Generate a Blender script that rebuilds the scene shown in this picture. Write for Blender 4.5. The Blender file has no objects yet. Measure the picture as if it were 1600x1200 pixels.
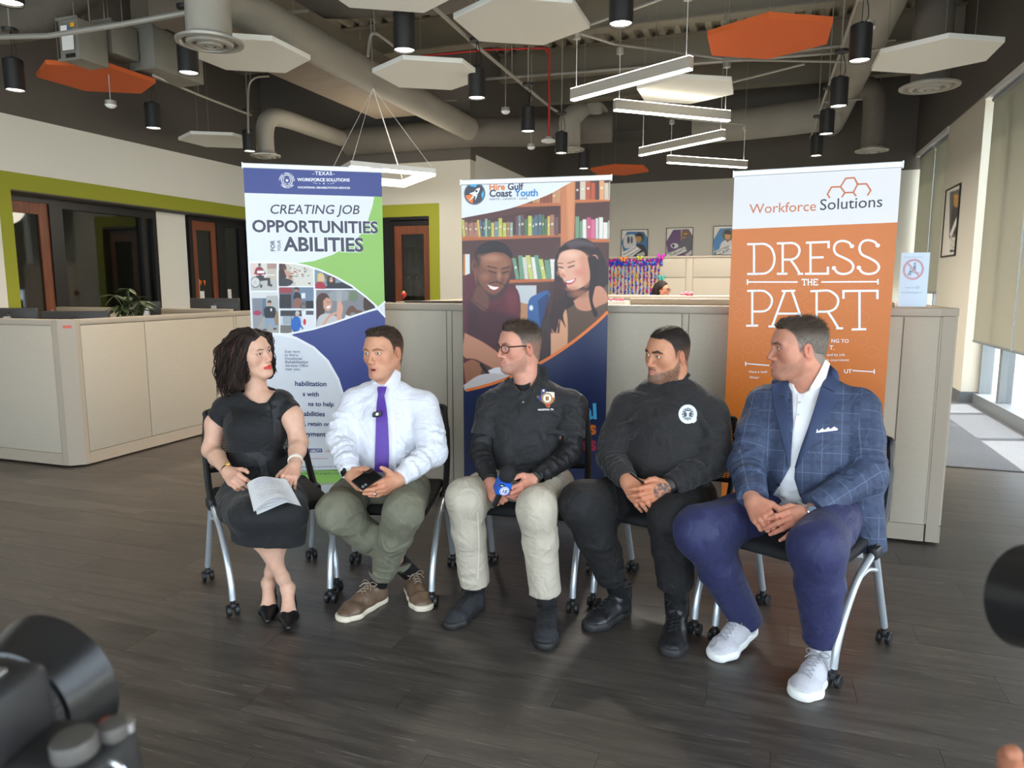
import bpy,bmesh,math,random
import numpy as np
from mathutils import Vector,Matrix
random.seed(7); np.random.seed(7)
SC = bpy.context.scene
COL = SC.collection
PI = math.pi
# ---------------------------------------------------------------- camera
F = 1120.0; YAW = math.radians(19.1); PIT = math.radians(7.88)
CAMP = np.array([0.0,0.0,1.45])
_fw = np.array([-math.sin(YAW)*math.cos(PIT),math.cos(YAW)*math.cos(PIT),-math.sin(PIT)])
_rt = np.array([math.cos(YAW),math.sin(YAW),0.0]); _up = np.cross(_rt,_fw)
cam_d = bpy.data.cameras.new('camera'); cam = bpy.data.objects.new('camera',cam_d); COL.objects.link(cam)
cam.location = CAMP; cam.rotation_euler = (PI/2-PIT,0,YAW)
cam_d.sensor_fit = 'HORIZONTAL'; cam_d.sensor_width = 36.0; cam_d.lens = 36.0*F/1600.0
cam_d.clip_start = 0.02; cam_d.clip_end = 300
cam_d.dof.use_dof = True; cam_d.dof.focus_distance = 3.3; cam_d.dof.aperture_fstop = 6.6
SC.camera = cam
def ray(px,py): return _fw + _rt*(px-800)/F + _up*(600-py)/F
def atz(px,py,z): d = ray(px,py); return CAMP + d*(z-1.45)/d[2]
def aty(px,py,y): d = ray(px,py); return CAMP + d*y/d[1]
def atx(px,py,x): d = ray(px,py); return CAMP + d*x/d[0]
def atd(px,py,D): return CAMP + ray(px,py)*D
# ---------------------------------------------------------------- view, sky, sun, daylight
SC.view_settings.view_transform = 'Standard'; SC.view_settings.look = 'None'
SC.view_settings.gamma = 1.0; SC.view_settings.use_curve_mapping = False
SC.view_settings.exposure = 0.12
SC.cycles.max_bounces = 8; SC.cycles.diffuse_bounces = 4; SC.cycles.glossy_bounces = 3
SC.cycles.transmission_bounces = 6; SC.cycles.transparent_max_bounces = 8
SC.cycles.sample_clamp_indirect = 4.0
SC.cycles.use_denoising = True
world = bpy.data.worlds.new('sky'); SC.world = world; world.use_nodes = True
_n = world.node_tree.nodes; _l = world.node_tree.links; _n.clear()
_o = _n.new('ShaderNodeOutputWorld'); _b = _n.new('ShaderNodeBackground')
_b.inputs[0].default_value = (0.72,0.86,1.0,1); _b.inputs[1].default_value = 6.0
_l.new(_b.outputs[0],_o.inputs[0])
def add_light(name,kind,loc,energy,color=(1,1,1),rot=None,aim=None,**kw):
 d = bpy.data.lights.new(name,kind); d.energy = energy; d.color = color
 for k,v in kw.items(): setattr(d,k,v)
 o = bpy.data.objects.new(name,d); COL.objects.link(o); o.location = loc
 if aim is not None: o.rotation_euler = (Vector(aim)-Vector(loc)).to_track_quat('-Z','Y').to_euler()
 elif rot: o.rotation_euler = rot
 return o
SUN = add_light('sun','SUN',(6,5,8),14.0,(1.0,0.95,0.86),aim=(6-1.7,5-0.5,8-2.9),angle=0.01)
DAY_FRONT = add_light('daylight_front','AREA',(-1.6,-3.7,1.9),30,(1.0,0.975,0.94),aim=(-1.6,4.0,2.3),shape='RECTANGLE',size=7.0,size_y=2.6)
DAY_SIDE = add_light('daylight_side','AREA',(2.3,0.9,1.6),50,(0.82,0.91,1.0),aim=(-2.0,2.6,2.0),shape='RECTANGLE',size=5.5,size_y=2.4)
# ---------------------------------------------------------------- materials
MATS = {}
def rgb(r,g,b):
 f = lambda c: (c/255/12.92) if c/255 <= 0.04045 else ((c/255+0.055)/1.055)**2.4
 return (f(r),f(g),f(b),1.0)
def mat(name,col,rough=0.6,metal=0.0,bump=0.0,bscale=80.0,vary=0.0,vscale=6.0,spec=0.5,emit=None,estr=1.0,
  trans=0.0,attr=None,sheen=0.0,stretch=None,coat=0.0,ior=1.45,alpha=1.0,objvar=0.0,bdist=0.002,vcol2=None,wrinkle=0.0):
 if name in MATS: return MATS[name]
 m = bpy.data.materials.new(name); m.use_nodes = True; nt = m.node_tree; N = nt.nodes; L = nt.links
 p = N['Principled BSDF']
 p.inputs['Base Color'].default_value = col; p.inputs['Roughness'].default_value = rough
 p.inputs['Metallic'].default_value = metal; p.inputs['Specular IOR Level'].default_value = spec
 p.inputs['IOR'].default_value = ior
 if trans: p.inputs['Transmission Weight'].default_value = trans
 if sheen: p.inputs['Sheen Weight'].default_value = sheen
 if coat: p.inputs['Coat Weight'].default_value = coat; p.inputs['Coat Roughness'].default_value = 0.1
 if alpha < 1: p.inputs['Alpha'].default_value = alpha
 if emit is not None:
  p.inputs['Emission Color'].default_value = emit; p.inputs['Emission Strength'].default_value = estr
 src = None
 tc = N.new('ShaderNodeTexCoord'); mp = N.new('ShaderNodeMapping'); L.new(tc.outputs['Object'],mp.inputs[0])
 if stretch: mp.inputs['Scale'].default_value = stretch
 if attr:
  a = N.new('ShaderNodeAttribute'); a.attribute_name = attr; src = a.outputs['Color']
 if vary:
  n = N.new('ShaderNodeTexNoise'); n.inputs['Scale'].default_value = vscale; n.inputs['Detail'].default_value = 6
  L.new(mp.outputs[0],n.inputs['Vector'])
  mx = N.new('ShaderNodeMix'); mx.data_type = 'RGBA'; mx.blend_type = 'MIX'
  cr = N.new('ShaderNodeValToRGB'); cr.color_ramp.elements[0].position = 0.32; cr.color_ramp.elements[1].position = 0.68
  L.new(n.outputs[0],cr.inputs[0]); L.new(cr.outputs[0],mx.inputs['Factor'])
  if src:
   L.new(src,mx.inputs['A']); dk = N.new('ShaderNodeMix'); dk.data_type = 'RGBA'; dk.blend_type = 'MULTIPLY'; dk.inputs['Factor'].default_value = 1
   L.new(src,dk.inputs['A']); dk.inputs['B'].default_value = (1-vary,)*3+(1,); L.new(dk.outputs['Result'],mx.inputs['B'])
  else:
   mx.inputs['A'].default_value = col
   mx.inputs['B'].default_value = vcol2 or tuple(c*(1-vary) for c in col[:3])+(1,)
  src = mx.outputs['Result']
 if objvar:
  oi = N.new('ShaderNodeObjectInfo'); mr = N.new('ShaderNodeMapRange'); L.new(oi.outputs['Random'],mr.inputs[0])
  mr.inputs[3].default_value = 1-objvar; mr.inputs[4].default_value = 1+objvar
  hm = N.new('ShaderNodeMix'); hm.data_type = 'RGBA'; hm.blend_type = 'MULTIPLY'; hm.inputs['Factor'].default_value = 1
  if src: L.new(src,hm.inputs['A'])
  else: hm.inputs['A'].default_value = col
  cb = N.new('ShaderNodeCombineColor'); [L.new(mr.outputs[0],cb.inputs[i]) for i in range(3)]
  L.new(cb.outputs[0],hm.inputs['B']); src = hm.outputs['Result']
 if src: L.new(src,p.inputs['Base Color'])
 if bump:
  n = N.new('ShaderNodeTexNoise'); n.inputs['Scale'].default_value = bscale; n.inputs['Detail'].default_value = 4
  L.new(mp.outputs[0],n.inputs['Vector'])
  b = N.new('ShaderNodeBump'); b.inputs['Strength'].default_value = bump; b.inputs['Distance'].default_value = bdist
  L.new(n.outputs[0],b.inputs['Height']); L.new(b.outputs[0],p.inputs['Normal'])
  if wrinkle:
   w = N.new('ShaderNodeTexNoise'); w.inputs['Scale'].default_value = 9; w.inputs['Detail'].default_value = 3; w.inputs['Distortion'].default_value = 1.8; L.new(tc.outputs['Object'],w.inputs['Vector'])
   b2 = N.new('ShaderNodeBump'); b2.inputs['Strength'].default_value = wrinkle; b2.inputs['Distance'].default_value = 0.03; L.new(w.outputs[0],b2.inputs['Height']); L.new(b2.outputs[0],b.inputs['Normal'])
 MATS[name] = m
 return m
def glass(name,tint=(1,1,1,1),refl=0.08,thru=0.9):
 if name in MATS: return MATS[name]
 m = bpy.data.materials.new(name); m.use_nodes = True; nt = m.node_tree; N = nt.nodes; L = nt.links; N.clear()
 o = N.new('ShaderNodeOutputMaterial'); t = N.new('ShaderNodeBsdfTransparent'); g = N.new('ShaderNodeBsdfGlossy')
 t.inputs[0].default_value = tuple(c*thru for c in tint[:3])+(1,); g.inputs['Roughness'].default_value = 0.03
 fr = N.new('ShaderNodeLayerWeight'); pw = N.new('ShaderNodeMath'); pw.operation = 'POWER'; pw.inputs[1].default_value = 4.0; L.new(fr.outputs['Facing'],pw.inputs[0])
 mu = N.new('ShaderNodeMath'); mu.operation = 'MULTIPLY_ADD'; mu.inputs[1].default_value = 0.85; mu.inputs[2].default_value = refl; mu.use_clamp = True
 L.new(pw.outputs[0],mu.inputs[0])
 mx = N.new('ShaderNodeMixShader'); L.new(mu.outputs[0],mx.inputs[0]); L.new(t.outputs[0],mx.inputs[1]); L.new(g.outputs[0],mx.inputs[2])
 L.new(mx.outputs[0],o.inputs[0]); MATS[name] = m
 return m
def emis(name,col,s): return mat(name,col,emit=col,estr=s)
# ---------------------------------------------------------------- scene-graph helpers
def tag(o,label=None,cat=None,group=None,kind=None):
 if label: o['label'] = label
 if cat: o['category'] = cat
 if group: o['group'] = group
 if kind: o['kind'] = kind
 return o
def thing(name,label,cat,loc=(0,0,0),rz=0.0,group=None):
 o = bpy.data.objects.new(name,None); COL.objects.link(o); o.location = loc; o.rotation_euler = (0,0,rz)
 o.empty_display_size = 0.05
 return tag(o,label,cat,group)
def copy_tree(o,parent=None):
 c = o.copy(); COL.objects.link(c)
 if parent is not None: c.parent = parent
 for ch in list(o.children): copy_tree(ch,c)
 return c
def inv_loc(parent):
 return Matrix.LocRotScale(parent.location,parent.rotation_euler,None).inverted()
def frame_z(d,hint=(0,0,1)):
 d = np.array(d,float); d /= np.linalg.norm(d); h = np.array(hint,float)
 if abs(d @ h) > 0.97*np.linalg.norm(h): h = np.array([1.0,0,0]) if abs(d[0]) < 0.9 else np.array([0,1.0,0])
 x = np.cross(h,d); x /= np.linalg.norm(x); y = np.cross(d,x)
 return x,y,d
class MB:
 """collects simple shapes into one mesh"""
 def __init__(s): s.v = []; s.f = []; s.m = []; s.n = 0
 def add(s,V,Fs,m=0):
  s.v.extend([tuple(map(float,p)) for p in V])
  for f in Fs: s.f.append(tuple(i+s.n for i in f)); s.m.append(m)
  s.n += len(V); return s
 def box(s,a,b,m=0,M=None):
  x0,y0,z0 = a; x1,y1,z1 = b
  V = [(x0,y0,z0),(x1,y0,z0),(x1,y1,z0),(x0,y1,z0),(x0,y0,z1),(x1,y0,z1),(x1,y1,z1),(x0,y1,z1)]
  if M is not None: V = [tuple(M @ Vector(p)) for p in V]
  return s.add(V,[(3,2,1,0),(4,5,6,7),(0,1,5,4),(1,2,6,5),(2,3,7,6),(3,0,4,7)],m)
 def rbox(s,a,b,r=0.01,m=0,M=None,seg=2):
  bm = bmesh.new(); a = Vector(a); b = Vector(b)
  bmesh.ops.create_cube(bm,size=1.0)
  c = (a+b)/2; d = b-a
  for v in bm.verts: v.co = Vector((v.co.x*d.x,v.co.y*d.y,v.co.z*d.z))+c
  bmesh.ops.bevel(bm,geom=list(bm.edges),offset=r,segments=seg,profile=0.5,affect='EDGES')
  bm.verts.index_update()
  V = [v.co if M is None else M @ v.co for v in bm.verts]; Fs = [[v.index for v in f.verts] for f in bm.faces]
  bm.free(); return s.add(V,Fs,m)
 def quad(s,a,b,c,d,m=0): return s.add([a,b,c,d],[(0,1,2,3)],m)
 def tube(s,pts,r,n=10,m=0,caps=True,flat=None,hint=(0,0,1)):
  P = [np.array(p,float) for p in pts]; k = len(P)
  R = r if hasattr(r,'__len__') else [r]*k
  V = []; Fs = []; px = None
  for i in range(k):
   t = P[min(i+1,k-1)]-P[max(i-1,0)]; t = t/(np.linalg.norm(t)+1e-9)
   if px is None: x,y,_ = frame_z(t,hint)
   else:
    x = px-t*(px @ t); x /= (np.linalg.norm(x)+1e-9); y = np.cross(t,x)
   px = x
   for j in range(n):
    a = 2*PI*j/n; sx = R[i]; sy = R[i]*(flat if flat else 1)
    V.append(P[i]+x*math.cos(a)*sx+y*math.sin(a)*sy)
  for i in range(k-1):
   for j in range(n):
    j2 = (j+1) % n; Fs.append((i*n+j,i*n+j2,(i+1)*n+j2,(i+1)*n+j))
  if caps: Fs.append(tuple(range(n-1,-1,-1))); Fs.append(tuple((k-1)*n+j for j in range(n)))
  return s.add(V,Fs,m)
 def cyl(s,a,b,r,r2=None,n=16,m=0): return s.tube([a,b],[r,r if r2 is None else r2],n,m)
 def lathe(s,prof,o=(0,0,0),d=(0,0,1),n=24,m=0,cap0=True,cap1=True):
  x,y,z = frame_z(d); o = np.array(o,float); V = []; Fs = []
  for (r,h) in prof:
   for j in range(n):
    a = 2*PI*j/n; V.append(o+z*h+x*r*math.cos(a)+y*r*math.sin(a))
  k = len(prof)
  for i in range(k-1):
   for j in range(n):
    j2 = (j+1) % n; Fs.append((i*n+j,i*n+j2,(i+1)*n+j2,(i+1)*n+j))
  if cap0: Fs.append(tuple(range(n-1,-1,-1)))
  if cap1: Fs.append(tuple((k-1)*n+j for j in range(n)))
  return s.add(V,Fs,m)
 def prism(s,poly,h0,h1,o=(0,0,0),x=(1,0,0),y=(0,1,0),m=0):
  """polygon (CCW in x,y) extruded from h0 to h1 along x cross y"""
  o = np.array(o,float); x = np.array(x,float); y = np.array(y,float); z = np.cross(x,y)
  n = len(poly)
  V = [o+x*p[0]+y*p[1]+z*h0 for p in poly]+[o+x*p[0]+y*p[1]+z*h1 for p in poly]
  Fs = [tuple(range(n-1,-1,-1)),tuple(range(n,2*n))]+[(i,(i+1) % n,n+(i+1) % n,n+i) for i in range(n)]
  return s.add(V,Fs,m)
 def ball(s,c,r,n=12,m=0,sc=(1,1,1)):
  V = []; Fs = []; k = n//2+1
  for i in range(k+1):
   th = PI*i/k
   for j in range(n):
    a = 2*PI*j/n
    V.append((c[0]+r*sc[0]*math.sin(th)*math.cos(a),c[1]+r*sc[1]*math.sin(th)*math.sin(a),c[2]+r*sc[2]*math.cos(th)))
  for i in range(k):
   for j in range(n):
    j2 = (j+1) % n; Fs.append((i*n+j,(i+1)*n+j,(i+1)*n+j2,i*n+j2))
  return s.add(V,Fs,m)
 def build(s,name,mats,parent=None,smooth=True,angle=35,kind=None,bevel=0.0,label=None,local=False):
  me = bpy.data.meshes.new(name); V = s.v
  if parent is not None and not local:
   Mi = inv_loc(parent) if parent.parent is None else (inv_loc(parent) @ inv_loc(parent.parent))
   V = [tuple(Mi @ Vector(p)) for p in V]
  me.from_pydata(V,[],s.f)
  if not isinstance(mats,(list,tuple)): mats = [mats]
  for mm in mats: me.materials.append(mm)
  if len(mats) > 1: me.polygons.foreach_set('material_index',s.m)
  me.validate(); me.update()
  if smooth:
   me.polygons.foreach_set('use_smooth',[True]*len(me.polygons)); me.set_sharp_from_angle(angle=math.radians(angle))
  o = bpy.data.objects.new(name,me); COL.objects.link(o)
  if parent is not None: o.parent = parent
  if kind: o['kind'] = kind
  if label: o['label'] = label
  if bevel:
   bv = o.modifiers.new('bevel','BEVEL'); bv.width = bevel; bv.segments = 2; bv.limit_method = 'ANGLE'
  return o
def box(name,a,b,m,parent=None,kind=None,bevel=0.0,label=None):
 return MB().box(a,b).build(name,m,parent,smooth=False,kind=kind,bevel=bevel,label=label)
def bez(p,k=24):
 P = [np.array(q,float) for q in p]
 P = [2*P[0]-P[1]]+P+[2*P[-1]-P[-2]]; out = []; seg = len(P)-3
 for s_ in range(seg):
  a,b,c,d = P[s_:s_+4]; n = max(2,k//seg)
  for i in range(n):
   t = i/n; out.append(0.5*((2*b)+(-a+c)*t+(2*a-5*b+4*c-d)*t*t+(-a+3*b-3*c+d)*t**3))
 out.append(P[-2]); return out
def text_mesh(txt,size,depth=0.0006,bold=0.0,shear=0.0,align='CENTER',spacing=1.0,wscale=1.0,font=None):
 """built-in font turned into a mesh; x right, y up, z out; returns verts, faces"""
 cu = bpy.data.curves.new('t','FONT'); cu.body = txt; cu.size = size; cu.align_x = align; cu.extrude = depth/2
 cu.offset = bold; cu.shear = shear; cu.space_character = spacing; cu.resolution_u = 3
 o = bpy.data.objects.new('t',cu); COL.objects.link(o)
 dg = bpy.context.evaluated_depsgraph_get(); dg.update(); me = bpy.data.meshes.new_from_object(o.evaluated_get(dg))
 V = [(v.co.x*wscale,v.co.y,v.co.z+depth/2) for v in me.vertices]; Fs = [tuple(p.vertices) for p in me.polygons]
 bpy.data.objects.remove(o); bpy.data.curves.remove(cu); bpy.data.meshes.remove(me)
 return V,Fs
class Sheet:
 """a flat printed surface: origin o (top-left), unit axes x (right), y (up), n = x cross y"""
 def __init__(s,o,x,y):
  s.o = np.array(o,float); s.x = np.array(x,float); s.x /= np.linalg.norm(s.x); s.y = np.array(y,float); s.y /= np.linalg.norm(s.y); s.n = np.cross(s.x,s.y)
 def uv(s,px,py):
  d = ray(px,py); t = ((s.o-CAMP) @ s.n)/(d @ s.n); p = CAMP+d*t-s.o
  return (p @ s.x,p @ s.y)
 def pt(s,u,v,h=0.0): return s.o+s.x*u+s.y*v+s.n*h
 def poly(s,mb,pts,h,m=0,t=0.0004):
  a = sum(pts[i][0]*pts[(i+1) % len(pts)][1]-pts[(i+1) % len(pts)][0]*pts[i][1] for i in range(len(pts)))
  if a < 0: pts = pts[::-1]
  mb.prism(pts,h,h+t,s.o,s.x,s.y,m)
 def text(s,mb,txt,u,v,size,h,m=0,rot=0.0,**kw):
  V,Fs = text_mesh(txt,size,**kw); c,sn = math.cos(rot),math.sin(rot)
  mb.add([s.pt(u+a*c-b*sn,v+a*sn+b*c,h+d) for a,b,d in V],Fs,m)
 def fit(s,mb,txt,pa,pb,h,m=0,**kw):
  """text whose baseline runs from pixel pa to pixel pb"""
  a = np.array(s.uv(*pa)); b = np.array(s.uv(*pb)); V,Fs = text_mesh(txt,1.0,align='LEFT',**kw)
  xs = [p[0] for p in V]; x0,x1 = min(xs),max(xs); k = np.linalg.norm(b-a)/(x1-x0)
  hh = kw.get('_h'); d = (b-a)/np.linalg.norm(b-a); e = np.array([-d[1],d[0]])
  out = []
  for p in V:
   q = a+d*(p[0]-x0)*k+e*p[1]*k; out.append(s.pt(q[0],q[1],h+(0.0005 if p[2] > 0 else 0)))
  mb.add(out,Fs,m); return k
 def stroke(s,mb,pts,w,h,m=0,closed=False,t=0.0004):
  """ribbon of width w along a uv polyline, mitred"""
  P = [np.array(p,float) for p in pts]; k = len(P); L_ = []; R_ = []
  for i in range(k):
   a = P[i-1] if (i > 0 or closed) else None; b = P[(i+1) % k] if (i < k-1 or closed) else None
   d1 = (P[i]-a) if a is not None else (b-P[i]); d2 = (b-P[i]) if b is not None else d1
   d1 = d1/(np.linalg.norm(d1)+1e-12); d2 = d2/(np.linalg.norm(d2)+1e-12)
   n1 = np.array([-d1[1],d1[0]]); n2 = np.array([-d2[1],d2[0]]); nn = n1+n2; nn = nn/(np.linalg.norm(nn)+1e-9)
   q = min(w/2/max(nn @ n1,0.4),w); L_.append(P[i]+nn*q); R_.append(P[i]-nn*q)
  V = [s.pt(p[0],p[1],h+t) for p in L_]+[s.pt(p[0],p[1],h+t) for p in R_]; Fs = []
  for i in range(k if closed else k-1):
   j = (i+1) % k; Fs.append((i,k+i,k+j,j))
  mb.add(V,Fs,m)
def ell(cx,cy,rx,ry,n=28,a0=0.0,a1=2*PI,rot=0.0):
 out = []
 for i in range(n):
  a = a0+(a1-a0)*i/(n if abs(a1-a0-2*PI) < 1e-6 else n-1)
  x,y = rx*math.cos(a),ry*math.sin(a); out.append((cx+x*math.cos(rot)-y*math.sin(rot),cy+x*math.sin(rot)+y*math.cos(rot)))
 return out
class Paint:
 def __init__(s,X,Y): s.X = X; s.Y = Y; s.C = np.zeros(X.shape+(3,)); s.aa = 1.0
 def mix(s,a,col):
  a = np.clip(a,0,1)[...,None]; s.C = s.C*(1-a)+np.array(col[:3])*a
 def sd(s,pts):
  P = np.array(pts,float); X,Y = s.X,s.Y; d = np.full(X.shape,1e18); sg = np.ones(X.shape)
  for i in range(len(P)):
   a = P[i]; b = P[i-1]; ex,ey = b-a; wx = X-a[0]; wy = Y-a[1]
   t = np.clip((wx*ex+wy*ey)/(ex*ex+ey*ey+1e-12),0,1); d = np.minimum(d,(wx-ex*t)**2+(wy-ey*t)**2)
   c1 = Y >= a[1]; c2 = Y < b[1]; c3 = ex*wy > ey*wx
   sg = np.where((c1 & c2 & c3) | (~c1 & ~c2 & ~c3),-sg,sg)
  return sg*np.sqrt(d)
 def poly(s,pts,col,soft=None,op=1.0): s.mix(op*np.clip(0.5-s.sd(pts)/(soft or s.aa),0,1),rgb(*col))
 def smooth(s,pts,col,soft=None,op=1.0,n=40): s.poly(bez(list(pts)+[pts[0]],n),col,soft,op)
 def ell(s,cx,cy,rx,ry,col,rot=0.0,soft=None,op=1.0):
  c,q = math.cos(rot),math.sin(rot); x = (s.X-cx)*c+(s.Y-cy)*q; y = -(s.X-cx)*q+(s.Y-cy)*c
  r = np.sqrt((x/rx)**2+(y/ry)**2); s.mix(op*np.clip(0.5-(r-1)*min(rx,ry)/(soft or s.aa),0,1),rgb(*col))
 def rect(s,x0,y0,x1,y1,col,op=1.0): s.poly([(x0,y0),(x1,y0),(x1,y1),(x0,y1)],col,op=op)
 def line(s,pts,w,col,op=1.0):
  P = [np.array(p,float) for p in pts]; d = np.full(s.X.shape,1e9)
  for a,b in zip(P[:-1],P[1:]):
   ex,ey = b-a; t = np.clip(((s.X-a[0])*ex+(s.Y-a[1])*ey)/(ex*ex+ey*ey+1e-9),0,1)
   d = np.minimum(d,np.hypot(s.X-a[0]-ex*t,s.Y-a[1]-ey*t))
  s.mix(op*np.clip(0.5-(d-w/2)/s.aa,0,1),rgb(*col))
def painted(name,sheet,region,nx,ny,fn,h,m,parent,keep=None):
 """region: function (s,t in 0..1) -> pixel coords of the photograph used as print coords; fn(Paint) paints in them"""
 S,T = np.meshgrid(np.linspace(0,1,nx),np.linspace(0,1,ny)); u0,v0,u1,v1 = region
 U = u0+(u1-u0)*S; V = v0+(v1-v0)*T
 P = CAMP
 W3 = sheet.o+U[...,None]*sheet.x+V[...,None]*sheet.y+sheet.n*h
 d = W3-CAMP; z = d @ _fw; PX = 800+F*(d @ _rt)/z; PY = 600-F*(d @ _up)/z
 pt = Paint(PX,PY); fn(pt)
 me = bpy.data.meshes.new(name); idx = np.arange(nx*ny).reshape(ny,nx)
 q = np.stack([idx[:-1,:-1],idx[:-1,1:],idx[1:,1:],idx[1:,:-1]],-1)
 if keep is not None:
  k = keep(PX,PY); kk = k[:-1,:-1] & k[:-1,1:] & k[1:,1:] & k[1:,:-1]; q = q[kk]
 q = q.reshape(-1,4)
 if (v1-v0)*(u1-u0) < 0: q = q[:,::-1]
 Mi = np.array(inv_loc(parent)); pts = W3.reshape(-1,3) @ Mi[:3,:3].T+Mi[:3,3]
 o = np_mesh(name,pts,q,m,parent,cols=np.clip(pt.C.reshape(-1,3),0,1),smooth=False)
 return o
def np_mesh(name,V,Q,mats,parent=None,cols=None,smooth=True,matidx=None,kind=None,label=None):
 me = bpy.data.meshes.new(name); V = np.ascontiguousarray(V,dtype=np.float32); Q = np.ascontiguousarray(Q,dtype=np.int32)
 me.vertices.add(len(V)); me.vertices.foreach_set('co',V.ravel()); k = Q.shape[1]
 me.loops.add(Q.size); me.loops.foreach_set('vertex_index',Q.ravel())
 me.polygons.add(len(Q)); me.polygons.foreach_set('loop_start',np.arange(0,Q.size,k,dtype=np.int32))
 if not isinstance(mats,(list,tuple)): mats = [mats]
 for mm in mats: me.materials.append(mm)
 if matidx is not None: me.polygons.foreach_set('material_index',np.ascontiguousarray(matidx,dtype=np.int32))
 me.update(calc_edges=True)
 if smooth: me.polygons.foreach_set('use_smooth',np.ones(len(Q),dtype=bool))
 if cols is not None:
  a = me.color_attributes.new('Col','FLOAT_COLOR','POINT')
  a.data.foreach_set('color',np.ascontiguousarray(np.concatenate([cols,np.ones((len(cols),1))],1),dtype=np.float32).ravel())
 o = bpy.data.objects.new(name,me); COL.objects.link(o)
 if parent is not None: o.parent = parent
 if kind: o['kind'] = kind
 if label: o['label'] = label
 return o
# ================================================================ the room
XL,XR,YB,YW,XC = -7.8,2.38,14.2,10.1,-4.15
ZT,ZD,YF = 3.28,5.1,-4.0
M_cream = mat('cream_paint',rgb(206,200,184),0.75,bump=0.05,bscale=200)
M_white = mat('white_paint',rgb(226,222,210),0.7,bump=0.05,bscale=200)
M_dark = mat('charcoal_paint',rgb(92,86,79),0.8,bump=0.04,bscale=120)
M_green = mat('lime_green_paint',rgb(150,152,38),0.65,bump=0.04,bscale=200)
M_black = mat('black_frame',rgb(26,24,23),0.4)
M_greymetal = mat('grey_aluminium',rgb(128,134,138),0.4,metal=0.3)
M_wood = mat('cherry_veneer',rgb(134,74,46),0.45,vary=0.35,vscale=5,stretch=(6,6,0.6))
M_glass = glass('office_glass',(0.72,0.74,0.72),refl=0.06,thru=0.75)
M_clear = glass('window_glass',(1,1,1),refl=0.04,thru=0.97)
M_office = mat('office_wall_paint',rgb(150,148,140),0.8)
M_steel = mat('painted_duct',rgb(150,144,132),0.7,bump=0.35,bscale=9,bdist=0.02,vary=0.12,vscale=2)
M_darkduct = mat('dark_wrapped_duct',rgb(104,97,87),0.75,bump=0.5,bscale=7,bdist=0.03,vary=0.15,vscale=2)
M_tan = mat('tan_insulation_wrap',rgb(116,104,88),0.8,bump=0.6,bscale=4,bdist=0.05)
M_galv = mat('galvanised_steel',rgb(160,156,146),0.45,metal=0.4)
M_deck = mat('roof_deck_steel',rgb(168,160,142),0.6,vary=0.3,vscale=3)
M_blackpaint = mat('black_metal',rgb(30,28,27),0.45)
M_whitemetal = mat('white_metal',rgb(232,232,228),0.4)
M_print = mat('printed_sheet',(1,1,1,1),0.45,attr='Col')
M_printsatin = mat('printed_banner',(1,1,1,1),0.38,attr='Col',spec=0.4)
M_red = mat('red_plastic',rgb(190,40,34),0.5)
M_silver2 = mat('polished_steel',rgb(200,202,204),0.2,metal=0.9)
M_paper = mat('paper',rgb(236,234,228),0.8)
M_lens = emis('lamp_lens',(1.0,0.9,0.74,1),14.0)
M_led = emis('led_strip',(1.0,0.93,0.82,1),9.0)
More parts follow.
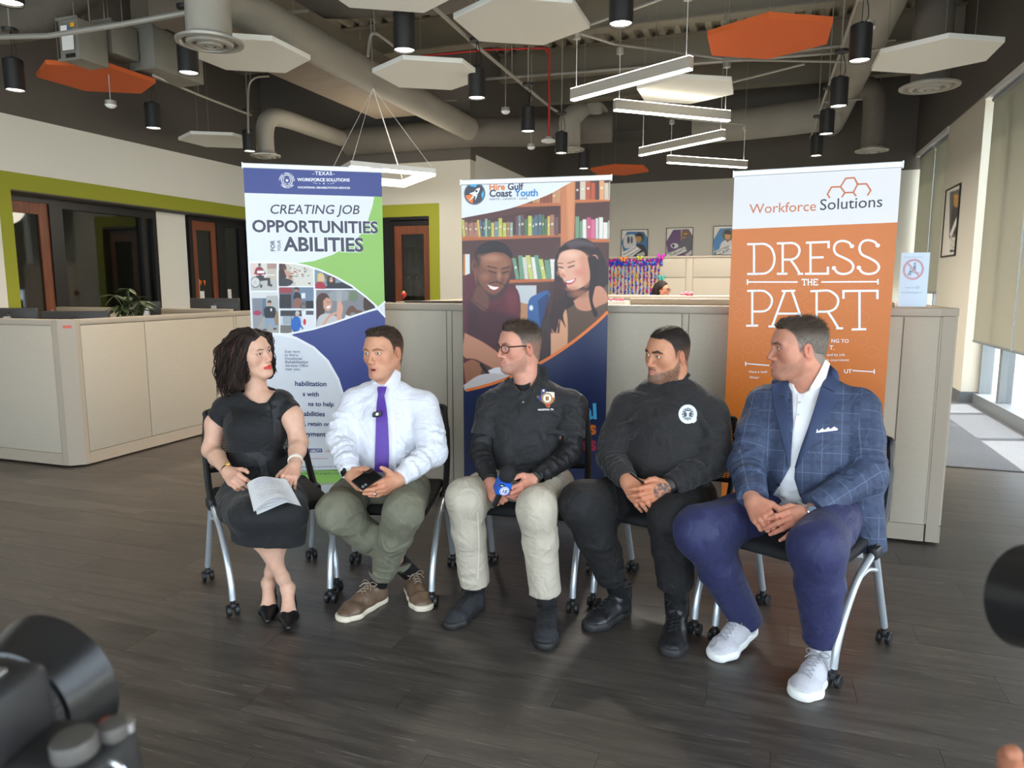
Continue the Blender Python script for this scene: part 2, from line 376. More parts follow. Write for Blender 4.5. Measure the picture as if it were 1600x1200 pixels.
def floor_plank_mat():
 m = bpy.data.materials.new('dark_oak_vinyl'); m.use_nodes = True; N = m.node_tree.nodes; L = m.node_tree.links; p = N['Principled BSDF']
 tc = N.new('ShaderNodeTexCoord'); oi = N.new('ShaderNodeObjectInfo')
 mp = N.new('ShaderNodeMapping'); mp.inputs['Scale'].default_value = (1.1,9,1); L.new(tc.outputs['Object'],mp.inputs[0])
 cx = N.new('ShaderNodeCombineXYZ'); ml = N.new('ShaderNodeMath'); ml.operation = 'MULTIPLY'; ml.inputs[1].default_value = 60
 L.new(oi.outputs['Random'],ml.inputs[0]); [L.new(ml.outputs[0],cx.inputs[i]) for i in range(3)]; L.new(cx.outputs[0],mp.inputs['Location'])
 n1 = N.new('ShaderNodeTexNoise'); n1.inputs['Scale'].default_value = 2.2; n1.inputs['Detail'].default_value = 8; n1.inputs['Distortion'].default_value = 0.8
 L.new(mp.outputs[0],n1.inputs['Vector'])
 mp2 = N.new('ShaderNodeMapping'); mp2.inputs['Scale'].default_value = (2.2,46,1); L.new(tc.outputs['Object'],mp2.inputs[0]); L.new(cx.outputs[0],mp2.inputs['Location'])
 n2 = N.new('ShaderNodeTexNoise'); n2.inputs['Scale'].default_value = 2.6; n2.inputs['Detail'].default_value = 5; n2.inputs['Distortion'].default_value = 1.6
 L.new(mp2.outputs[0],n2.inputs['Vector'])
 r1 = N.new('ShaderNodeValToRGB'); e = r1.color_ramp.elements; e[0].position = 0.3; e[0].color = rgb(53,48,44); e[1].position = 0.72; e[1].color = rgb(83,76,70)
 L.new(n1.outputs[0],r1.inputs[0])
 r2 = N.new('ShaderNodeValToRGB'); e = r2.color_ramp.elements; e[0].position = 0.60; e[0].color = (0,0,0,1); e[1].position = 0.72; e[1].color = (1,1,1,1)
 L.new(n2.outputs[0],r2.inputs[0])
 mk = N.new('ShaderNodeMath'); mk.operation = 'MULTIPLY'; mk.inputs[1].default_value = 0.60; L.new(r2.outputs[0],mk.inputs[0])
 mx = N.new('ShaderNodeMix'); mx.data_type = 'RGBA'; L.new(mk.outputs[0],mx.inputs['Factor']); L.new(r1.outputs[0],mx.inputs['A']); mx.inputs['B'].default_value = rgb(134,124,114)
 mr = N.new('ShaderNodeMapRange'); L.new(oi.outputs['Random'],mr.inputs[0]); mr.inputs[3].default_value = 0.88; mr.inputs[4].default_value = 1.12
 cc = N.new('ShaderNodeCombineColor'); [L.new(mr.outputs[0],cc.inputs[i]) for i in range(3)]
 hm = N.new('ShaderNodeMix'); hm.data_type = 'RGBA'; hm.blend_type = 'MULTIPLY'; hm.inputs['Factor'].default_value = 1; L.new(mx.outputs['Result'],hm.inputs['A']); L.new(cc.outputs[0],hm.inputs['B'])
 L.new(hm.outputs['Result'],p.inputs['Base Color'])
 rr = N.new('ShaderNodeMapRange'); L.new(n1.outputs[0],rr.inputs[0]); rr.inputs[3].default_value = 0.30; rr.inputs[4].default_value = 0.46; L.new(rr.outputs[0],p.inputs['Roughness'])
 b = N.new('ShaderNodeBump'); b.inputs['Strength'].default_value = 0.25; b.inputs['Distance'].default_value = 0.0015; L.new(n2.outputs[0],b.inputs['Height']); L.new(b.outputs[0],p.inputs['Normal'])
 return m
M_plank = floor_plank_mat()
M_seam = mat('floor_base',rgb(20,18,17),0.8)
floor = box('floor',(-9.5,YF-0.2,-0.2),(XR+0.35,YB+0.3,-0.004),M_seam,kind='structure')
PW,PL = 0.183,1.22
cells = []
for j in range(int((6.5-YF)/PW)+1):
 y0 = YF+j*PW; off = (j*0.413) % 1.0*PL
 for i in range(-1,10):
  x0 = -8.0+i*PL+off;
  x1 = min(x0+PL,XR+0.2); xs = max(x0,-8.2)
  if x1-xs < 0.05: continue
  cells.append((xs,y0,x1,min(y0+PW,6.46)))
def _seen(c):
 cx,cy = (c[0]+c[2])/2,(c[1]+c[3])/2; v = np.array([cx,cy,0])-CAMP; d = v @ _fw
 if d < 0.8: return None
 px,py = 800+F*(v @ _rt)/d,600-F*(v @ _up)/d
 return d if -90 < px < 1690 and py < 1260 else None
near = sorted([(d,c) for c in cells for d in [_seen(c)] if d is not None],key=lambda t: t[0])[:290]
nearset = {c for _,c in near}
full = MB().box((-PL/2+0.0006,-PW/2+0.0006,-0.004),(PL/2-0.0006,PW/2-0.0006,0.0)).build('plank',M_plank,smooth=False,bevel=0.0)
pm = full.data; bpy.data.objects.remove(full)
for c in sorted(nearset):
 w,h = c[2]-c[0],c[3]-c[1]
 o = bpy.data.objects.new('plank',pm); COL.objects.link(o); o.location = ((c[0]+c[2])/2,(c[1]+c[3])/2,0); o.scale = (w/PL,h/PW,1); o.parent = floor
rest = MB()
for c in cells:
 if c not in nearset: rest.box((c[0]+0.0006,c[1]+0.0006,-0.004),(c[2]-0.0006,c[3]-0.0006,0))
o = rest.build('plank_field',M_plank,floor,smooth=False); o['kind'] = 'stuff'
M_carpet = mat('carpet_tiles',rgb(112,116,122),0.95,vary=0.35,vscale=60,bump=0.6,bscale=350,bdist=0.004,stretch=(1,3,1))
box('carpet',(-8.0,6.47,-0.004),(XR+0.2,YB,0.003),M_carpet,floor)
box('carpet_edge_strip',(-8.0,6.445,-0.004),(XR+0.2,6.475,0.005),M_blackpaint,floor)
# ---- left wall: white top, green portal band, recessed office fronts
wl = MB(); XRc = XL-0.3
wl.box((XL-0.35,YF,2.67),(XL,YW,ZT))
wl.box((XL-0.35,YF,0),(XL,5.66,2.67))
wall_left = wl.build('wall_left',M_white,smooth=False,kind='structure')
box('upper_wall',(XL-0.4,YF,ZT+0.001),(XL+0.012,YB,ZD),M_dark,wall_left)
g = MB(); g.box((XL-0.32,5.66,2.485),(XL+0.006,YW,2.67)); g.box((XL-0.32,5.66,0),(XL+0.006,5.80,2.485))
g.build('green_portal',M_green,wall_left,smooth=False)
box('soffit',(XL-0.32,5.80,2.47),(XL,YW,2.486),M_dark,wall_left)
box('pier',(XRc-0.1,8.05,0),(XRc+0.02,8.62,2.47),M_white,wall_left)
of = MB(); of.box((XRc-2.8,5.6,-0.02),(XRc-2.7,10.2,2.6)); of.box((XRc-2.7,5.5,-0.02),(XRc-0.1,5.6,2.6)); of.box((XRc-2.7,8.3,-0.02),(XRc-0.1,8.4,2.6)); of.box((XRc-2.7,10.2,0),(XRc-0.1,10.3,2.6)); of.box((XRc-2.8,5.5,2.55),(XRc-0.1,10.3,2.65)); of.box((XRc-2.8,5.5,-0.1),(XRc-0.1,10.3,-0.02))
of.build('office_shell',M_office,wall_left,smooth=False)
def glazed_door(name,x,y0,y1,z1,glass_m,axis='y',parent_kind='structure',handle_end=1,stile=0.11):
 """wood leaf with a large glass light; axis 'y': leaf lies along y at plane x; axis 'x': along x at plane y=x"""
 def B(mb,a0,a1,z0,z2,t0,t1,m=0):
  if axis == 'y': mb.box((x+t0,a0,z0),(x+t1,a1,z2),m)
  else: mb.box((a0,x-t1,z0),(a1,x-t0,z2),m)
 d = MB(); B(d,y0,y0+stile,0.01,z1,-0.025,0.025); B(d,y1-stile,y1,0.01,z1,-0.025,0.025); B(d,y0+stile,y1-stile,z1-0.13,z1,-0.025,0.025); B(d,y0+stile,y1-stile,0.01,0.25,-0.025,0.025)
 o = d.build(name,M_wood,smooth=False,kind=parent_kind)
 gb = MB(); B(gb,y0+stile,y1-stile,0.25,z1-0.13,-0.004,0.004); gb.build('glass_pane',glass_m,o,smooth=False)
 hb = MB(); a = (y1-stile*0.5) if handle_end > 0 else (y0+stile*0.5)
 B(hb,a-0.012,a+0.012,0.95,1.15,0.025,0.034); B(hb,min(a,a-handle_end*0.11),max(a,a-handle_end*0.11),1.03,1.05,0.05,0.065); B(hb,a-0.01,a+0.01,1.03,1.05,0.03,0.065)
 hb.build('door_handle',M_galv,o,smooth=False)
 fr = MB(); B(fr,y0-0.07,y0,0,z1+0.07,-0.05,0.05); B(fr,y1,y1+0.07,0,z1+0.07,-0.05,0.05); B(fr,y0,y1,z1,z1+0.07,-0.05,0.05)
 fr.build('door_frame',M_black,o,smooth=False)
 return o
glazed_door('door_1',XRc,5.87,6.44,2.40,M_glass,stile=0.12)
glazed_door('door_2',XRc,8.72,9.23,2.40,M_glass,stile=0.10)
def office_window(name,y0,y1,mull):
 w = MB(); x = XRc
 w.box((x-0.05,y0,2.36),(x+0.05,y1,2.47)); w.box((x-0.05,y0,0),(x+0.05,y1,0.1)); w.box((x-0.05,y0,0.1),(x+0.05,y0+0.1,2.36)); w.box((x-0.05,y1-0.07,0.1),(x+0.05,y1,2.36))
 for q in mull: w.box((x-0.05,q-0.035,0.1),(x+0.05,q+0.035,2.36))
 o = w.build(name,M_black,smooth=False,kind='structure')
 ys = [y0+0.1]+[q for q in mull]+[y1-0.07]
 for a,b in zip(ys[:-1],ys[1:]): MB().box((x-0.006,a,0.1),(x+0.006,b,2.36)).build('glass_pane',M_glass,o,smooth=False)
 return o
office_window('window_1',6.51,8.05,[7.82])
office_window('window_2',9.30,10.06,[9.82])
box('pier',(XRc-0.1,10.06,0),(XL,YW+0.1,2.47),M_black,wall_left)
# ---- short wall with the green-framed door, and its return
wb = MB(); wb.box((XL-0.1,YW,2.67),(XC,YW+0.2,ZT)); wb.box((-4.66,YW,0),(XC,YW+0.2,2.67)); wb.box((XL,YW,0),(-6.3,YW+0.2,2.67))
wall_mid = wb.build('wall_middle',M_cream,smooth=False,kind='structure')
box('upper_wall',(XL-0.1,YW-0.012,ZT+0.001),(XC+0.012,YW+0.2,ZD),M_dark,wall_mid)
g = MB(); g.box((-6.3,YW-0.006,2.485),(-4.66,YW+0.2,2.67)); g.box((-4.83,YW-0.006,0),(-4.66,YW+0.2,2.485)); g.build('green_portal',M_green,wall_mid,smooth=False)
bw = MB(); bw.box((-6.3,YW+0.1,0),(-5.56,YW+0.2,2.485)); bw.box((-5.56,YW+0.02,2.44),(-4.83,YW+0.2,2.485)); bw.build('portal_lining',M_black,wall_mid,smooth=False)
bo = MB(); bo.box((-6.3,YW+2.3,0),(-4.3,YW+2.4,2.6)); bo.box((-6.3,YW+0.2,0),(-6.2,YW+2.4,2.6)); bo.box((-4.3,YW+0.2,0),(-4.2,YW+2.4,2.6)); bo.box((-6.3,YW+0.2,2.6),(-4.2,YW+2.4,2.7)); bo.build('office_shell',M_office,wall_mid,smooth=False)
glazed_door('door_3',YW+0.14,-5.49,-4.86,2.36,M_glass,axis='x',stile=0.12)
wr = MB(); wr.box((XC-0.2,YW+0.2,0),(XC,YB,ZT+0.1)); wall_ret = wr.build('wall_return',M_white,smooth=False,kind='structure')
box('upper_wall',(XC-0.2,YW+0.2,ZT+0.101),(XC+0.01,YB,ZD),M_dark,wall_ret)
# ---- back wall
wall_back = box('wall_back',(XC,YB,0),(XR+0.4,YB+0.2,3.40),M_cream,kind='structure')
box('upper_wall',(XC,YB-0.012,3.401),(XR+0.4,YB+0.2,ZD),M_dark,wall_back)
# ---- window wall on the right: pier, recessed storefront, dark bulkhead
XG = XR+0.2
ww = MB(); ww.box((XR,10.13,0),(XG+0.15,11.9,3.66)); wall_right = ww.build('wall_right',M_cream,smooth=False,kind='structure')
box('upper_wall',(XR-0.02,YF,3.661),(XG+0.2,YB,ZD),M_dark,wall_right)
box('window_head',(XR-0.012,YF,3.60),(XG-0.02,10.13,3.66),M_whitemetal,wall_right)
box('window_head',(XR-0.012,11.9,3.60),(XG-0.02,YB,3.66),M_whitemetal,wall_right)
box('baseboard_right',(XR-0.012,10.115,0.003),(XG,11.9,0.14),mat('grey_base',rgb(98,102,106),0.6),kind='structure')
M_blind = bpy.data.materials.new('solar_shade'); M_blind.use_nodes = True
_N = M_blind.node_tree.nodes; _L = M_blind.node_tree.links; _N.clear(); _o = _N.new('ShaderNodeOutputMaterial'); _d = _N.new('ShaderNodeBsdfDiffuse'); _t = _N.new('ShaderNodeBsdfTranslucent'); _m = _N.new('ShaderNodeMixShader')
_d.inputs[0].default_value = rgb(170,167,154); _t.inputs[0].default_value = rgb(168,165,150); _m.inputs[0].default_value = 0.42
_L.new(_d.outputs[0],_m.inputs[1]); _L.new(_t.outputs[0],_m.inputs[2]); _L.new(_m.outputs[0],_o.inputs[0])
def storefront(name,y0,y1,mulls,blind_z,blind_splits):
 f = MB(); x0,x1 = XG-0.02,XG+0.11
 f.box((x0-0.05,y0,0.0),(x1,y1,0.13)); f.box((x0,y0,3.55),(x1,y1,3.66))
 for q in mulls: f.box((x0,q-0.045,0.13),(x1,q+0.045,3.55))
 f.box((x0,y0,0.13),(x1,y0+0.05,3.55)); f.box((x0,y1-0.05,0.13),(x1,y1,3.55))
 o = f.build(name,M_greymetal,smooth=False,kind='structure')
 ys = [y0]+list(mulls)+[y1]
 for a,b in zip(ys[:-1],ys[1:]): MB().box((XG+0.05,a,0.13),(XG+0.058,b,3.55)).build('glass_pane',M_clear,o,smooth=False)
 for k,(a,b) in enumerate(blind_splits):
  t = thing('roller_blind','blind','blind',(XR+0.06,(a+b)/2,blind_z))
  MB().box((XR+0.055,a,blind_z),(XR+0.058,b,3.58)).build('shade_cloth',M_blind,t,smooth=False)
  MB().rbox((XR+0.045,a,blind_z-0.025),(XR+0.068,b,blind_z+0.005),0.006).build('hem_bar',M_greymetal,t)
  MB().cyl((XR+0.06,a,3.57),(XR+0.06,b,3.57),0.03).build('roller',M_greymetal,t)
  BL.append(t)
 return o
BL = []
box('sun_leak_stop',(XR+0.1,5.86,0),(XG+0.15,6.04,3.66),M_cream,wall_right)  # unseen strip added to stop sun leaking between the two windows
storefront('window_3',6.0,10.12,[9.35,7.9],0.79,[(8.60,10.0),(5.98,8.55)])
storefront('window_4',11.9,YB,[13.0],1.34,[(13.02,14.1),(11.95,12.96)])
storefront('window_5',-3.8,5.9,[-2.3,-0.7,0.9,2.5,4.2],0.79,[(4.205,5.92),(2.45,4.195)])  # both blinds are unseen, closed up to keep sun streaks off the floor
for t,l in zip(BL,['beige roller blind next to the poster pier, hem just above the sill','beige roller blind cut by the right edge of the picture','small far beige roller blind just behind the orange and white banner','far beige roller blind touching the poster pier','unseen beige roller blind of the next window, widened to keep sun off the floor','second unseen beige roller blind beyond the right edge, kept to block sun']):
 t['label'] = l
# ---- front of the room behind the photographer: glazed front, and outside paving
wf = MB(); wf.box((-8.2,YF-0.2,3.2),(XR+0.4,YF,ZD)); wf.box((-8.2,YF-0.2,0),(-6.5,YF,3.2)); wf.box((-8.2,YF-0.2,0),(XR+0.4,YF,0.15))
for q in (-5.0,-3.3,-1.6,0.1,1.8): wf.box((q-0.05,YF-0.15,0.15),(q+0.05,YF-0.03,3.2))
wf.build('wall_front',M_cream,smooth=False,kind='structure')
box('ground',(XG+0.35,-25,-0.25),(40,40,-0.05),mat('concrete_paving',rgb(205,200,186),0.9),kind='structure')
# ---- roof deck with ribs, joists
dk = MB(); x = -8.2; P_ = []
while x < XR+0.5:
 P_ += [(x,ZD),(x+0.09,ZD),(x+0.115,ZD+0.075),(x+0.195,ZD+0.075)]; x += 0.22
V = [(p[0],YF,p[1]) for p in P_]+[(p[0],YB,p[1]) for p in P_]; n_ = len(P_)
dk.add(V,[(i,i+1,n_+i+1,n_+i) for i in range(n_-1)])
ceiling = dk.build('ceiling',M_deck,smooth=False,kind='structure')
box('roof_slab',(-8.3,YF-0.2,ZD+0.08),(XR+0.6,YB+0.2,ZD+0.2),M_dark,ceiling)
M_beam = mat('beam_paint',rgb(132,124,108),0.7)
for y in (3.4,5.6,7.6,9.6,11.4,13.0):
 b = MB(); b.box((-8.1,y-0.1,ZD-0.42),(XR+0.3,y+0.1,ZD-0.4)); b.box((-8.1,y-0.006,ZD-0.4),(XR+0.3,y+0.006,ZD-0.01)); b.box((-8.1,y-0.1,ZD-0.02),(XR+0.3,y+0.1,ZD-0.002))
 b.build('steel_beam',M_beam,ceiling,smooth=False)
# ================================================================ under the roof deck: ducts, lamps, acoustic panels
def pendant(px,py,z,label,top=0.26,cord=0.22,lamp=105):
 p = atz(px,py,z); r = 0.078; t = thing('pendant_downlight',label,'pendant light',tuple(p),0,'black cylinder pendants')
 h = top
 MB().lathe([(r-0.006,0.004),(r,0.0),(r,h-0.01),(r-0.012,h),(0.02,h),(0.016,h+0.02)],p,n=28,cap0=False).build('housing',M_blackpaint,t)
 MB().lathe([(0.0005,0.014),(r-0.008,0.014)],p,n=28,cap0=False,cap1=False).build('lens',M_lens,t)
 c = MB(); c.cyl(p+np.array([0.0,0,h]),p+np.array([0.0,0,h+cord]),0.003,n=6); c.tube(bez([p+np.array([0.01,0,h]),p+np.array([0.04,0.01,h+0.05]),p+np.array([0.035,0,h+0.13]),p+np.array([0.01,0,h+cord])],10),0.004,6); c.build('cord',M_blackpaint,t)
 MB().lathe([(0.06,0),(0.062,0.004),(0.062,0.025),(0.03,0.03)],p+np.array([0,0,h+cord]),n=20).build('canopy',M_blackpaint,t)
 MB().cyl(p+np.array([0,0,h+cord+0.03]),(p[0],p[1],ZD-0.005),0.006,n=6).build('stem',M_galv,t)
 l = add_light('pendant_lamp','SPOT',(0,0,-0.01),lamp,(1.0,0.86,0.68),rot=(0,0,0),spot_size=math.radians(115),spot_blend=1.0,shadow_soft_size=0.06); l.parent = t
 return t
ZP = 3.1
PEND = [(24,142,ZP,'black cylinder pendant left of the orange hexagon over the lime portal'),(240,201,ZP,'black cylinder pendant just under the right tip of the left orange hexagon'),
 (295,115,ZP,'black cylinder pendant half hidden by the large white hexagon with the diffuser'),(632,80,ZP,'black cylinder pendant above the small white hexagon beside the big round duct'),
 (745,154,ZP,'black cylinder pendant behind the right tip of the white hexagon near the round duct'),(825,206,ZP,'small black pendant left of the red hose and smoke detector'),
 (970,39,ZP,'large black pendant cut by the top edge between grey and orange hexagons'),(912,264,ZP,'smallest black pendant just above the middle banner'),
 (877,240,ZP,'pendant with only its lit lens showing behind the middle air diffuser'),(1343,96,ZP,'nearest black pendant of the right hand row, below the white sensor'),
 (1310,167,ZP,'second black pendant of the row along the right hand duct'),(1291,210,ZP,'third black pendant of the row along the right hand duct'),
 (1275,244,ZP,'farthest black pendant of the row along the right hand duct, above the orange banner'),(390,237,ZP,'pendant lens behind the small white hexagon left of the vertical duct'),
 (15,6,ZP,'bright pendant lens cut by the top left corner')]
for a in PEND: pendant(*a)
M_hexw = mat('white_acoustic_felt',rgb(226,224,214),0.95,bump=0.3,bscale=400,bdist=0.001)
M_hexo = mat('orange_acoustic_felt',rgb(196,92,42),0.95,bump=0.3,bscale=400,bdist=0.001)
M_hexg = mat('grey_acoustic_felt',rgb(206,204,194),0.95,bump=0.3,bscale=400,bdist=0.001)
M_wire = mat('hanging_wire',rgb(150,146,138),0.4,metal=0.6)
def hexpanel(pts,m,label,z=3.3,r=0.5,group=None):
 q = np.array([atz(*p,z) for p in pts]); c = q.mean(0) if len(pts) > 2 else q[0]
 t = thing('acoustic_panel',label,'acoustic panel',tuple(c),0,'hexagonal acoustic panels')
 poly = [(r*math.cos(PI/6+PI/3*i),r*math.sin(PI/6+PI/3*i)) for i in range(6)]
 MB().prism(poly,0,0.04,c).build('panel',m,t,smooth=False,bevel=0.004)
 for i in (0,2,4):
  a = c+np.array([0.75*poly[i][0],0.75*poly[i][1],0.04]); MB().cyl(a,(a[0],a[1],ZD-0.005),0.0022,n=5).build('hanging_wire',M_wire,t)
hexpanel([(54,121),(76,101),(180,105),(247,130),(217,147),(125,142)],M_hexo,'orange hexagonal acoustic panel hanging on the left over the lime portal')
hexpanel([(278,80),(340,60),(425,62),(485,94),(441,115),(345,110)],M_hexw,'white hexagonal panel behind the round air diffuser on the left')
hexpanel([(277,220),(300,209.5),(371,211),(400,221),(385,233),(319,231)],M_hexw,'small far white hexagonal panel above the blue and white banner')
hexpanel([(580,115),(635,93),(729,98),(756,123),(704,141),(617,137)],M_hexw,'white hexagonal panel in front of the long round duct')
hexpanel([(707,32),(785,-8),(897,3),(921,45),(846,71),(747,67)],M_hexg,'large grey white hexagonal panel cut by the top edge at the centre')
hexpanel([(607,-24)],M_hexw,'white hexagonal panel of which only the lower edge shows at the top')
hexpanel([(1107,57),(1200,28),(1301,35),(1292,68),(1200,92),(1112,88)],M_hexo,'large orange hexagonal acoustic panel at the upper right')
hexpanel([(1365,111),(1378,85),(1480,61),(1565,67),(1538,95),(1442,114)],M_hexw,'white hexagonal panel beside the window wall bulkhead')
hexpanel([(995,139),(1062,122),(1141,127),(1144,148),(1085,163),(1005,158)],M_hexw,'white hexagonal panel behind the linear lamps')
hexpanel([(922,267),(957,261),(1005,261),(1012,268),(980,274),(935,273)],M_hexo,'far orange hexagonal panel just above the middle banner')
def linear(a,b,z,label,cw=0.055,ch=0.10):
 A,B = atz(*a,z),atz(*b,z); d = B-A; L_ = np.linalg.norm(d); d /= L_; n = np.array([-d[1],d[0],0]); c = (A+B)/2
 t = thing('linear_pendant',label,'pendant light',tuple(c),0,'linear LED pendants')
 def slab(w,z0,z1,m,nm,l0=0.0):
  mb = MB(); P = [A+d*l0+n*w/2,A+d*l0-n*w/2,B-d*l0-n*w/2,B-d*l0+n*w/2]
  V = [p+np.array([0,0,z0]) for p in P]+[p+np.array([0,0,z1]) for p in P]
  mb.add(V,[(3,2,1,0),(4,5,6,7),(0,1,5,4),(1,2,6,5),(2,3,7,6),(3,0,4,7)]); return mb.build(nm,m,t,smooth=False)
 slab(cw,0.012,ch,M_alu,'housing'); slab(cw-0.004,0.0,0.012,M_led,'lower_diffuser',0.004); slab(cw-0.004,ch,ch+0.006,M_led,'upper_diffuser',0.004)
 for p in (A+d*0.05,B-d*0.05):
  MB().cyl(p+np.array([0,0,ch]),p+np.array([0,0,ch+0.42]),0.003,n=6).build('suspension_wire',M_whitemetal,t); MB().lathe([(0.035,0),(0.035,0.05),(0.02,0.055)],p+np.array([0,0,ch+0.42]),n=14).build('canopy',M_galv,t); MB().cyl(p+np.array([0,0,ch+0.475]),(p[0],p[1],ZD-0.005),0.004,n=6).build('drop_rod',M_galv,t)
 l = add_light('linear_lamp','AREA',(0,0,-0.012),95,(1.0,0.93,0.84),rot=(0,0,math.atan2(d[1],d[0])),shape='RECTANGLE',size=L_*0.95,size_y=0.05); l.parent = t
 return A,B
M_alu = mat('satin_aluminium',rgb(176,170,158),0.5,metal=0.15)
E1 = linear((894,158),(1080,109),3.1,'nearest linear LED pendant rising to the right')
E2 = linear((960,173),(1139,190),3.1,'second linear LED pendant sloping down under the white hexagon')
E3 = linear((1000,244),(1131,217),3.1,'third linear LED pendant rising to the right, farther back')
E4 = linear((1043,255),(1166,263),3.1,'farthest linear LED pendant, lowest in the zigzag')
U = lambda p,h=0.60: p+np.array([0,0,h])
ct_ = thing('electrical_conduit','zigzag run of thin steel conduit above the linear lamps','conduit',tuple(U(E1[0])))
for P_ in ([U(E1[0]),U(E2[0]),U((E2[1])),U(E2[1])+np.array([1.2,0.5,0])],[U(E1[0]),U(E1[1])],[U(E3[0]),U(E4[0]),U(E4[1])],[U(E3[0]),U(E3[1]),U(E3[1])+np.array([0.8,-0.5,0])]):
 MB().tube(P_,0.012,8).build('conduit_run',M_galv,ct_)
z = 2.8; A = atz(676,275,z); Bq = atz(630,292,z); N_ = A+(atz(597,268,z)-A)*1.55; Lf = Bq+(N_-A); c = (A+Lf)/2
ring = thing('square_ring_pendant','glowing square ring pendant half hidden behind the blue and white banner','pendant light',tuple(c))
def bar(mb,P,Q,w,z0,z1):
 d = Q-P; d = d/np.linalg.norm(d); n = np.cross((0,0,1),d); V = []
 for h in (z0,z1): V += [P-d*w/2+n*w/2+np.array([0,0,h]),P-d*w/2-n*w/2+np.array([0,0,h]),Q+d*w/2-n*w/2+np.array([0,0,h]),Q+d*w/2+n*w/2+np.array([0,0,h])]
 mb.add(V,[(3,2,1,0),(4,5,6,7),(0,1,5,4),(1,2,6,5),(2,3,7,6),(3,0,4,7)])
fr = MB(); ld = MB()
for P,Q in ((A,Bq),(Bq,Lf),(Lf,N_),(N_,A)): bar(fr,P,Q,0.06,0.03,0.09); bar(ld,P,Q,0.055,0.0,0.03)
fr.build('ring_frame',M_whitemetal,ring,smooth=False); ld.build('ring_diffuser',M_led,ring,smooth=False)
ap = atz(583,138,3.44)
for P in (A,Bq,Lf,N_): MB().cyl(P+np.array([0,0,0.09]),ap,0.0025 if P is not Bq else 0.006,n=5).build('suspension_wire',M_whitemetal,ring)
MB().cyl(ap,(ap[0]-0.02,ap[1],ZD-0.005),0.006,n=6).build('drop_rod',M_galv,ring)
l = add_light('ring_lamp','POINT',(0,0,-0.1),45,(1.0,0.9,0.75),shadow_soft_size=0.3); l.parent = ring
# ---- ducts
def duct(name,pts,r,label,m=M_steel,n=24,smoothk=0,parent=None):
 mb = MB(); P = bez(pts,smoothk) if smoothk else pts
 mb.tube(P,r,n); o = mb.build(name,m,parent)
 if parent is None: tag(o,label,'duct')
 return o
def diffuser(parent,p,R,m):
 """stepped round ceiling diffuser below point p (centre of its face)"""
 d = MB(); d.lathe([(R*0.68,0.06),(R*0.72,0.03),(R,0.022),(R*0.99,0.006),(R*0.86,0.0),(R*0.80,0.022)],p,n=32,cap0=False,cap1=False)
 d.lathe([(R*0.72,0.018),(R*0.66,-0.006),(R*0.54,-0.012),(R*0.50,0.016)],p,n=32,cap0=False,cap1=False)
 d.lathe([(R*0.42,0.012),(R*0.36,-0.014),(R*0.2,-0.018),(R*0.17,0.01)],p,n=28,cap0=False,cap1=False)
 d.ball((p[0],p[1],p[2]-0.006),R*0.13,12,sc=(1,1,0.6)); o = d.build('air_diffuser',m,parent)
 k = MB(); k.lathe([(R*0.7,0.035),(R*0.01,0.036)],p,n=24,cap0=False,cap1=False); k.build('diffuser_throat',M_blackpaint,parent)
 return o
yE = atz(742,206,3.62)
D1 = duct('round_duct',[(yE[0],1.5,3.62),(yE[0],4,3.62),(yE[0],6.5,3.62),(yE[0],8.5,3.62),(yE[0],yE[1]-0.02,3.62)],0.155,'long round cloth wrapped duct running away down the room')
def strut(P_,q,parent): MB().tube(P_,0.013,6).build('hanger_strut',M_galv,parent); MB().cyl(q,(q[0],q[1],ZD-0.005),0.005,n=6).build('hanger_rod',M_galv,parent)
for y in (3.0,4.3,5.6,7.3,8.8): strut([(yE[0]+0.2,y,3.78),(yE[0],y,3.79),(yE[0]-0.32,y,3.79)],(yE[0]-0.3,y,3.79),D1)
D2 = duct('cross_duct',[(-6.05,9.83,3.6),(-4.9,9.83,3.6),(-3.9,9.83,3.6),(-3.2,10.2,3.62),(-2.1,10.35,3.64)],0.2,None,M_darkduct,parent=D1)
D4 = duct('branch_duct',bez([(-6.12,7.98,3.12),(-6.12,7.98,3.38),(-6.1,8.05,3.56),(-6.06,8.3,3.62),(-6.05,9.0,3.62),(-6.05,9.7,3.62)],24),0.115,None,parent=D1)
diffuser(D1,np.array([-6.12,7.98,3.08]),0.19,M_galv)
q = [atz(420,115,3.66),atz(585,189,3.66)]
rd = MB(); xl_,xr_ = (q[0][0]+q[1][0])/2,yE[0]-0.16
rd.rbox((xl_,5.1,3.66),(xr_-0.01,q[1][1]-0.05,4.05),0.05); o = rd.build('rectangular_duct',M_tan); tag(o,'wide tan insulation wrapped duct left of the long round duct','duct')
D3 = duct('round_duct',bez([(-5.6,6.2,4.42),(-4.6,6.55,4.38),(-3.9,6.75,4.36),(-2.9,6.85,4.36),(-2.3,6.4,4.42)],30),0.24,'fat dark wrapped duct crossing under the deck at the top centre',M_darkduct)
p = atz(328,70,3.1)
D5 = duct('round_duct',[(p[0],p[1],3.14),(p[0],p[1],3.5),(p[0],p[1],4.1)],0.15,'short vertical duct ending in the nearest round diffuser')
diffuser(D5,p,0.225,M_galv)
D5b = duct('flexible_duct',bez([(-6.9,4.95,3.80),(-6.2,5.0,3.82),(-5.6,4.9,3.95),(-4.9,4.7,4.08),(p[0]-0.3,p[1]+0.1,4.1),(p[0]+0.05,p[1],4.1)],36),0.18,None,M_darkduct,parent=D5)
D6 = duct('round_duct',[(1.0,3.2,4.25),(1.0,6,4.25),(1.0,10,4.25),(1.0,YB-0.05,4.25)],0.22,'long round duct running deep along the window side')
for y in (6.2,7.6,9.2,11.5): strut([(0.7,y,4.02),(1.0,y,4.02),(1.45,y,4.02)],(1.42,y,4.02),D6)
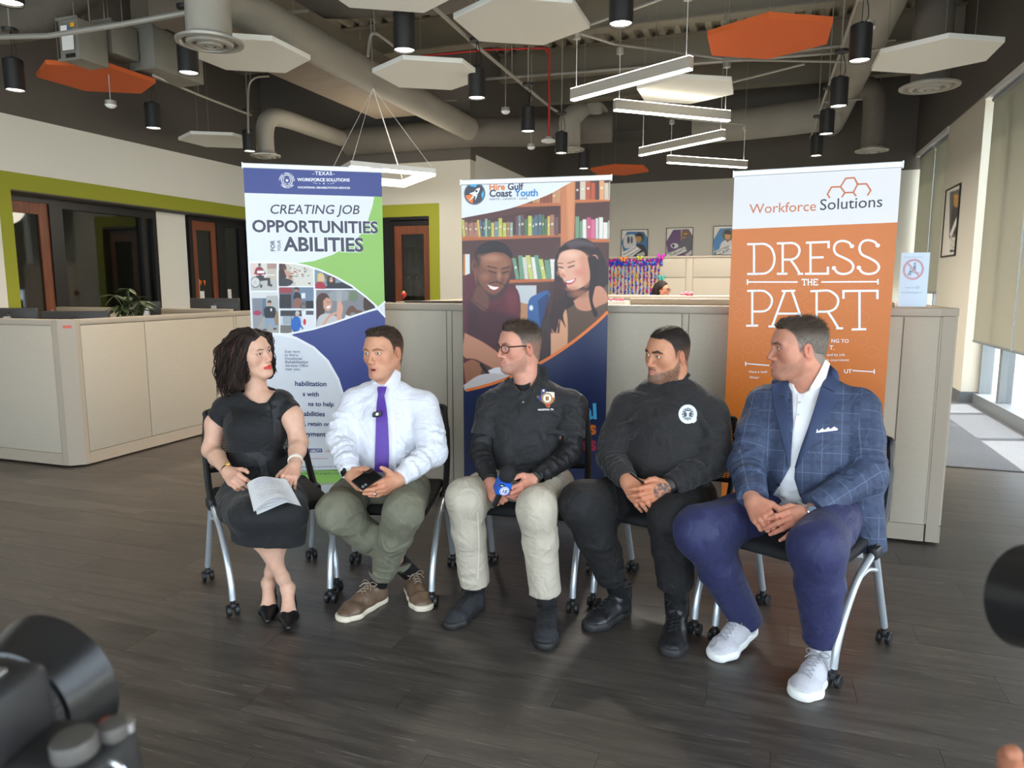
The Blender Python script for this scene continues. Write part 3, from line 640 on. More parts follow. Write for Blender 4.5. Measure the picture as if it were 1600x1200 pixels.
p = atz(1452,138,3.46); D9 = duct('round_duct',bez([(p[0],p[1],3.50),(p[0],p[1],3.8),(p[0]-0.0,p[1]+0.0,4.5),(p[0]-0.0,p[1]+0.0,5.09)],16),0.18,'dark vertical duct drop by the windows behind the white hexagon',M_darkduct)
diffuser(D9,p,0.285,M_galv)
p = atz(1362,237,3.3); D10 = duct('branch_duct',bez([(p[0],p[1],3.34),(p[0],p[1],3.9),(p[0]-0.05,p[1],4.12),(p[0]-0.25,p[1],4.22),(1.05,p[1],4.25)],24),0.15,None,M_darkduct,parent=D6)
diffuser(D6,p,0.22,M_galv)
D11 = duct('cross_duct',[(-1.2,12.6,4.0),(-0.4,12.6,4.02),(0.3,12.6,4.05),(1.0,12.6,4.1)],0.25,None,parent=D6)
p = atz(890,236,3.3); D7 = duct('branch_duct',bez([(p[0],p[1],3.34),(p[0],p[1],3.6),(p[0],p[1]+0.02,3.72),(p[0]+0.08,p[1]+0.15,3.82),(p[0]+0.2,p[1]+0.4,3.84)],24),0.15,None,parent=D1)
diffuser(D1,p,0.21,M_galv)
bx = MB(); bx.rbox((p[0]+0.15,p[1]+0.15,3.6),(p[0]+0.42,p[1]+0.6,3.98),0.06); bx.build('duct_boot',M_steel,D1)
# ---- air boxes with paper tags
def airbox(p,size,label,papers):
 t = thing('air_terminal_box',label,'air box',tuple(p)); sx,sy,sz = size
 MB().rbox((p[0]-sx/2,p[1],p[2]),(p[0]+sx/2,p[1]+sy,p[2]+sz),0.006).build('casing',M_galv2,t)
 MB().box((p[0]-sx/2-0.01,p[1]-0.012,p[2]-0.01),(p[0]+sx/2+0.01,p[1],p[2]+0.012)).build('flange',M_galv2,t,smooth=False); f = MB(); f.box((p[0]-sx/2-0.01,p[1]-0.012,p[2]+sz-0.012),(p[0]+sx/2+0.01,p[1],p[2]+sz+0.01)); f.build('flange',M_galv2,t,smooth=False)
 for (u,v,w_,h_,mm) in papers: MB().box((p[0]-sx/2+u*sx,p[1]-0.016,p[2]+v*sz),(p[0]-sx/2+(u+w_)*sx,p[1]-0.0125,p[2]+(v+h_)*sz)).build('paper_label',mm,t,smooth=False)
 for u in (-1,1): MB().cyl((p[0]+u*sx*0.4,p[1]+sy*0.5,p[2]+sz),(p[0]+u*sx*0.4,p[1]+sy*0.5,ZD-0.005),0.005,n=6).build('hanger_rod',M_galv2,t)
 return t
M_galv2 = mat('dull_galvanised',rgb(140,136,126),0.5,metal=0.3,vary=0.15,vscale=4)
M_yel = mat('yellow_label',rgb(225,170,40),0.6); M_bluel = mat('blue_label',rgb(60,90,150),0.6)
p = atd(110,93,5.9); airbox(p,(0.21,0.28,0.32),'grey air terminal box with a paper label and coloured stickers',[(0.22,0.22,0.6,0.36,M_paper),(0.2,0.62,0.32,0.2,M_paper),(0.56,0.62,0.12,0.14,M_bluel),(0.72,0.76,0.2,0.1,M_yel),(0.36,0.03,0.46,0.1,M_blackpaint)])
p = atd(163,84,6.2); airbox(p,(0.20,0.28,0.27),'smaller grey air terminal box with one white paper label',[(0.15,0.3,0.45,0.55,M_paper)])
p = atd(222,108,6.45); airbox(p,(0.3,0.6,0.36),'plain grey sheet metal plenum box at the end of the air boxes',[])
# ---- pipes and conduit
def pipe(name,pts,r,label,m=M_galv,cat='pipe'):
 o = tag(MB().tube(pts,r,8).build(name,m),label,cat); q = pts[len(pts)//2]
 if cat == 'conduit': MB().cyl(q,(q[0],q[1],ZD-0.005),0.004,n=6).build('hanger_rod',M_galv,o)
 return o
pipe('steel_strut',[atd(-20,58,5.6),atd(75,56,5.4),atd(190,38,5.3),atd(300,18,5.2)],0.02,'bare metal strut crossing the top left in front of the air boxes')
pipe('electrical_conduit',[atd(240,118,6.6),atd(310,148,7.6),atd(392,180,9.0)],0.014,'thin conduit along the dark upper left wall',cat='conduit')
pipe('electrical_conduit',bez([atd(388,208,8.6),atd(388,140,8.6),atd(398,122,8.6),atd(420,119,8.8)],12),0.012,'bent conduit hooked above the pendant behind the small white hexagon',cat='conduit')
pipe('electrical_conduit',[atd(662,-4,5.4),atd(745,72,6.6),atd(800,118,7.8),atd(860,168,9.4),(-2.5,11.5,3.75)],0.017,'conduit slanting down past the second pendant towards the middle',cat='conduit')
pipe('electrical_conduit',bez([atd(575,88,6.6),atd(578,60,6.6),atd(585,52,6.6),atd(600,60,6.8),atd(640,92,7.6)],14),0.014,'hooked conduit over the long round duct',cat='conduit')
pipe('sprinkler_pipe',[atz(700,128,4.55),atz(1420,74,4.55)],0.022,'straight sprinkler pipe crossing under the deck')
pipe('sprinkler_pipe',[atz(1130,92,4.6),atz(1400,62,4.6)],0.02,'sprinkler pipe behind the large orange hexagon')
pipe('electrical_conduit',[(0.62,5.2,3.72),(0.62,8,3.72),(0.6,12.5,3.72)],0.013,'conduit feeding the row of pendants on the right',cat='conduit')
pipe('red_hose',bez([atd(852,75,9.2),atd(856,82,9.2),atd(858,78,9.2),atd(858,130,9.2),atd(858,200,9.3),atd(857,215,9.3)],20),0.012,'red coiled cable dropping to the round ceiling speaker',M_red,'cable')
pipe('red_hose',[atd(655,88,8.6),atd(760,78,8.9),atd(852,75,9.2)],0.01,'thin red fire alarm cable running along the deck',M_red,'cable')
def sensor(px,py,D,label,r=0.05,big=False):
 p = atd(px,py,D); t = thing('ceiling_sensor',label,'sensor',tuple(p))
 MB().lathe([(r*1.0,0.0),(r,r*0.8),(r*0.5,r*0.85)],p,n=18).build('housing',M_galv if not big else M_whitemetal,t)
 MB().lathe([(r*0.2,-r*0.65),(r*0.7,-r*0.5),(r*1.05,-r*0.1),(r*1.08,0.0)],p,n=18).build('sensor_lens',M_whitemetal,t)
 MB().cyl(p+np.array([0,0,r*0.8]),(p[0],p[1],ZD-0.005),0.005,n=6).build('drop_rod',M_galv,t)
sensor(1355,44,5.6,'white dome sensor in front of the nearest pendant on the right',0.055)
sensor(173,164,6.4,'small white dome sensor under the left orange hexagon',0.045)
sensor(790,174,8.4,'white sensor hanging under the slanting conduit',0.05)
sensor(830,230,9.6,'small sensor left of the middle elbow duct',0.05)
p = atd(857,220,9.3); t = thing('round_ceiling_speaker','flat white disc speaker hanging from the red cable','speaker',tuple(p))
MB().lathe([(0.03,-0.03),(0.095,-0.012),(0.095,0.008),(0.06,0.02),(0.03,0.05)],p,n=22).build('disc',M_whitemetal,t)
def grille(px0,py0,px1,py1,y,label):
 a,b = aty(px0,py0,y),aty(px1,py1,y); t = thing('air_grille',label,'vent',tuple((a+b)/2))
 f = MB(); x0,x1,z0,z1 = min(a[0],b[0]),max(a[0],b[0]),min(a[2],b[2]),max(a[2],b[2])
 f.box((x0,y-0.01,z0),(x1,y,z1)); f.build('grille_back',M_blackpaint,t,smooth=False)
 k = 6
 for i in range(k): MB().box((x0,y-0.03,z0+(z1-z0)*(i+0.2)/k),(x1,y-0.011,z0+(z1-z0)*(i+0.55)/k)).build('slat',M_galv2,t,smooth=False)
grille(962,206,1008,217,YB-0.02,'black louvred air grille on the dark back wall behind the lamps')
grille(1198,184,1251,195,YB-0.02,'louvred air grille on the dark back wall left of the window side duct')
# ================================================================ cubicles and what stands in them
M_fab = mat('beige_panel_fabric',rgb(180,170,153),0.9,bump=0.5,bscale=600,bdist=0.0012,vary=0.06,vscale=40,stretch=(1,1,4))
M_pf = mat('taupe_panel_frame',rgb(164,152,136),0.55)
M_desk = mat('desk_laminate',rgb(190,182,168),0.5)
def partition(name,label,p0,p1,h,seams=(),th=0.08,side=1,kick=0.11,top=0.045,group=None,floor_gap=0.015,panels=True):
 """office screen from p0 to p1 (xy). fabric tiles, frame, top cap; seams: distances along it"""
 p0 = np.array([*p0,0.0]); p1 = np.array([*p1,0.0]); d = p1-p0; L_ = np.linalg.norm(d); d /= L_; n = np.array([-d[1],d[0],0])
 t = thing(name,label,'partition',tuple((p0+p1)/2),math.atan2(d[1],d[0]),group)
 M = Matrix(((d[0],n[0],0,p0[0]),(d[1],n[1],0,p0[1]),(0,0,1,0),(0,0,0,1)))
 MB().box((0,-th/2+0.008,floor_gap),(L_,th/2-0.008,h-top),M=M).build('screen_frame',M_pf,t,smooth=False,bevel=0.002)
 MB().rbox((-0.002,-th/2-0.004,h-top),(L_+0.002,th/2+0.004,h),0.006,M=M).build('top_cap',M_pf,t)
 MB().box((0,-th/2,floor_gap),(L_,-th/2+0.008,kick),M=M).build('kick_plate',M_pf,t,smooth=False)
 xs = [0]+list(seams)+[L_]
 for a,b in zip(xs[:-1],xs[1:]):
  if b-a < 0.02: continue
  MB().rbox((a+0.003,-th/2-0.002,kick+0.004),(b-0.003,-th/2+0.012,h-top-0.004),0.004,M=M).build('fabric_tile',M_fab,t)
  MB().rbox((a+0.003,th/2-0.012,kick+0.004),(b-0.003,th/2+0.002,h-top-0.004),0.004,M=M).build('fabric_tile',M_fab,t)
 return t
partition('cubicle_partition','low beige cubicle screen at the left edge, running to its corner post',(-7.7,4.16),(-5.235,4.16),1.18,(1.1,))
partition('cubicle_partition','low beige cubicle screen from the corner post towards the blue banner',(-5.12,4.24),(-5.12,7.2),1.18,(0.63,1.75,1.79,2.9))
ct = thing('corner_post','chamfered taupe corner post of the low left cubicle with a red sticker','post',(-5.16,4.2,0))
MB().prism([(-5.235,4.12),(-5.17,4.12),(-5.08,4.2),(-5.08,4.24),(-5.235,4.24)],0.015,1.18).build('post',M_pf,ct,smooth=False,bevel=0.003)
MB().box((-0.03,-0.0006,-0.011),(0.03,0.0006,0.011),M=Matrix.Translation((-5.121,4.164,1.125)) @ Matrix.Rotation(math.radians(41.6),4,'Z') @ Matrix.Translation((0.0,-0.002,0))).build('red_sticker',[mat('red_white_sticker',rgb(196,96,84),0.6)],ct,smooth=False)
partition('cubicle_partition','low inner cubicle screen behind the monitors on the left',(-7.6,6.1),(-5.2,6.1),1.2,(1.4,))
dk = thing('desk','cubicle desk top hidden behind the low left screens','desk',(-6.3,5.0,0))
MB().rbox((-7.6,4.22,0.70),(-5.2,4.95,0.73),0.005).build('desk_top',M_desk,dk)
MB().rbox((-7.6,4.95,0.70),(-5.75,5.9,0.73),0.005).build('desk_top',M_desk,dk)
for x in (-7.55,-5.85): MB().box((x,4.3,0.0),(x+0.03,5.85 if x > -6 else 4.9,0.70)).build('panel_leg',M_desk,dk,smooth=False)
d2 = thing('desk','desk of the far left workstation behind the inner screen','desk',(-6.3,6.9,0))
MB().rbox((-7.6,6.2,0.70),(-5.2,7.15,0.73),0.005).build('desk_top',M_desk,d2)
for x in (-7.55,-5.3): MB().box((x,6.25,0),(x+0.03,7.1,0.70)).build('panel_leg',M_desk,d2,smooth=False)
partition('cubicle_partition','tall beige cubicle screen behind the seated panel, its end beside the carpet',(-3.0,4.47),(0.92,4.47),1.325,(1.0,1.04,2.55,2.59,3.74),group=None)
partition('cubicle_partition','beige side screen of the right hand cubicle end, running back from the sign',(0.96,4.43),(0.96,6.3),1.325,(1.0,))
partition('cubicle_partition','second row cubicle screen with pale tiles behind the tall one',(-1.02,5.95),(0.9,5.95),1.34,(1.05,1.13))
partition('cubicle_partition','third row cubicle screen, only its top cap showing',(-1.9,7.6),(0.9,7.6),1.34,(0.9,))
partition('cubicle_partition','fourth row cubicle screen in front of the seated far worker',(-2.6,10.0),(0.6,10.0),1.31,(1.3,))
partition('cubicle_partition','cubicle screen running back behind the middle banner',(-3.02,4.5),(-3.02,7.4),1.30,(1.5,))
t = thing('tall_partition','tall beige panel wall below the career posters','partition',(-1.2,12.6,0))
seam = aty(1071,440,12.55)[0]; seam2 = aty(1082,440,12.55)[0]; zr = aty(1020,434,12.55)[2]
MB().box((-3.4,12.57,0.01),(0.5,12.64,1.90)).build('screen_frame',M_pf,t,smooth=False)
MB().rbox((-3.4,12.55,1.90),(0.5,12.66,1.935),0.006).build('top_cap',M_pf,t)
for a,b in ((-3.4,seam),(seam,seam2),(seam2,0.5)):
 for c,d in (((0.1,1.9),) if b-a < 0.3 else ((0.1,zr),(zr,1.9))): MB().rbox((a+0.008,12.555,c+0.008),(b-0.008,12.58,d-0.008),0.004).build('fabric_tile',M_fab,t)
M_mon = mat('dark_plastic',rgb(52,49,47),0.4); M_silver = mat('silver_plastic',rgb(188,188,186),0.4,metal=0.3)
def monitor(a,b,D,label,logo=True,dz=0.0,deskz=0.73,clip=True):
 A,Bp = atd(*a,D),atd(*b,D); top = A[2]+dz; c = (A+Bp)/2; w = np.linalg.norm((Bp-A)[:2]); h = w*0.6
 d = np.array([Bp[0]-A[0],Bp[1]-A[1],0]); d /= np.linalg.norm(d); n = np.array([d[1],-d[0],0])
 t = thing('computer_monitor',label,'monitor',(c[0],c[1],deskz),math.atan2(d[1],d[0]))
 M = Matrix(((d[0],-n[0],0,c[0]),(d[1],-n[1],0,c[1]),(0,0,1,0),(0,0,0,1)))
 MB().rbox((-w/2,-0.018,top-h),(w/2,0.02,top),0.008,M=M).build('casing',M_mon,t)
 MB().box((-w/2+0.01,0.0202,top-h+0.012),(w/2-0.01,0.0212,top-0.01),M=M).build('screen',M_blackpaint,t,smooth=False)
 MB().rbox((-0.035,-0.055,deskz+0.02),(0.035,-0.019,top-h*0.42),0.01,M=M).build('stand_neck',M_silver,t)
 MB().rbox((-0.11,-0.13,deskz),(0.11,0.08,deskz+0.02),0.008,M=M).build('stand_base',M_silver,t)
 g = MB(); s = Sheet(c*np.array([1,1,0])+n*0.0195,d,(0,0,1)); cz = top-h*0.20
 lg = MB(); s.poly(lg,ell(0,cz,0.026,0.026,24),0.0,0); k = lg.build('logo_badge',mat('logo_dark',rgb(24,22,22),0.3),t,smooth=False)
 if logo:
  tx = MB(); s.text(tx,'hp',0.002,cz-0.010,0.040,0.0006,shear=0.25,bold=0.0008); tx.build('logo_letters',mat('logo_grey',rgb(96,92,88),0.4),t,smooth=False)
 cl = MB(); cl.rbox((-0.03,-0.05,top-h*0.36),(0.03,-0.019,top-h*0.25),0.008,M=M); cl.build('mount_clip',M_silver,t)
 return t
monitor((0-30,481),(58,481),6.35,'dark computer monitor seen from behind at the left edge')
monitor((66,486),(170,486),6.3,'dark monitor seen from behind, left of the potted plant, with round logo')
monitor((210,471),(250,471),7.4,'small dark monitor partly behind the plant leaves',False)
monitor((297,466),(374,466),7.9,'dark monitor seen from behind under the second office door')
monitor((632,470),(740,470),6.0,'dark monitor seen from behind between the blue and the bookshelf banners')
monitor((600,472),(633,472),5.9,'dark monitor mostly hidden behind the blue and white banner')
for i,(x0,x1,y0,y1) in enumerate([(-3.4,-2.2,5.3,6.3),]):
 t = thing('desk','desk behind the tall cubicle screen, hidden by the banners','desk',(x0,y0,0))
 MB().rbox((-2.95,5.35,0.70),(-2.2,6.4,0.73),0.005).build('desk_top',M_desk,t)
 for q in (-2.9,-2.3): MB().box((q,5.4,0),(q+0.03,6.3,0.70)).build('panel_leg',M_desk,t,smooth=False)
M_leaf = mat('leaf_green',rgb(52,70,34),0.45,vary=0.4,vscale=8,objvar=0.35); M_pot = mat('dark_pot',rgb(60,52,46),0.6)
pc = atd(203,480,6.6); pt = thing('potted_plant','bushy green money tree plant standing behind the low left cubicle','plant',(pc[0],pc[1],0.73))
MB().lathe([(0.06,0),(0.085,0.15),(0.09,0.16),(0.078,0.15),(0.07,0.13)],(pc[0],pc[1],0.73),n=20).build('pot',M_pot,pt)
lf = MB(); Lp = []
for i in range(7):
 s = i/6; w = 0.021*math.sin(PI*min(1,s*0.9+0.08))**0.8
 Lp += [(-w,s*0.16,-0.03*s*s+0.006),(0,s*0.16,-0.03*s*s),(w,s*0.16,-0.03*s*s+0.006)]
lf.add(Lp,[(i*3+j,i*3+j+1,i*3+j+4,i*3+j+3) for i in range(6) for j in range(2)])
leaf0 = lf.build('leaf',M_leaf,pt,local=True); leafm = leaf0.data; bpy.data.objects.remove(leaf0)
rs = random.Random(5); stem = MB()
for i in range(13):
 a = rs.uniform(0,2*PI); rr = rs.uniform(0.02,0.13); hz = rs.uniform(0.44,0.70)
 tip = np.array([pc[0]+rr*math.cos(a)*1.25,pc[1]+rr*math.sin(a),0.73+hz-0.25*rr]); stem.tube(bez([(pc[0]+0.02*math.cos(a),pc[1]+0.02*math.sin(a),0.87),(pc[0]+rr*0.5*math.cos(a),pc[1]+rr*0.5*math.sin(a),0.73+hz*0.75),tip],8),0.004,5)
 for j in range(6):
  o = bpy.data.objects.new('leaf',leafm); COL.objects.link(o); o.parent = pt
  o.location = Vector(tip)-Vector(pt.location); o.rotation_euler = (rs.uniform(-0.75,0.15),rs.uniform(-0.3,0.3),j*PI/3+a+rs.uniform(-0.2,0.2)); k = rs.uniform(0.75,1.1); o.scale = (k,k,k)
stem.build('stem',mat('stem_green',rgb(80,84,50),0.6),pt)
def note(sheet_x,y0,y1,z0,z1,m,label):
 tag(box('paper_note',(sheet_x,y0,z0),(sheet_x+0.002,y1,z1),m),label,'paper')
def gl(px,py): return atx(px,py,XRc+0.012)
def noteglass(px0,py0,px1,py1,m,label,parentless=True):
 a,b = gl(px0,py0),gl(px1,py1); return tag(box('paper_note',(XRc+0.009,min(a[1],b[1]),min(a[2],b[2])),(XRc+0.0105,max(a[1],b[1]),max(a[2],b[2])),m),label,'paper')
noteglass(94,454,109,472,M_paper,'white notice taped on the large office window on the left')
noteglass(305,436,313,463,M_paper,'tall white notice with orange decoration on the second office door glass')
noteglass(307,455,320,468,M_paper,'second white notice low on the second office door glass')
noteglass(355,452,362,466,M_paper,'narrow white notice on the window beside the blue banner')
M_orange = mat('orange_paper',rgb(214,110,40),0.7)
for i,px in enumerate((304.5,311,317)):
 a = gl(px,438); b_ = gl(px+5,447)
 mb = MB(); mb.prism([(a[1],a[2]),(b_[1],a[2]),((a[1]+b_[1])/2,b_[2])][::-1],0,0.002,(XRc+0.0122,0,0),(0,1,0),(0,0,1)); o = mb.build('paper_pennant',M_orange,smooth=False); tag(o,('left','middle','right')[i]+' one of three orange paper pennants on the second office door glass','pennant','orange pennants on the office door')
yb = YW+0.34
fc = MB(); a,b_ = aty(621,388,yb),aty(664,470,yb); rs = random.Random(3)
colz = [mat('foil_yellow',rgb(170,160,50),0.3,metal=0.5),mat('foil_green',rgb(90,120,70),0.3,metal=0.5),mat('foil_blue',rgb(70,100,130),0.3,metal=0.5)]
x = a[0]
while x < b_[0]: fc.box((x,yb+0.3,b_[2]-0.5),(x+0.012,yb+0.302,a[2]+rs.uniform(-0.03,0.0)),rs.randrange(3)); x += 0.016
fo = fc.build('foil_fringe_curtain',colz,smooth=False); tag(fo,'shiny yellow green foil fringe curtain behind the lime framed door','curtain',kind='stuff')
box('header_tape',(a[0]-0.02,yb+0.295,a[2]),(b_[0]+0.02,yb+0.31,a[2]+0.03),colz[0],fo)
MB().box((a[0]-0.03,yb+0.296,a[2]+0.03),(a[0]-0.028,yb+0.302,2.62)).build('hang_string',M_paper,fo,smooth=False)
rc = thing('foil_balloon','grey raccoon shaped foil balloon floating behind the lime framed door','balloon',tuple(aty(647,440,yb)))
M_rg = mat('foil_grey',rgb(150,142,134),0.25,metal=0.3); M_rd = mat('foil_darkbrown',rgb(60,48,42),0.3); M_rw = mat('foil_cream',rgb(210,202,190),0.3)
c = aty(647,428,yb); MB().ball(c,0.12,20,sc=(1.12,0.6,0.9)).build('balloon_head',M_rg,rc)
c2 = aty(653,447,yb); MB().ball(c2,0.075,16,sc=(1,0.6,1.1)).build('balloon_body',M_rg,rc)
e = MB();
for px in (640,652): q = aty(px,431,yb); e.ball((q[0],yb-0.055,q[2]),0.05,12,sc=(1.1,0.4,0.9))
e.build('eye_patch',M_rd,rc); e = MB()
q = aty(641,434,yb); e.ball((q[0],yb-0.075,q[2]),0.026,12,sc=(1,0.4,1)); q = aty(654,434,yb); e.ball((q[0],yb-0.075,q[2]),0.02,12,sc=(1,0.4,1)); e.build('eye_white',M_rw,rc)
e = MB();
for px in (641,653): q = aty(px,434,yb); e.ball((q[0],yb-0.086,q[2]),0.012,10,sc=(1,0.4,1))
e.build('pupil',M_rd,rc); e = MB()
for px,py in ((635,421),(650,414)): q = aty(px,py,yb); e.ball(q,0.028,10,sc=(1,0.5,1.2))
e.build('balloon_ear',M_rg,rc); MB().cyl(aty(653,452,yb),(aty(653,452,yb)[0],yb,0.02),0.002,n=5).build('balloon_string',M_paper,rc)
sb = aty(631,461,9.4); t = thing('strawberry_decoration','small red strawberry decoration on a stick in front of the lime framed door','decoration',(sb[0],9.4,0))
MB().lathe([(0.004,-0.05),(0.03,-0.02),(0.042,0.015),(0.03,0.035),(0.006,0.038)],sb,n=16).build('berry',mat('strawberry_red',rgb(196,60,52),0.4),t)
MB().lathe([(0.03,0.03),(0.014,0.05),(0.006,0.06)],sb,n=8).build('berry_leaves',mat('pale_cream',rgb(214,196,150),0.5),t)
MB().cyl((sb[0],9.4,0.003),sb-np.array([0,0,0.045]),0.004,n=6).build('stick',M_blackpaint,t); MB().lathe([(0.08,0),(0.08,0.02),(0.01,0.03)],(sb[0],9.4,0.003),n=14).build('stick_base',M_blackpaint,t)
# ---- posters on the back wall
def frame_poster(name,sh,region,label,cat,m_frame,fn,nx=70,ny=74,fw=0.012,th=0.018):
 u0,v0,u1,v1 = region; t = thing(name,label,cat,tuple(sh.pt((u0+u1)/2,(v0+v1)/2)),math.atan2(sh.x[1],sh.x[0]))
 f = MB()
 for (a,b,c,d) in ((u0,v0,u1,v0+fw),(u0,v1-fw,u1,v1),(u0,v0+fw,u0+fw,v1-fw),(u1-fw,v0+fw,u1,v1-fw)): sh.poly(f,[(a,b),(c,b),(c,d),(a,d)],0.001,0,th)
 f.build('frame',m_frame,t,smooth=False)
 painted('print',sh,(u0+fw,v0+fw,u1-fw,v1-fw),nx,ny,fn,0.006,M_print,t)
 bk = MB(); sh.poly(bk,[(u0+0.004,v0+0.004),(u1-0.004,v0+0.004),(u1-0.004,v1-0.004),(u0+0.004,v1-0.004)],0.0005,0,0.004); bk.build('backing',M_blackpaint,t,smooth=False)
 return t
shB = Sheet((-3.0,YB-0.002,0),(1,0,0),(0,0,1))
def uvr(sh,x0,y0,x1,y1):
 a = sh.uv(x0,y1); b = sh.uv(x1,y0); return (a[0],a[1],b[0],b[1])
def poster_base(P,x,bg,skin=True):
 P.aa = 0.6; P.C[:] = rgb(226,220,206)[:3]
def p1(P):
 poster_base(P,970,None); P.poly([(971,378),(980,362),(1006,362),(1012,372),(1012,404),(976,404)],(58,116,160))
 P.ell(1000,371,7,8,(70,92,66)); P.smooth([(976,368),(991,367),(993,384),(978,388),(974,380)],(206,204,200)); P.ell(982,375,2,6,(60,60,62)); P.ell(987,375,2,6,(90,90,92))
 P.ell(998,373,4,6,(186,134,70)); P.smooth([(993,367),(998,363),(1004,366),(1005,374),(1002,370),(995,369)],(34,30,28)); P.smooth([(990,404),(994,384),(1000,381),(1008,386),(1010,404)],(44,40,44)); P.poly([(994,398),(1006,393),(1008,398),(1002,402)],(190,188,186))
 P.poly([(973,394),(993,384),(1002,390),(983,404),(974,404)],(236,234,228))
def p2(P):
 poster_base(P,1040,None); P.poly([(1041,378),(1052,359),(1076,358),(1083,370),(1083,402),(1044,402)],(96,62,106))
 P.rect(1064,358,1066,380,(190,160,120)); P.smooth([(1065,364),(1071,360),(1078,364),(1079,380),(1066,378)],(120,82,50)); P.ell(1071,370,4,6,(196,140,76)); P.rect(1067,367,1075,370,(70,60,50)); P.smooth([(1060,388),(1066,374),(1082,370),(1084,392),(1070,398)],(86,84,92)); P.ell(1054,384,6,4,(214,212,208)); P.ell(1052,384,2.2,2.6,(40,40,44)); P.poly([(1070,398),(1083,389),(1084,396),(1074,400)],(196,190,186))
 P.poly([(1041,396),(1070,385),(1073,392),(1050,402),(1042,402)],(236,234,228))
def p3(P):
 poster_base(P,1113,None); P.poly([(1114,376),(1125,357),(1150,356),(1156,372),(1156,402),(1116,402)],(58,124,178))
 P.ell(1137,367,9,9,(74,92,66)); P.ell(1137,368,4.5,7,(206,146,86)); P.smooth([(1132,366),(1133,360),(1140,360),(1142,366)],(46,38,30)); P.smooth([(1122,398),(1127,380),(1137,375),(1148,380),(1152,398)],(212,210,208)); P.poly([(1133,374),(1137,379),(1141,374)],(160,80,60))
 P.poly([(1116,393),(1140,381),(1144,388),(1122,400)],(236,234,228))
for reg,fn,lab,words_ in (((970,358,1013,403),p1,'framed career poster with blue hexagon, left of three on the back wall',(('RADIOLOGIC',(975,399),(995,387)),('TECHNOLOGISTS',(979,403),(1002,389.5)))),
      ((1040,355,1083.5,401),p2,'framed career poster with purple hexagon, middle one on the back wall',(('RESPIRATORY',(1043,398),(1071,387)),('THERAPISTS',(1047,401),(1072,391)))),
      ((1113,352,1157,399),p3,'framed career poster of a nurse, partly behind the orange banner',(('REGISTERED',(1117,397),(1141,385)),('NURSES',(1123,400),(1141,390))))):
 t = frame_poster('framed_poster',shB,uvr(shB,*reg),lab,'poster',M_blackpaint,fn)
 tx = MB()
 for s_,a,b in words_: shB.fit(tx,s_,a,b,0.0066,bold=0.02)
 tx.build('lettering',mat('ink_black',rgb(30,28,28),0.5),t,smooth=False)
shP = Sheet((XR-0.002,12.0,0),(0,-1,0),(0,0,1))
a = atx(1479,296,XR); b_ = atx(1500,400,XR)
def pp(P):
 P.aa = 0.7; P.C[:] = rgb(222,216,204)[:3]
 P.poly([(1484,300),(1504,294),(1502,370),(1483,372)],(96,92,88)); P.smooth([(1487,330),(1493,316),(1501,320),(1503,362),(1486,362)],(44,42,42)); P.ell(1494,316,4,8,(190,140,70)); P.ell(1494,307,4,3.5,(200,150,60)); P.poly([(1484,366),(1494,340),(1496,346),(1486,372)],(222,218,210))
 for k in range(6): P.line([(1485,374+k*2.6),(1500,373+k*2.6)],0.7,(120,116,110))
 P.rect(1484,390,1491,394,(60,60,60))
frame_poster('framed_poster',shP,(12.0-11.72,1.83,12.0-10.93,2.76),'tall framed black and white poster of a worker on the window pier','poster',M_blackpaint,pp,60,70,0.02)
sw = thing('light_switch','small white switch plate on the window pier under the poster','switch',tuple(atx(1482,491,XR)))
q = atx(1482,491,XR); MB().rbox((XR-0.008,q[1]-0.04,q[2]-0.06),(XR-0.001,q[1]+0.04,q[2]+0.06),0.003).build('plate',M_whitemetal,sw); MB().rbox((XR-0.013,q[1]-0.015,q[2]-0.03),(XR-0.007,q[1]+0.015,q[2]+0.03),0.002).build('rocker',M_whitemetal,sw)
sw = thing('wall_socket','white wall socket low on the window pier','socket',tuple(atx(1484,565,XR)))
q = atx(1484,565,XR); MB().rbox((XR-0.008,q[1]-0.04,q[2]-0.06),(XR-0.001,q[1]+0.04,q[2]+0.06),0.003).build('plate',M_whitemetal,sw)
for dz in (-0.025,0.025): MB().rbox((XR-0.01,q[1]-0.015,q[2]+dz-0.015),(XR-0.007,q[1]+0.015,q[2]+dz+0.015),0.002).build('outlet',M_whitemetal,sw)
# ---- shiny bead curtain with butterflies
yc = 12.53; rs = random.Random(11)
foil = [mat('foil_'+n,rgb(*c),0.25,metal=0.55) for n,c in (('royal',(40,70,190)),('magenta',(190,40,150)),('gold',(210,160,40)),('violet',(110,60,170)),('crimson',(190,40,60)),('sky',(90,160,220)))]
bc = MB(); a,b_ = aty(952,406,yc),aty(1034,404,yc)
for i in range(150):
 f = rs.random(); x = a[0]+(b_[0]-a[0])*f; zt = a[2]+(b_[2]-a[2])*f-rs.uniform(0.0,0.10); bc.ball((x,yc,zt),rs.uniform(0.014,0.026),6,rs.choice([0,0,0,5,1,3]) if zt < a[2]-0.03 else rs.choice([1,1,3]),sc=(1,0.5,1))
bt = aty(990,459,yc)[2]
for i in range(14):
 x = a[0]+(b_[0]-a[0])*(i+0.4)/14; bc.cyl((x,yc,bt),(x,yc,a[2]-0.05),0.004,n=4,m=3); z = a[2]-0.12
 while z > bt: bc.ball((x+rs.uniform(-0.008,0.008),yc,z),rs.uniform(0.010,0.021),6,rs.choice(range(6)),sc=(1,0.6,1.2)); z -= rs.uniform(0.022,0.042)
o = bc.build('bead_curtain',foil,smooth=False); tag(o,'sparkling multicoloured bead curtain hung on the tall beige panel wall','curtain',kind='stuff')
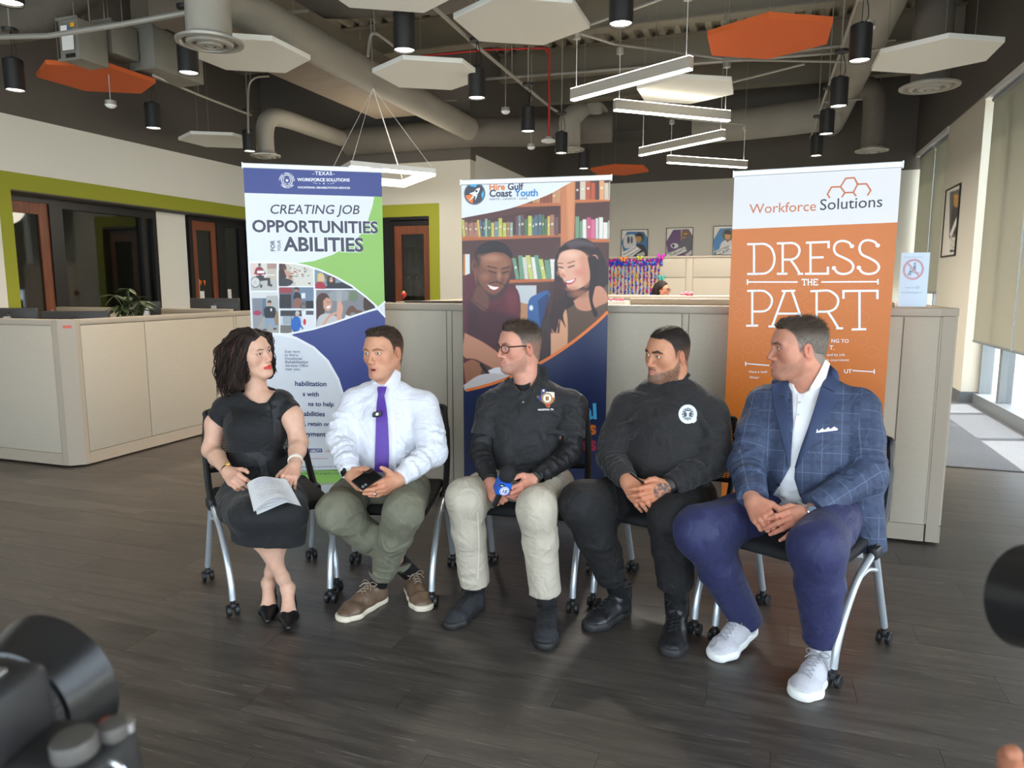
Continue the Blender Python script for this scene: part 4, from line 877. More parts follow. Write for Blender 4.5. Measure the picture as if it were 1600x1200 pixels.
def butterfly(px,py,m,label,s=0.055):
 p = aty(px,py,yc-0.025); t = thing('butterfly_decoration',label,'decoration',tuple(p),0,'foil butterflies on the bead curtain'); sh = Sheet(p,(1,0,0),(0,0,1))
 w = MB()
 for k in (-1,1):
  pts = [(0,0),(k*s*0.5,s*0.75),(k*s*1.2,s*0.8),(k*s*1.05,s*0.1),(k*s*0.35,-s*0.05),(k*s*0.8,-s*0.3),(k*s*0.5,-s*0.8),(0,-s*0.35)]; mb = MB(); sh.poly(mb,pts,0,0,0.004); mb.build('wing',m,t,smooth=False)
 MB().tube([p+np.array([0,-0.005,s*0.5]),p+np.array([0,-0.005,-s*0.5])],0.006,6).build('body',M_blackpaint,t)
butterfly(974,405,mat('foil_orange',rgb(226,130,50),0.4),'orange foil butterfly on the bead curtain header'); butterfly(1000,403,mat('foil_lime',rgb(196,200,60),0.4),'yellow foil butterfly on the bead curtain header',0.045)
butterfly(1033,401,foil[1],'purple foil butterfly at the right end of the bead curtain header',0.06); butterfly(1034,434,mat('foil_teal',rgb(60,180,160),0.4),'teal foil butterfly above the far worker at the bead curtain edge')
t = thing('pink_tissue_decoration','crumpled pink tissue decoration on the third row screen cap','decoration',tuple(aty(1074,458,7.6)))
p = aty(1074,458.5,7.6); rs = random.Random(2); mb = MB()
for i in range(14): mb.ball((p[0]+rs.uniform(-0.06,0.05),7.6+rs.uniform(-0.02,0.02),1.34+rs.uniform(0.006,0.03)),rs.uniform(0.01,0.02),6)
mb.build('tissue',mat('pink_tissue',rgb(226,120,140),0.7),t)
t = thing('white_box','white box with pink bits at the left end of the second row screen','box',tuple(aty(962,476,5.5)))
p = aty(962,476,5.5); MB().rbox((p[0]-0.09,5.42,0.733),(p[0]+0.075,5.6,p[2]+0.03),0.004).build('carton',M_paper,t); mb = MB()
for i in range(10): mb.ball((p[0]+rs.uniform(-0.06,0.06),5.5+rs.uniform(-0.05,0.05),p[2]+0.035),rs.uniform(0.01,0.018),6)
mb.build('pink_bits',mat('pink_tissue',rgb(226,120,140),0.7),t)
t = thing('desk','desk under the white box behind the tall screen','desk',(-0.9,5.2,0)); MB().rbox((-1.9,4.6,0.70),(0.8,5.85,0.73),0.005).build('desk_top',M_desk,t)
for q in (-1.85,0.7): MB().box((q,4.7,0),(q+0.03,5.8,0.70)).build('panel_leg',M_desk,t,smooth=False)
# ---- acrylic sign stand: please do not sit
p0,p1_ = aty(1403,474,4.47),aty(1447,474,4.47); zs = 1.326
t = thing('acrylic_sign_holder','clear acrylic sign holder with a no sitting sign on the cubicle end','sign',((p0[0]+p1_[0])/2,4.47,zs))
x0,x1 = p0[0],p1_[0]; zt = aty(1425,395,4.47)[2]
MB().rbox((x0-0.004,4.445,zs+0.001),(x1+0.004,4.505,zs+0.006),0.001).build('holder_foot',glass('acrylic',(0.95,0.98,1),0.02,0.95),t)
MB().box((x0,4.47,zs+0.006),(x1,4.4705,zt)).build('paper_sheet',mat('sign_paper',rgb(222,230,240),0.6),t,smooth=False)
MB().box((x0-0.003,4.464,zs+0.006),(x1+0.003,4.4675,zt+0.003)).build('acrylic_front',glass('acrylic',(0.95,0.98,1),0.02,0.95),t,smooth=False)
sh = Sheet((x0,4.4698,zs),(1,0,0),(0,0,1)); rr = MB(); c = sh.uv(1427,421); R = 0.046
sh.stroke(rr,ell(c[0],c[1],R,R*1.12,36),0.011,0.0002,closed=True); sh.stroke(rr,[(c[0]-R*0.68,c[1]+R*0.78),(c[0]+R*0.68,c[1]-R*0.78)],0.009,0.0006)
rr.build('prohibition_ring',mat('sign_red',rgb(214,140,140),0.6),t,smooth=False)
fg = MB(); sh.poly(fg,ell(c[0]+0.006,c[1]+0.031,0.0055,0.0065,14),0.0002); sh.stroke(fg,[(c[0]+0.006,c[1]+0.022),(c[0]+0.006,c[1]-0.006)],0.012,0.0002); sh.stroke(fg,[(c[0]+0.006,c[1]-0.008),(c[0]-0.014,c[1]-0.008),(c[0]-0.024,c[1]-0.032)],0.007,0.0002); sh.stroke(fg,[(c[0]-0.008,c[1]-0.012),(c[0]-0.014,c[1]-0.034)],0.006,0.0002); sh.stroke(fg,[(c[0]+0.003,c[1]+0.012),(c[0]-0.018,c[1]+0.0)],0.005,0.0002); sh.stroke(fg,[(c[0]-0.004,c[1]-0.018),(c[0]+0.03,c[1]-0.018)],0.004,0.0002)
for s_,a,b in (('Please Do Not Sit in Lobby',(1413,402.5),(1442,402.5)),('Thank you!',(1414,450.5),(1431,450.5)),('East End Management',(1408,458),(1440,458))): sh.fit(fg,s_,a,b,0.0002)
c = sh.uv(1434,449); sh.stroke(fg,ell(c[0],c[1],0.006,0.007,18),0.0016,0.0002,closed=True); sh.stroke(fg,ell(c[0],c[1],0.0035,0.0035,8,PI,2*PI),0.0012,0.0002)
fg.build('sign_print',mat('sign_ink',rgb(110,124,150),0.6),t,smooth=False)
# ================================================================ retractable banners
M_sheetw = mat('banner_white',rgb(224,226,230),0.4); M_navy = mat('banner_navy',rgb(58,70,134),0.4); M_lime = mat('banner_green',rgb(142,188,92),0.4)
M_ink = mat('banner_ink',rgb(58,60,80),0.4); M_ink2 = mat('banner_ink_blue',rgb(48,56,104),0.4); M_wht = mat('banner_print_white',rgb(240,240,242),0.4)
M_or3 = mat('banner_orange',rgb(206,112,34),0.38,vary=0.06,vscale=3); M_or2 = mat('banner_rust',rgb(196,110,66),0.4); M_ink3 = mat('banner_charcoal',rgb(52,54,66),0.4)
M_nav2 = mat('banner_deep_navy',rgb(24,36,78),0.32); M_stripe = mat('banner_orange_stripe',rgb(232,122,52),0.4); M_sky = mat('banner_light_blue',rgb(72,176,228),0.4); M_crim = mat('banner_crimson',rgb(186,54,84),0.4); M_oran = mat('banner_text_orange',rgb(222,118,40),0.4)
M_silv = mat('banner_aluminium',rgb(206,208,210),0.35,metal=0.5)
def banner(label,A,B,zb,bg):
 """A,B: top-left/right points of the printed sheet"""
 d = np.array([B[0]-A[0],B[1]-A[1],0]); w = np.linalg.norm(d); d /= w; n = np.array([d[1],-d[0],0]); zt = (A[2]+B[2])/2
 t = thing('retractable_banner',label,'banner',((A[0]+B[0])/2,(A[1]+B[1])/2,0),math.atan2(d[1],d[0]),'retractable banner stands')
 o = np.array([A[0],A[1],zb]); sh = Sheet(o,d,(0,0,1)); H = zt-zb
 s = MB(); s.prism([(0,0),(w,0),(w,H),(0,H)],-0.0012,0,sh.o,sh.x,sh.y); s.build('banner_sheet',bg,t,smooth=False)
 b = MB(); b.prism([(-0.006,-0.012),(w+0.006,-0.012),(w+0.006,0.02),(-0.006,0.02)],-0.012,0.006,sh.pt(0,H),sh.x,sh.y); b.build('top_rail',M_silv,t,smooth=False,bevel=0.004)
 c = MB()
 for u in (-0.008,w+0.004): c.prism([(u,-0.014),(u+0.006,-0.014),(u+0.006,0.022),(u,0.022)],-0.014,0.008,sh.pt(0,H),sh.x,sh.y)
 c.build('rail_end_cap',M_silv,t,smooth=False)
 b = MB(); b.prism([(-0.02,0.012),(w+0.02,0.012),(w+0.02,zb+0.012),(-0.02,zb+0.012)],-0.06,0.05,np.array([A[0],A[1],0]),sh.x,sh.y); b.build('base_cassette',M_silv,t,smooth=False,bevel=0.014)
 f = MB()
 for u in (0.08,w-0.08): f.prism([(u-0.02,0.0),(u+0.02,0.0),(u+0.02,0.014),(u-0.02,0.014)],-0.17,0.14,np.array([A[0],A[1],0]),sh.x,sh.y)
 f.build('base_foot',M_silv,t,smooth=False)
 MB().cyl(sh.pt(w/2,-zb+0.05,-0.03),sh.pt(w/2,H-0.01,-0.03),0.009,n=10).build('support_pole',M_silv,t)
 return t,sh,w,H
def decal(mb,name,mats,t): return mb.build(name,mats,t,smooth=False)
# ---------------- banner 1
A1,B1 = atd(380,261,4.44),atd(596,266,4.64)
bt1,s1,w1,H1 = banner('tall blue, white and green banner about job opportunities behind the woman',A1,B1,0.12,M_sheetw)
q = lambda pts: [s1.uv(*p) for p in pts]
g = MB(); s1.poly(g,[(0,H1*0.0),(w1,0),(w1,0.10),(0,0.10)],0.0004,1)
hv = s1.uv(490,304.5)[1]; s1.poly(g,[(0,hv),(w1,hv),(w1,H1-0.012),(0,H1-0.012)],0.0004,0)
arc_top = [(460,412),(478,415),(500,422),(525,433),(550,447),(572,464),(590,480)]
cur = [(585,306),(582,322),(575,344),(564,366),(545,384),(520,398),(490,408),(460,412)]
rgt = lambda py: (s1.uv(600,py)[1])
gp = q(cur+arc_top[1:])+[(w1,rgt(471.5)),(w1,hv)]
s1.poly(g,gp,0.0004,1)
bp = q([(456,522),(490,514),(520,505),(555,493),(590,484)])+[(w1,rgt(497)),(w1,0.10)]+q([(552,770),(551,720),(548,680),(540,630),(528,592),(512,564),(490,543),(462,529)])
bp = [(min(max(a,0),w1),max(b,0.10)) for a,b in bp]
s1.poly(g,bp,0.0004,0)
decal(g,'colour_field',[M_navy,M_lime],bt1)
rim = MB(); s1.stroke(rim,q([(424,521),(445,524),(462,528),(490,543),(512,564),(528,592),(540,630),(548,680)]),0.016,0.0009); decal(rim,'white_rim',M_wht,bt1)
def collage(P):
 P.aa = 0.55; P.C[:] = rgb(226,228,232)[:3]
 P.rect(391,411,432.5,454,(214,208,200)); P.rect(417,411,432,440,(196,182,164)); P.rect(391,411,400,430,(222,196,186)); P.rect(391,438,433,454,(188,184,180))
 for k in range(6): P.rect(418+k*2.4,412,419.5+k*2.4,420,(150,110-8*k,84))
 P.ell(405.5,413.6,2.2,2.8,(96,66,52)); P.smooth([(397,428),(400,419),(406,416.5),(411,420),(415,428),(408,431)],(142,44,56)); P.rect(402,423,413,427,(236,236,238)); P.poly([(400,431),(412,430),(413,434),(422,434),(423,447),(418,447),(418,438),(400,440)],(56,50,52)); P.rect(409,429,430,430.4,(230,230,230))
 for r_,c_ in ((7.6,(60,60,64)),(6.5,(214,210,206))): P.ell(399,441,r_,r_*1.15,c_)
 for a_ in range(6): P.line([(399,441),(399+6.4*math.cos(a_),441+7.2*math.sin(a_))],0.35,(130,130,134))
 P.ell(408,447,2,3,(70,70,74)); P.ell(424,446,1.6,2.4,(70,70,74))
 P.rect(436,411,489,447,(196,186,172)); P.smooth([(436,412),(445,412),(448,424),(446,436),(436,440)],(58,42,42)); P.ell(443,417,4,4,(92,48,46)); P.smooth([(436,434),(452,436),(458,441),(450,447),(436,447)],(52,50,56)); P.smooth([(444,420),(462,430),(464,436),(452,436),(446,428)],(196,150,128)); P.poly([(452,413),(489,418),(489,447),(462,447),(456,430)],(214,208,196))
 rs = random.Random(4)
 for k in range(26): P.ell(rs.uniform(452,487),rs.uniform(417,444),rs.uniform(0.8,2.4),rs.uniform(0.5,1.3),rs.choice([(70,66,64),(120,70,60),(150,146,138),(90,120,100),(190,60,50)]))
 P.rect(491,420,560,451,(126,140,150)); P.rect(505,420,530,436,(88,96,104)); P.smooth([(496,434),(497,428),(503,427),(507,432),(506,440),(497,440)],(214,186,120)); P.ell(502.5,435,3,4,(222,180,156)); P.smooth([(492,451),(494,442),(502,440),(508,445),(509,451)],(166,44,60)); P.smooth([(510,444),(512,433),(518,431),(523,434),(523,445)],(66,40,36)); P.ell(517.5,437,2.9,4,(214,168,144)); P.rect(514.5,435.6,521,436.6,(50,40,44)); P.poly([(508,451),(512,444),(534,441),(556,451)],(44,46,54))
 P.rect(436,449,490,482,(96,104,122)); P.rect(463,449,490,470,(112,128,150)); P.rect(436,449,456,458,(150,60,64)); P.rect(437,460,455,482,(44,42,46)); P.ell(463,453,3.4,4,(160,110,84)); P.smooth([(459,452),(462,447.5),(467,450),(467,456),(465,452)],(48,34,32)); P.smooth([(458,466),(461,457),(468,458),(471,468),(466,472)],(38,38,44)); P.smooth([(457,477),(462,466),(471,468),(470,480),(460,481)],(140,96,80)); P.rect(471,458,477,466,(226,226,228)); P.ell(474,479,5,5,(70,56,56)); P.ell(474,479,3.8,3.8,(120,108,108)); P.rect(478,470,490,482,(36,38,44))
 P.rect(393,457,436,521,(150,150,152)); P.rect(393,457,436,466,(214,212,210)); P.rect(395,466,410,492,(128,130,140)); P.rect(410,466,416,494,(92,110,130)); P.rect(416,462,434,486,(178,176,172)); P.ell(402,489,6,4,(168,50,84)); P.poly([(396,521),(412,496),(434,500),(436,521)],(166,160,150)); P.rect(428,486,436,508,(150,124,88))
 P.ell(420.6,473.8,3.2,4.2,(196,152,130)); P.smooth([(417.5,473),(419,469.4),(423,469.4),(424,473)],(70,56,50)); P.smooth([(412,484),(416,479),(426,479),(431,484),(428,497),(415,497)],(40,40,46)); P.rect(422.5,482,425,486,(230,230,230)); P.poly([(415,497),(428,497),(431,513),(427,513),(422,502),(417,515),(413,515)],(138,158,184)); P.rect(411,514,417,516,(40,36,36)); P.rect(427,512.5,432,515,(40,36,36))
 P.rect(438,484.5,492,521,(206,206,206)); P.rect(438,485,472,494,(58,58,62)); P.rect(442,494,455,507,(160,172,180)); P.rect(455,492,456.4,516,(70,70,74)); P.rect(438,508,456,521,(120,114,108)); P.poly([(471,486),(492,484),(492,519),(474,517)],(228,228,230)); P.rect(478,485.5,490,492,(90,92,96)); P.ell(476,503,2.2,5,(206,50,48)); P.ell(464.5,490.5,3.2,4,(206,170,148)); P.smooth([(461.5,490),(463,486),(467,487),(468,490)],(196,194,190)); P.smooth([(454,509),(458,496),(464,494),(469,498),(470,508),(466,518),(459,519)],(44,104,188)); P.line([(467,506),(473,513)],2.4,(40,92,170)); P.rect(459,517,466,521,(60,60,66))
 P.poly([(494,453),(560,453),(592,480),(540,500),(494,517)],(130,128,134)); P.ell(530,462,18,9,(150,152,156)); P.ell(552,463,8,8,(104,124,84),op=0.8,soft=3); P.rect(526,455,534,500,(176,172,170),op=0.5)
 P.smooth([(495,500),(494,470),(500,459),(510,459),(516,468),(514,478),(508,484),(504,500)],(74,50,42)); P.smooth([(505,470),(511,465),(518,470),(518,480),(513,486),(506,482)],(206,152,128)); P.smooth([(510,479),(516,477.5),(515,481.5),(511,482)],(240,236,232)); P.rect(511,472,513.5,473,(60,40,36)); P.rect(515,471.6,517.4,472.6,(60,40,36))
 P.smooth([(494,516),(497,497),(507,490),(520,492),(534,505),(500,516)],(196,192,192)); P.smooth([(526,494),(527,480),(529,470),(532,471),(536,480),(534,494),(534,505),(528,508)],(214,160,136)); P.line([(504,510),(514,494),(527,488)],4,(212,158,134)); P.smooth([(540,490),(545,480),(552,478),(558,484),(566,486),(562,491),(550,488),(545,494)],(108,74,62)); P.poly([(538,500),(540,492),(547,494),(548,500)],(228,228,230)); P.smooth([(568,482),(568,468),(573,464),(582,472),(590,480),(582,484),(572,486)],(66,46,42)); P.poly([(560,494),(572,486),(590,482),(570,492)],(214,214,216))
 W = (236,238,240)
 for a_,b_ in (((434,409),(436.6,522)),((490.6,412),(492.8,520))): P.line([a_,b_],1.3,W)
 for a_,b_ in (((390,455.6),(434,455.6)),((435,448),(492,448)),((437,483.2),(492,483.2)),((491,452.2),(556,452.2))): P.line([a_,b_],1.3,W)
rg = uvr(s1,389,406,594,524); rg = (0.012,rg[1],rg[2],rg[3])
top_y = lambda X: np.interp(X,[388,430,460,478,500,525,550,572,590,600],[410,410,412,415,422,433,447,464,480,490])
bot_y = lambda X: np.interp(X,[388,420,450,490,520,555,590,600],[516,521,522,514,505,493,481,470])
painted('photo_collage',s1,rg,270,170,collage,0.0014,M_printsatin,bt1,keep=lambda X,Y: (Y > top_y(X)-0.4) & (Y < bot_y(X)+0.4))
e = MB(); s1.stroke(e,[(0.008,s1.uv(400,410)[1])]+q([(430,410)]+arc_top),0.011,0.0018); s1.stroke(e,[(0.008,s1.uv(400,518)[1])]+q([(420,521),(450,522),(490,514),(520,505),(555,493),(590,481.5)]),0.012,0.0018); s1.stroke(e,q([(586,478),(602,495)]),0.011,0.0018); s1.stroke(e,q([(587,484),(602,471)]),0.011,0.0018); decal(e,'white_rule',M_wht,bt1)
tx = MB(); ink = MB(); ol = MB()
for s_,a,b,kw in (('CREATING JOB',(423,334),(562,334.6),dict(shear=0.22,bold=0.012)),('OPPORTUNITIES',(394.5,362.3),(590.5,364.2),dict(bold=0.028)),('ABILITIES',(443,391.8),(568,392.8),dict(bold=0.030))):
 s1.fit(ol,s_,a,b,0.0012,**{**kw,'bold': kw['bold']+0.03}); s1.fit(ink,s_,a,b,0.0019,**kw)
def vert(mb,txt,pa,pb,h,**kw): s1.fit(mb,txt,pa,pb,h,**kw)
vert(ink,'FOR',(429.5,392.5),(429,375.5),0.0019,bold=0.02); vert(ink,'YOUR',(438.6,392.8),(438,375.2),0.0019,bold=0.012)
decal(ol,'letter_outline',M_wht,bt1); decal(ink,'headline_letters',M_ink,bt1)
for s_,a,b,kw in (('TEXAS',(492.5,273.6),(519,273.8),dict(bold=0.02,spacing=1.15)),('WORKFORCE SOLUTIONS',(464.5,283),(546.5,283.6),dict(bold=0.03)),('VOCATIONAL REHABILITATION SERVICES',(465,294.3),(547,295.2),dict(bold=0.025))): s1.fit(tx,s_,a,b,0.0012,**kw)
def star(cx,cy,r,n=5,k=0.42,rot=PI/2): return [(cx+(r if i % 2 == 0 else r*k)*math.cos(rot+PI*i/n),cy+(r if i % 2 == 0 else r*k)*math.sin(rot+PI*i/n)) for i in range(2*n)]
for px,r in ((499.5,0.004),(506,0.0065),(513,0.004)): c = s1.uv(px,286.8); s1.poly(tx,star(c[0],c[1],r),0.0012)
for pa,pb in (((488,272.5),(491.5,271.6)),((520,271.8),(523.5,272.8)),((489,285.2),(496,287.2)),((516,287.4),(523,285.6))): s1.stroke(tx,q([pa,pb]),0.002,0.0012)
c = s1.uv(448.4,282); R = abs(s1.uv(461,282)[0]-c[0])
for r,w_ in ((0.70,0.003),(0.62,0.0015)): s1.stroke(tx,ell(c[0],c[1],R*r,R*r,30),w_,0.0012,closed=True)
s1.poly(tx,star(c[0],c[1],R*0.26),0.0012)
for k in range(9):
 for sg in (-1,1):
  a = -PI/2+sg*(0.25+k*0.27); s1.poly(tx,ell(c[0]+R*0.46*math.cos(a),c[1]+R*0.46*math.sin(a),R*0.075,R*0.04,8,rot=a+0.9*sg),0.0012)
for i,ch in enumerate('TEXAS WORKFORCE'):
 a = PI*1.02-(i+0.5)/15*PI*1.04; s1.text(tx,ch,c[0]+R*0.80*math.cos(a),c[1]+R*0.80*math.sin(a),R*0.26,0.0012,rot=a-PI/2,bold=0.0004)
for i,ch in enumerate('COMMISSION'):
 a = -PI*0.80+(i+0.5)/10*PI*0.60; s1.text(tx,ch,c[0]+R*0.98*math.cos(a),c[1]+R*0.98*math.sin(a),R*0.26,0.0012,rot=a+PI/2,bold=0.0004)
decal(tx,'header_letters',M_wht,bt1)
it = MB(); y0 = 551.0
for i,(s_,w_) in enumerate((('Scan here',24),('to find a',20.5),('Vocational',27),('Rehabilitation',36),('Services Office',36),('near you.',23.5))): s1.fit(it,s_,(444.6+0.25*i,y0+5.5*i),(444.6+0.25*i+w_,y0+5.5*i+0.2),0.0012,shear=0.22,bold=0.006)
for s_,x0,x1,y in (('habilitation',461,510,603),('s with',473,498,619),('ns to help',481.5,521.5,634.5),('sabilities',470.5,507.5,650),('l, retain or',474.5,515,665.2),('oyment.',475,510.5,681.5)): bd = MB(); s1.fit(bd,s_,(x0,y-0.3),(x1,y+0.4),0.0012,bold=0.022); decal(bd,'body_letters',M_ink2,bt1)
decal(it,'small_letters',M_ink2,bt1)
fo = MB(); s1.poly(fo,q([(483,701),(503.4,701),(503.4,706.6),(483,706.6)]),0.0009,0); s1.fit(fo,'ABILITY',(484.5,705.6),(502,705.6),0.0016,1,bold=0.03); s1.poly(fo,q([(481,702),(483,703),(481.8,707)]),0.0012,2)
s1.fit(fo,'Workforce',(509,707),(534,707),0.0009,3); s1.fit(fo,'american job center',(484,717.4),(512,717.2),0.0009,2)
for i,(x0,x1,s_) in enumerate(((467,540,'funding through a grant from the department'),(467,540,'of fiscal year, the total amount of grant funds'),(468,530,'percent of the program costs'))): s1.fit(fo,s_,(x0,730.5+5.4*i),(x1,730.0+5.4*i),0.0009,4)
decal(fo,'footer_print',[M_navy,M_wht,M_crim,M_or2,M_ink],bt1)
# ---------------- banner 2
A2,B2 = atd(721,286,4.39),atd(953.5,279,4.19)
bt2,s2,w2,H2 = banner('banner with two smiling students at a bookshelf, behind the man with the microphone',A2,B2,0.10,M_nav2)
q2 = lambda pts: [s2.uv(*p) for p in pts]
def books(P):
 P.aa = 0.7; P.C[:] = rgb(92,58,50)[:3]; rs = random.Random(8)
 P.poly([(718,270),(960,270),(960,520),(718,520)],(84,54,50))
 P.poly([(721,341),(790,327),(880,292),(960,270),(960,300),(880,318),(721,352)],(92,60,56))
 for (x0,y0,x1,y1) in ((722,374,880,368),(722,372,882,367)): P.line([(x0,y0),(x1,y1)],4.5,(182,100,58))
 P.line([(794,321.5),(878,319)],5,(186,110,70)); P.line([(895,315),(955,312)],5,(196,112,66)); P.line([(897,376),(954,376)],5,(196,108,62)); P.line([(790,440),(870,437)],5,(186,102,58))
 P.poly([(876,270),(900,270),(897,378),(876,400)],(196,122,80)); P.poly([(884,270),(898,270),(896,376),(888,376)],(212,142,100),soft=4)
 def shelf(x0,x1,ytop,ybot,cols,lean=0.0,w=(3,6)):
  x = x0
  while x < x1:
   ww = rs.uniform(*w); h = rs.uniform(0.72,1.0)*(ybot-ytop); c = rs.choice(cols); l = lean*rs.uniform(0.5,1.4); P.poly([(x,ybot),(x+ww,ybot),(x+ww-l,ybot-h),(x-l,ybot-h)],c)
   if rs.random() < 0.5: P.rect(x+ww*0.25-l*0.5,ybot-h*0.6,x+ww*0.75-l*0.5,ybot-h*0.5,(226,214,190))
   x += ww+rs.uniform(0.2,1.2)
 mixc = [(212,200,180),(150,170,150),(190,190,90),(120,140,150),(200,150,110),(110,84,78),(170,120,100),(86,110,120),(206,180,90),(90,120,84)]
 shelf(723,757,343,370,mixc,2.0); shelf(758,800,340,370,mixc); shelf(806,872,333,368,mixc)
 shelf(796,830,298,318,[(190,120,80),(206,170,140),(150,84,60)]); shelf(832,874,292,317,[(196,140,100),(214,190,160),(150,84,60)],0,(4,7))
 shelf(899,953,278,312,[(190,90,60),(222,160,110),(90,60,60),(210,190,170),(170,80,60),(226,180,120)],0,(5,9)); shelf(899,953,338,373,[(206,206,196),(180,190,100),(210,110,140),(120,150,120),(226,220,210),(200,90,120)],0,(3.5,7))
 shelf(806,866,396,436,[(224,220,210),(206,200,188),(110,150,120),(216,120,90),(196,196,110)],5.0,(4,8)); P.rect(724,397,727,430,(196,120,50)); P.rect(727,397,734,430,(214,216,214))
 P.rect(806,446,838,475,(196,196,196)); P.poly([(806,470),(826,476),(826,500),(806,500)],(180,130,92))
 P.smooth([(824,500),(826,470),(838,460),(858,455),(862,480),(852,510),(840,545),(826,540)],(58,96,150)); P.smooth([(840,470),(856,460),(858,486),(846,520)],(40,66,110)); P.ell(830,481,3,4,(226,232,240))
 P.smooth([(846,560),(848,500),(858,470),(866,440),(866,410),(874,388),(892,375),(914,372),(934,386),(946,408),(953,440),(952,500),(930,520),(880,590)],(52,36,36))
 P.smooth([(860,600),(858,540),(866,505),(878,490),(906,470),(940,452),(954,446),(954,500),(920,545),(880,590)],(100,76,62))
 P.smooth([(896,470),(930,448),(944,452),(950,470),(936,478),(918,486),(902,482)],(202,140,112)); P.smooth([(862,500),(868,484),(880,478),(886,492),(887,530),(882,580),(864,590),(860,540)],(216,158,122))
 P.smooth([(871,408),(876,396),(890,390),(908,392),(920,404),(924,420),(922,436),(912,447),(898,453),(888,450),(882,440),(873,424)],(224,166,140)); P.smooth([(900,392),(918,400),(926,420),(924,438),(914,448),(908,430),(906,408)],(204,138,110),soft=8,op=0.7)
 P.ell(892,398,12,5,(240,192,168),soft=7,op=0.8); P.ell(880,426,3,6,(240,190,164),soft=4,op=0.8); P.ell(906,426,8,6,(214,136,116),soft=7,op=0.8); P.ell(874,426,3.5,4,(216,140,120),soft=4,op=0.6); P.ell(893,451,9,3,(190,124,98),soft=4,op=0.7); P.ell(905,459,14,6,(160,104,80),soft=6,op=0.8)
 for k in range(14): P.line([(868+k*4.5,388-6*math.sin(k*0.25)),(880+k*4.6,378-2*math.sin(k*0.3))],0.9,(96,76,76),op=0.5)
 P.smooth([(884,380),(900,374),(922,378),(930,386),(910,384),(892,388)],(104,88,92),soft=5,op=0.55)
 P.ell(929,405,5.5,7,(206,142,116)); P.ell(923.5,425,2,5,(224,196,120)); P.smooth([(918,402),(930,400),(936,414),(932,440),(926,470),(934,490),(928,494),(920,462),(922,430)],(46,32,32))
 P.line([(872,417),(880,418.5)],1.8,(52,36,34)); P.line([(888,418),(897,415)],1.8,(52,36,34)); P.line([(870,411),(880,411.5)],1.2,(84,56,48)); P.line([(887,411.5),(898,408)],1.3,(84,56,48))
 P.smooth([(880,425),(884,432),(879,434),(875,431)],(206,140,114)); P.smooth([(879,438),(890,438),(900,434.5),(896,442),(888,445),(882,443)],(196,76,76)); P.smooth([(881,438.6),(890,438.6),(898,436),(893,441),(885,441.5)],(246,238,232))
 for k in range(12): x = 853+k*2.2; P.line([(x+8,440),(x+rs.uniform(-2,3),480),(x-2+rs.uniform(-3,3),520)],1.4,(70+rs.randrange(18),46,42))
 P.smooth([(866,470),(890,468),(880,492),(884,512),(874,498),(868,520),(858,500)],(58,40,38))
 P.smooth([(846,505),(858,496),(860,560),(848,575),(838,560)],(64,48,46))
 P.smooth([(722,620),(724,520),(724,440),(738,428),(752,440),(780,448),(800,444),(812,462),(813,500),(808,540),(770,545),(745,560)],(92,36,44)); P.smooth([(726,520),(730,470),(756,480),(790,490),(808,500),(806,545),(770,548),(740,560)],(62,26,34),soft=10,op=0.8)
 P.smooth([(739,410),(744,392),(756,380),(774,377),(790,383),(799,396),(799,420),(795,436),(786,450),(774,461),(762,462),(750,452),(742,436)],(126,78,58)); P.smooth([(741,412),(743,392),(756,380),(774,376.5),(791,383),(800,396),(799,404),(788,396),(770,394),(754,402),(746,420)],(42,34,34)); P.ell(741,415,4.5,8,(122,74,56)); P.smooth([(748,400),(770,398),(790,402),(794,416),(776,422),(756,416)],(150,98,74),soft=8)
 P.smooth([(744,430),(752,446),(764,458),(776,460),(790,444),(798,424),(794,446),(778,466),(760,466),(748,452)],(64,44,38),soft=3); P.line([(764,423),(775,427)],1.6,(34,26,26)); P.line([(784,427),(795,424)],1.6,(34,26,26)); P.line([(762,416),(776,419)],1.8,(48,34,32)); P.line([(784,420),(797,417)],1.8,(48,34,32)); P.ell(781,439,6,4.5,(112,66,50)); P.line([(764,443),(776,440),(790,446)],1.6,(44,32,30))
 P.ell(769,403,11,5,(186,132,104),soft=7,op=0.7); P.ell(780,431,3,7,(176,120,92),soft=4,op=0.8); P.ell(758,432,6,5,(160,106,80),soft=6,op=0.7); P.ell(792,432,4,4,(150,96,74),soft=4,op=0.6); P.ell(747,412,4,14,(92,58,46),soft=6,op=0.6); P.ell(772,463,12,4,(74,46,38),soft=5,op=0.7)
 for k in range(16): P.line([(744+k*3.4,386+abs(k-8)*0.9),(745+k*3.4,380+abs(k-8)*0.9)],1.0,(66,54,52),op=0.5)
 P.ell(741.5,415,2.2,4.6,(84,50,42),soft=1.5); P.smooth([(736,470),(748,446),(764,466),(758,486)],(104,64,50),soft=3); P.line([(728,440),(740,470),(760,484),(800,470)],1.6,(70,28,34),op=0.7); P.ell(800,470,9,16,(124,50,58),soft=8,op=0.6); P.ell(740,500,8,20,(50,22,30),soft=8,op=0.5)
 P.smooth([(761,444),(770,447),(781,448),(776,455),(768,454)],(150,64,60)); P.smooth([(762,445),(771,448),(779,449),(773,452.6),(767,451)],(246,240,234))
 P.smooth([(726,520),(760,538),(790,562),(800,582),(780,580),(745,562),(724,556)],(186,128,100)); P.smooth([(724,568),(738,562),(752,572),(748,590),(730,602)],(150,98,72)); P.smooth([(760,580),(778,574),(794,580),(768,592)],(226,222,226)); P.line([(752,570),(763,584)],5,(36,34,36)); P.smooth([(724,602),(750,586),(780,584),(800,590),(760,610),(730,612)],(206,196,196))
 P.rect(845,490,862,570,(70,54,50),op=0.0)
rg2 = (0.0,s2.uv(725,612)[1],w2,H2-0.012)
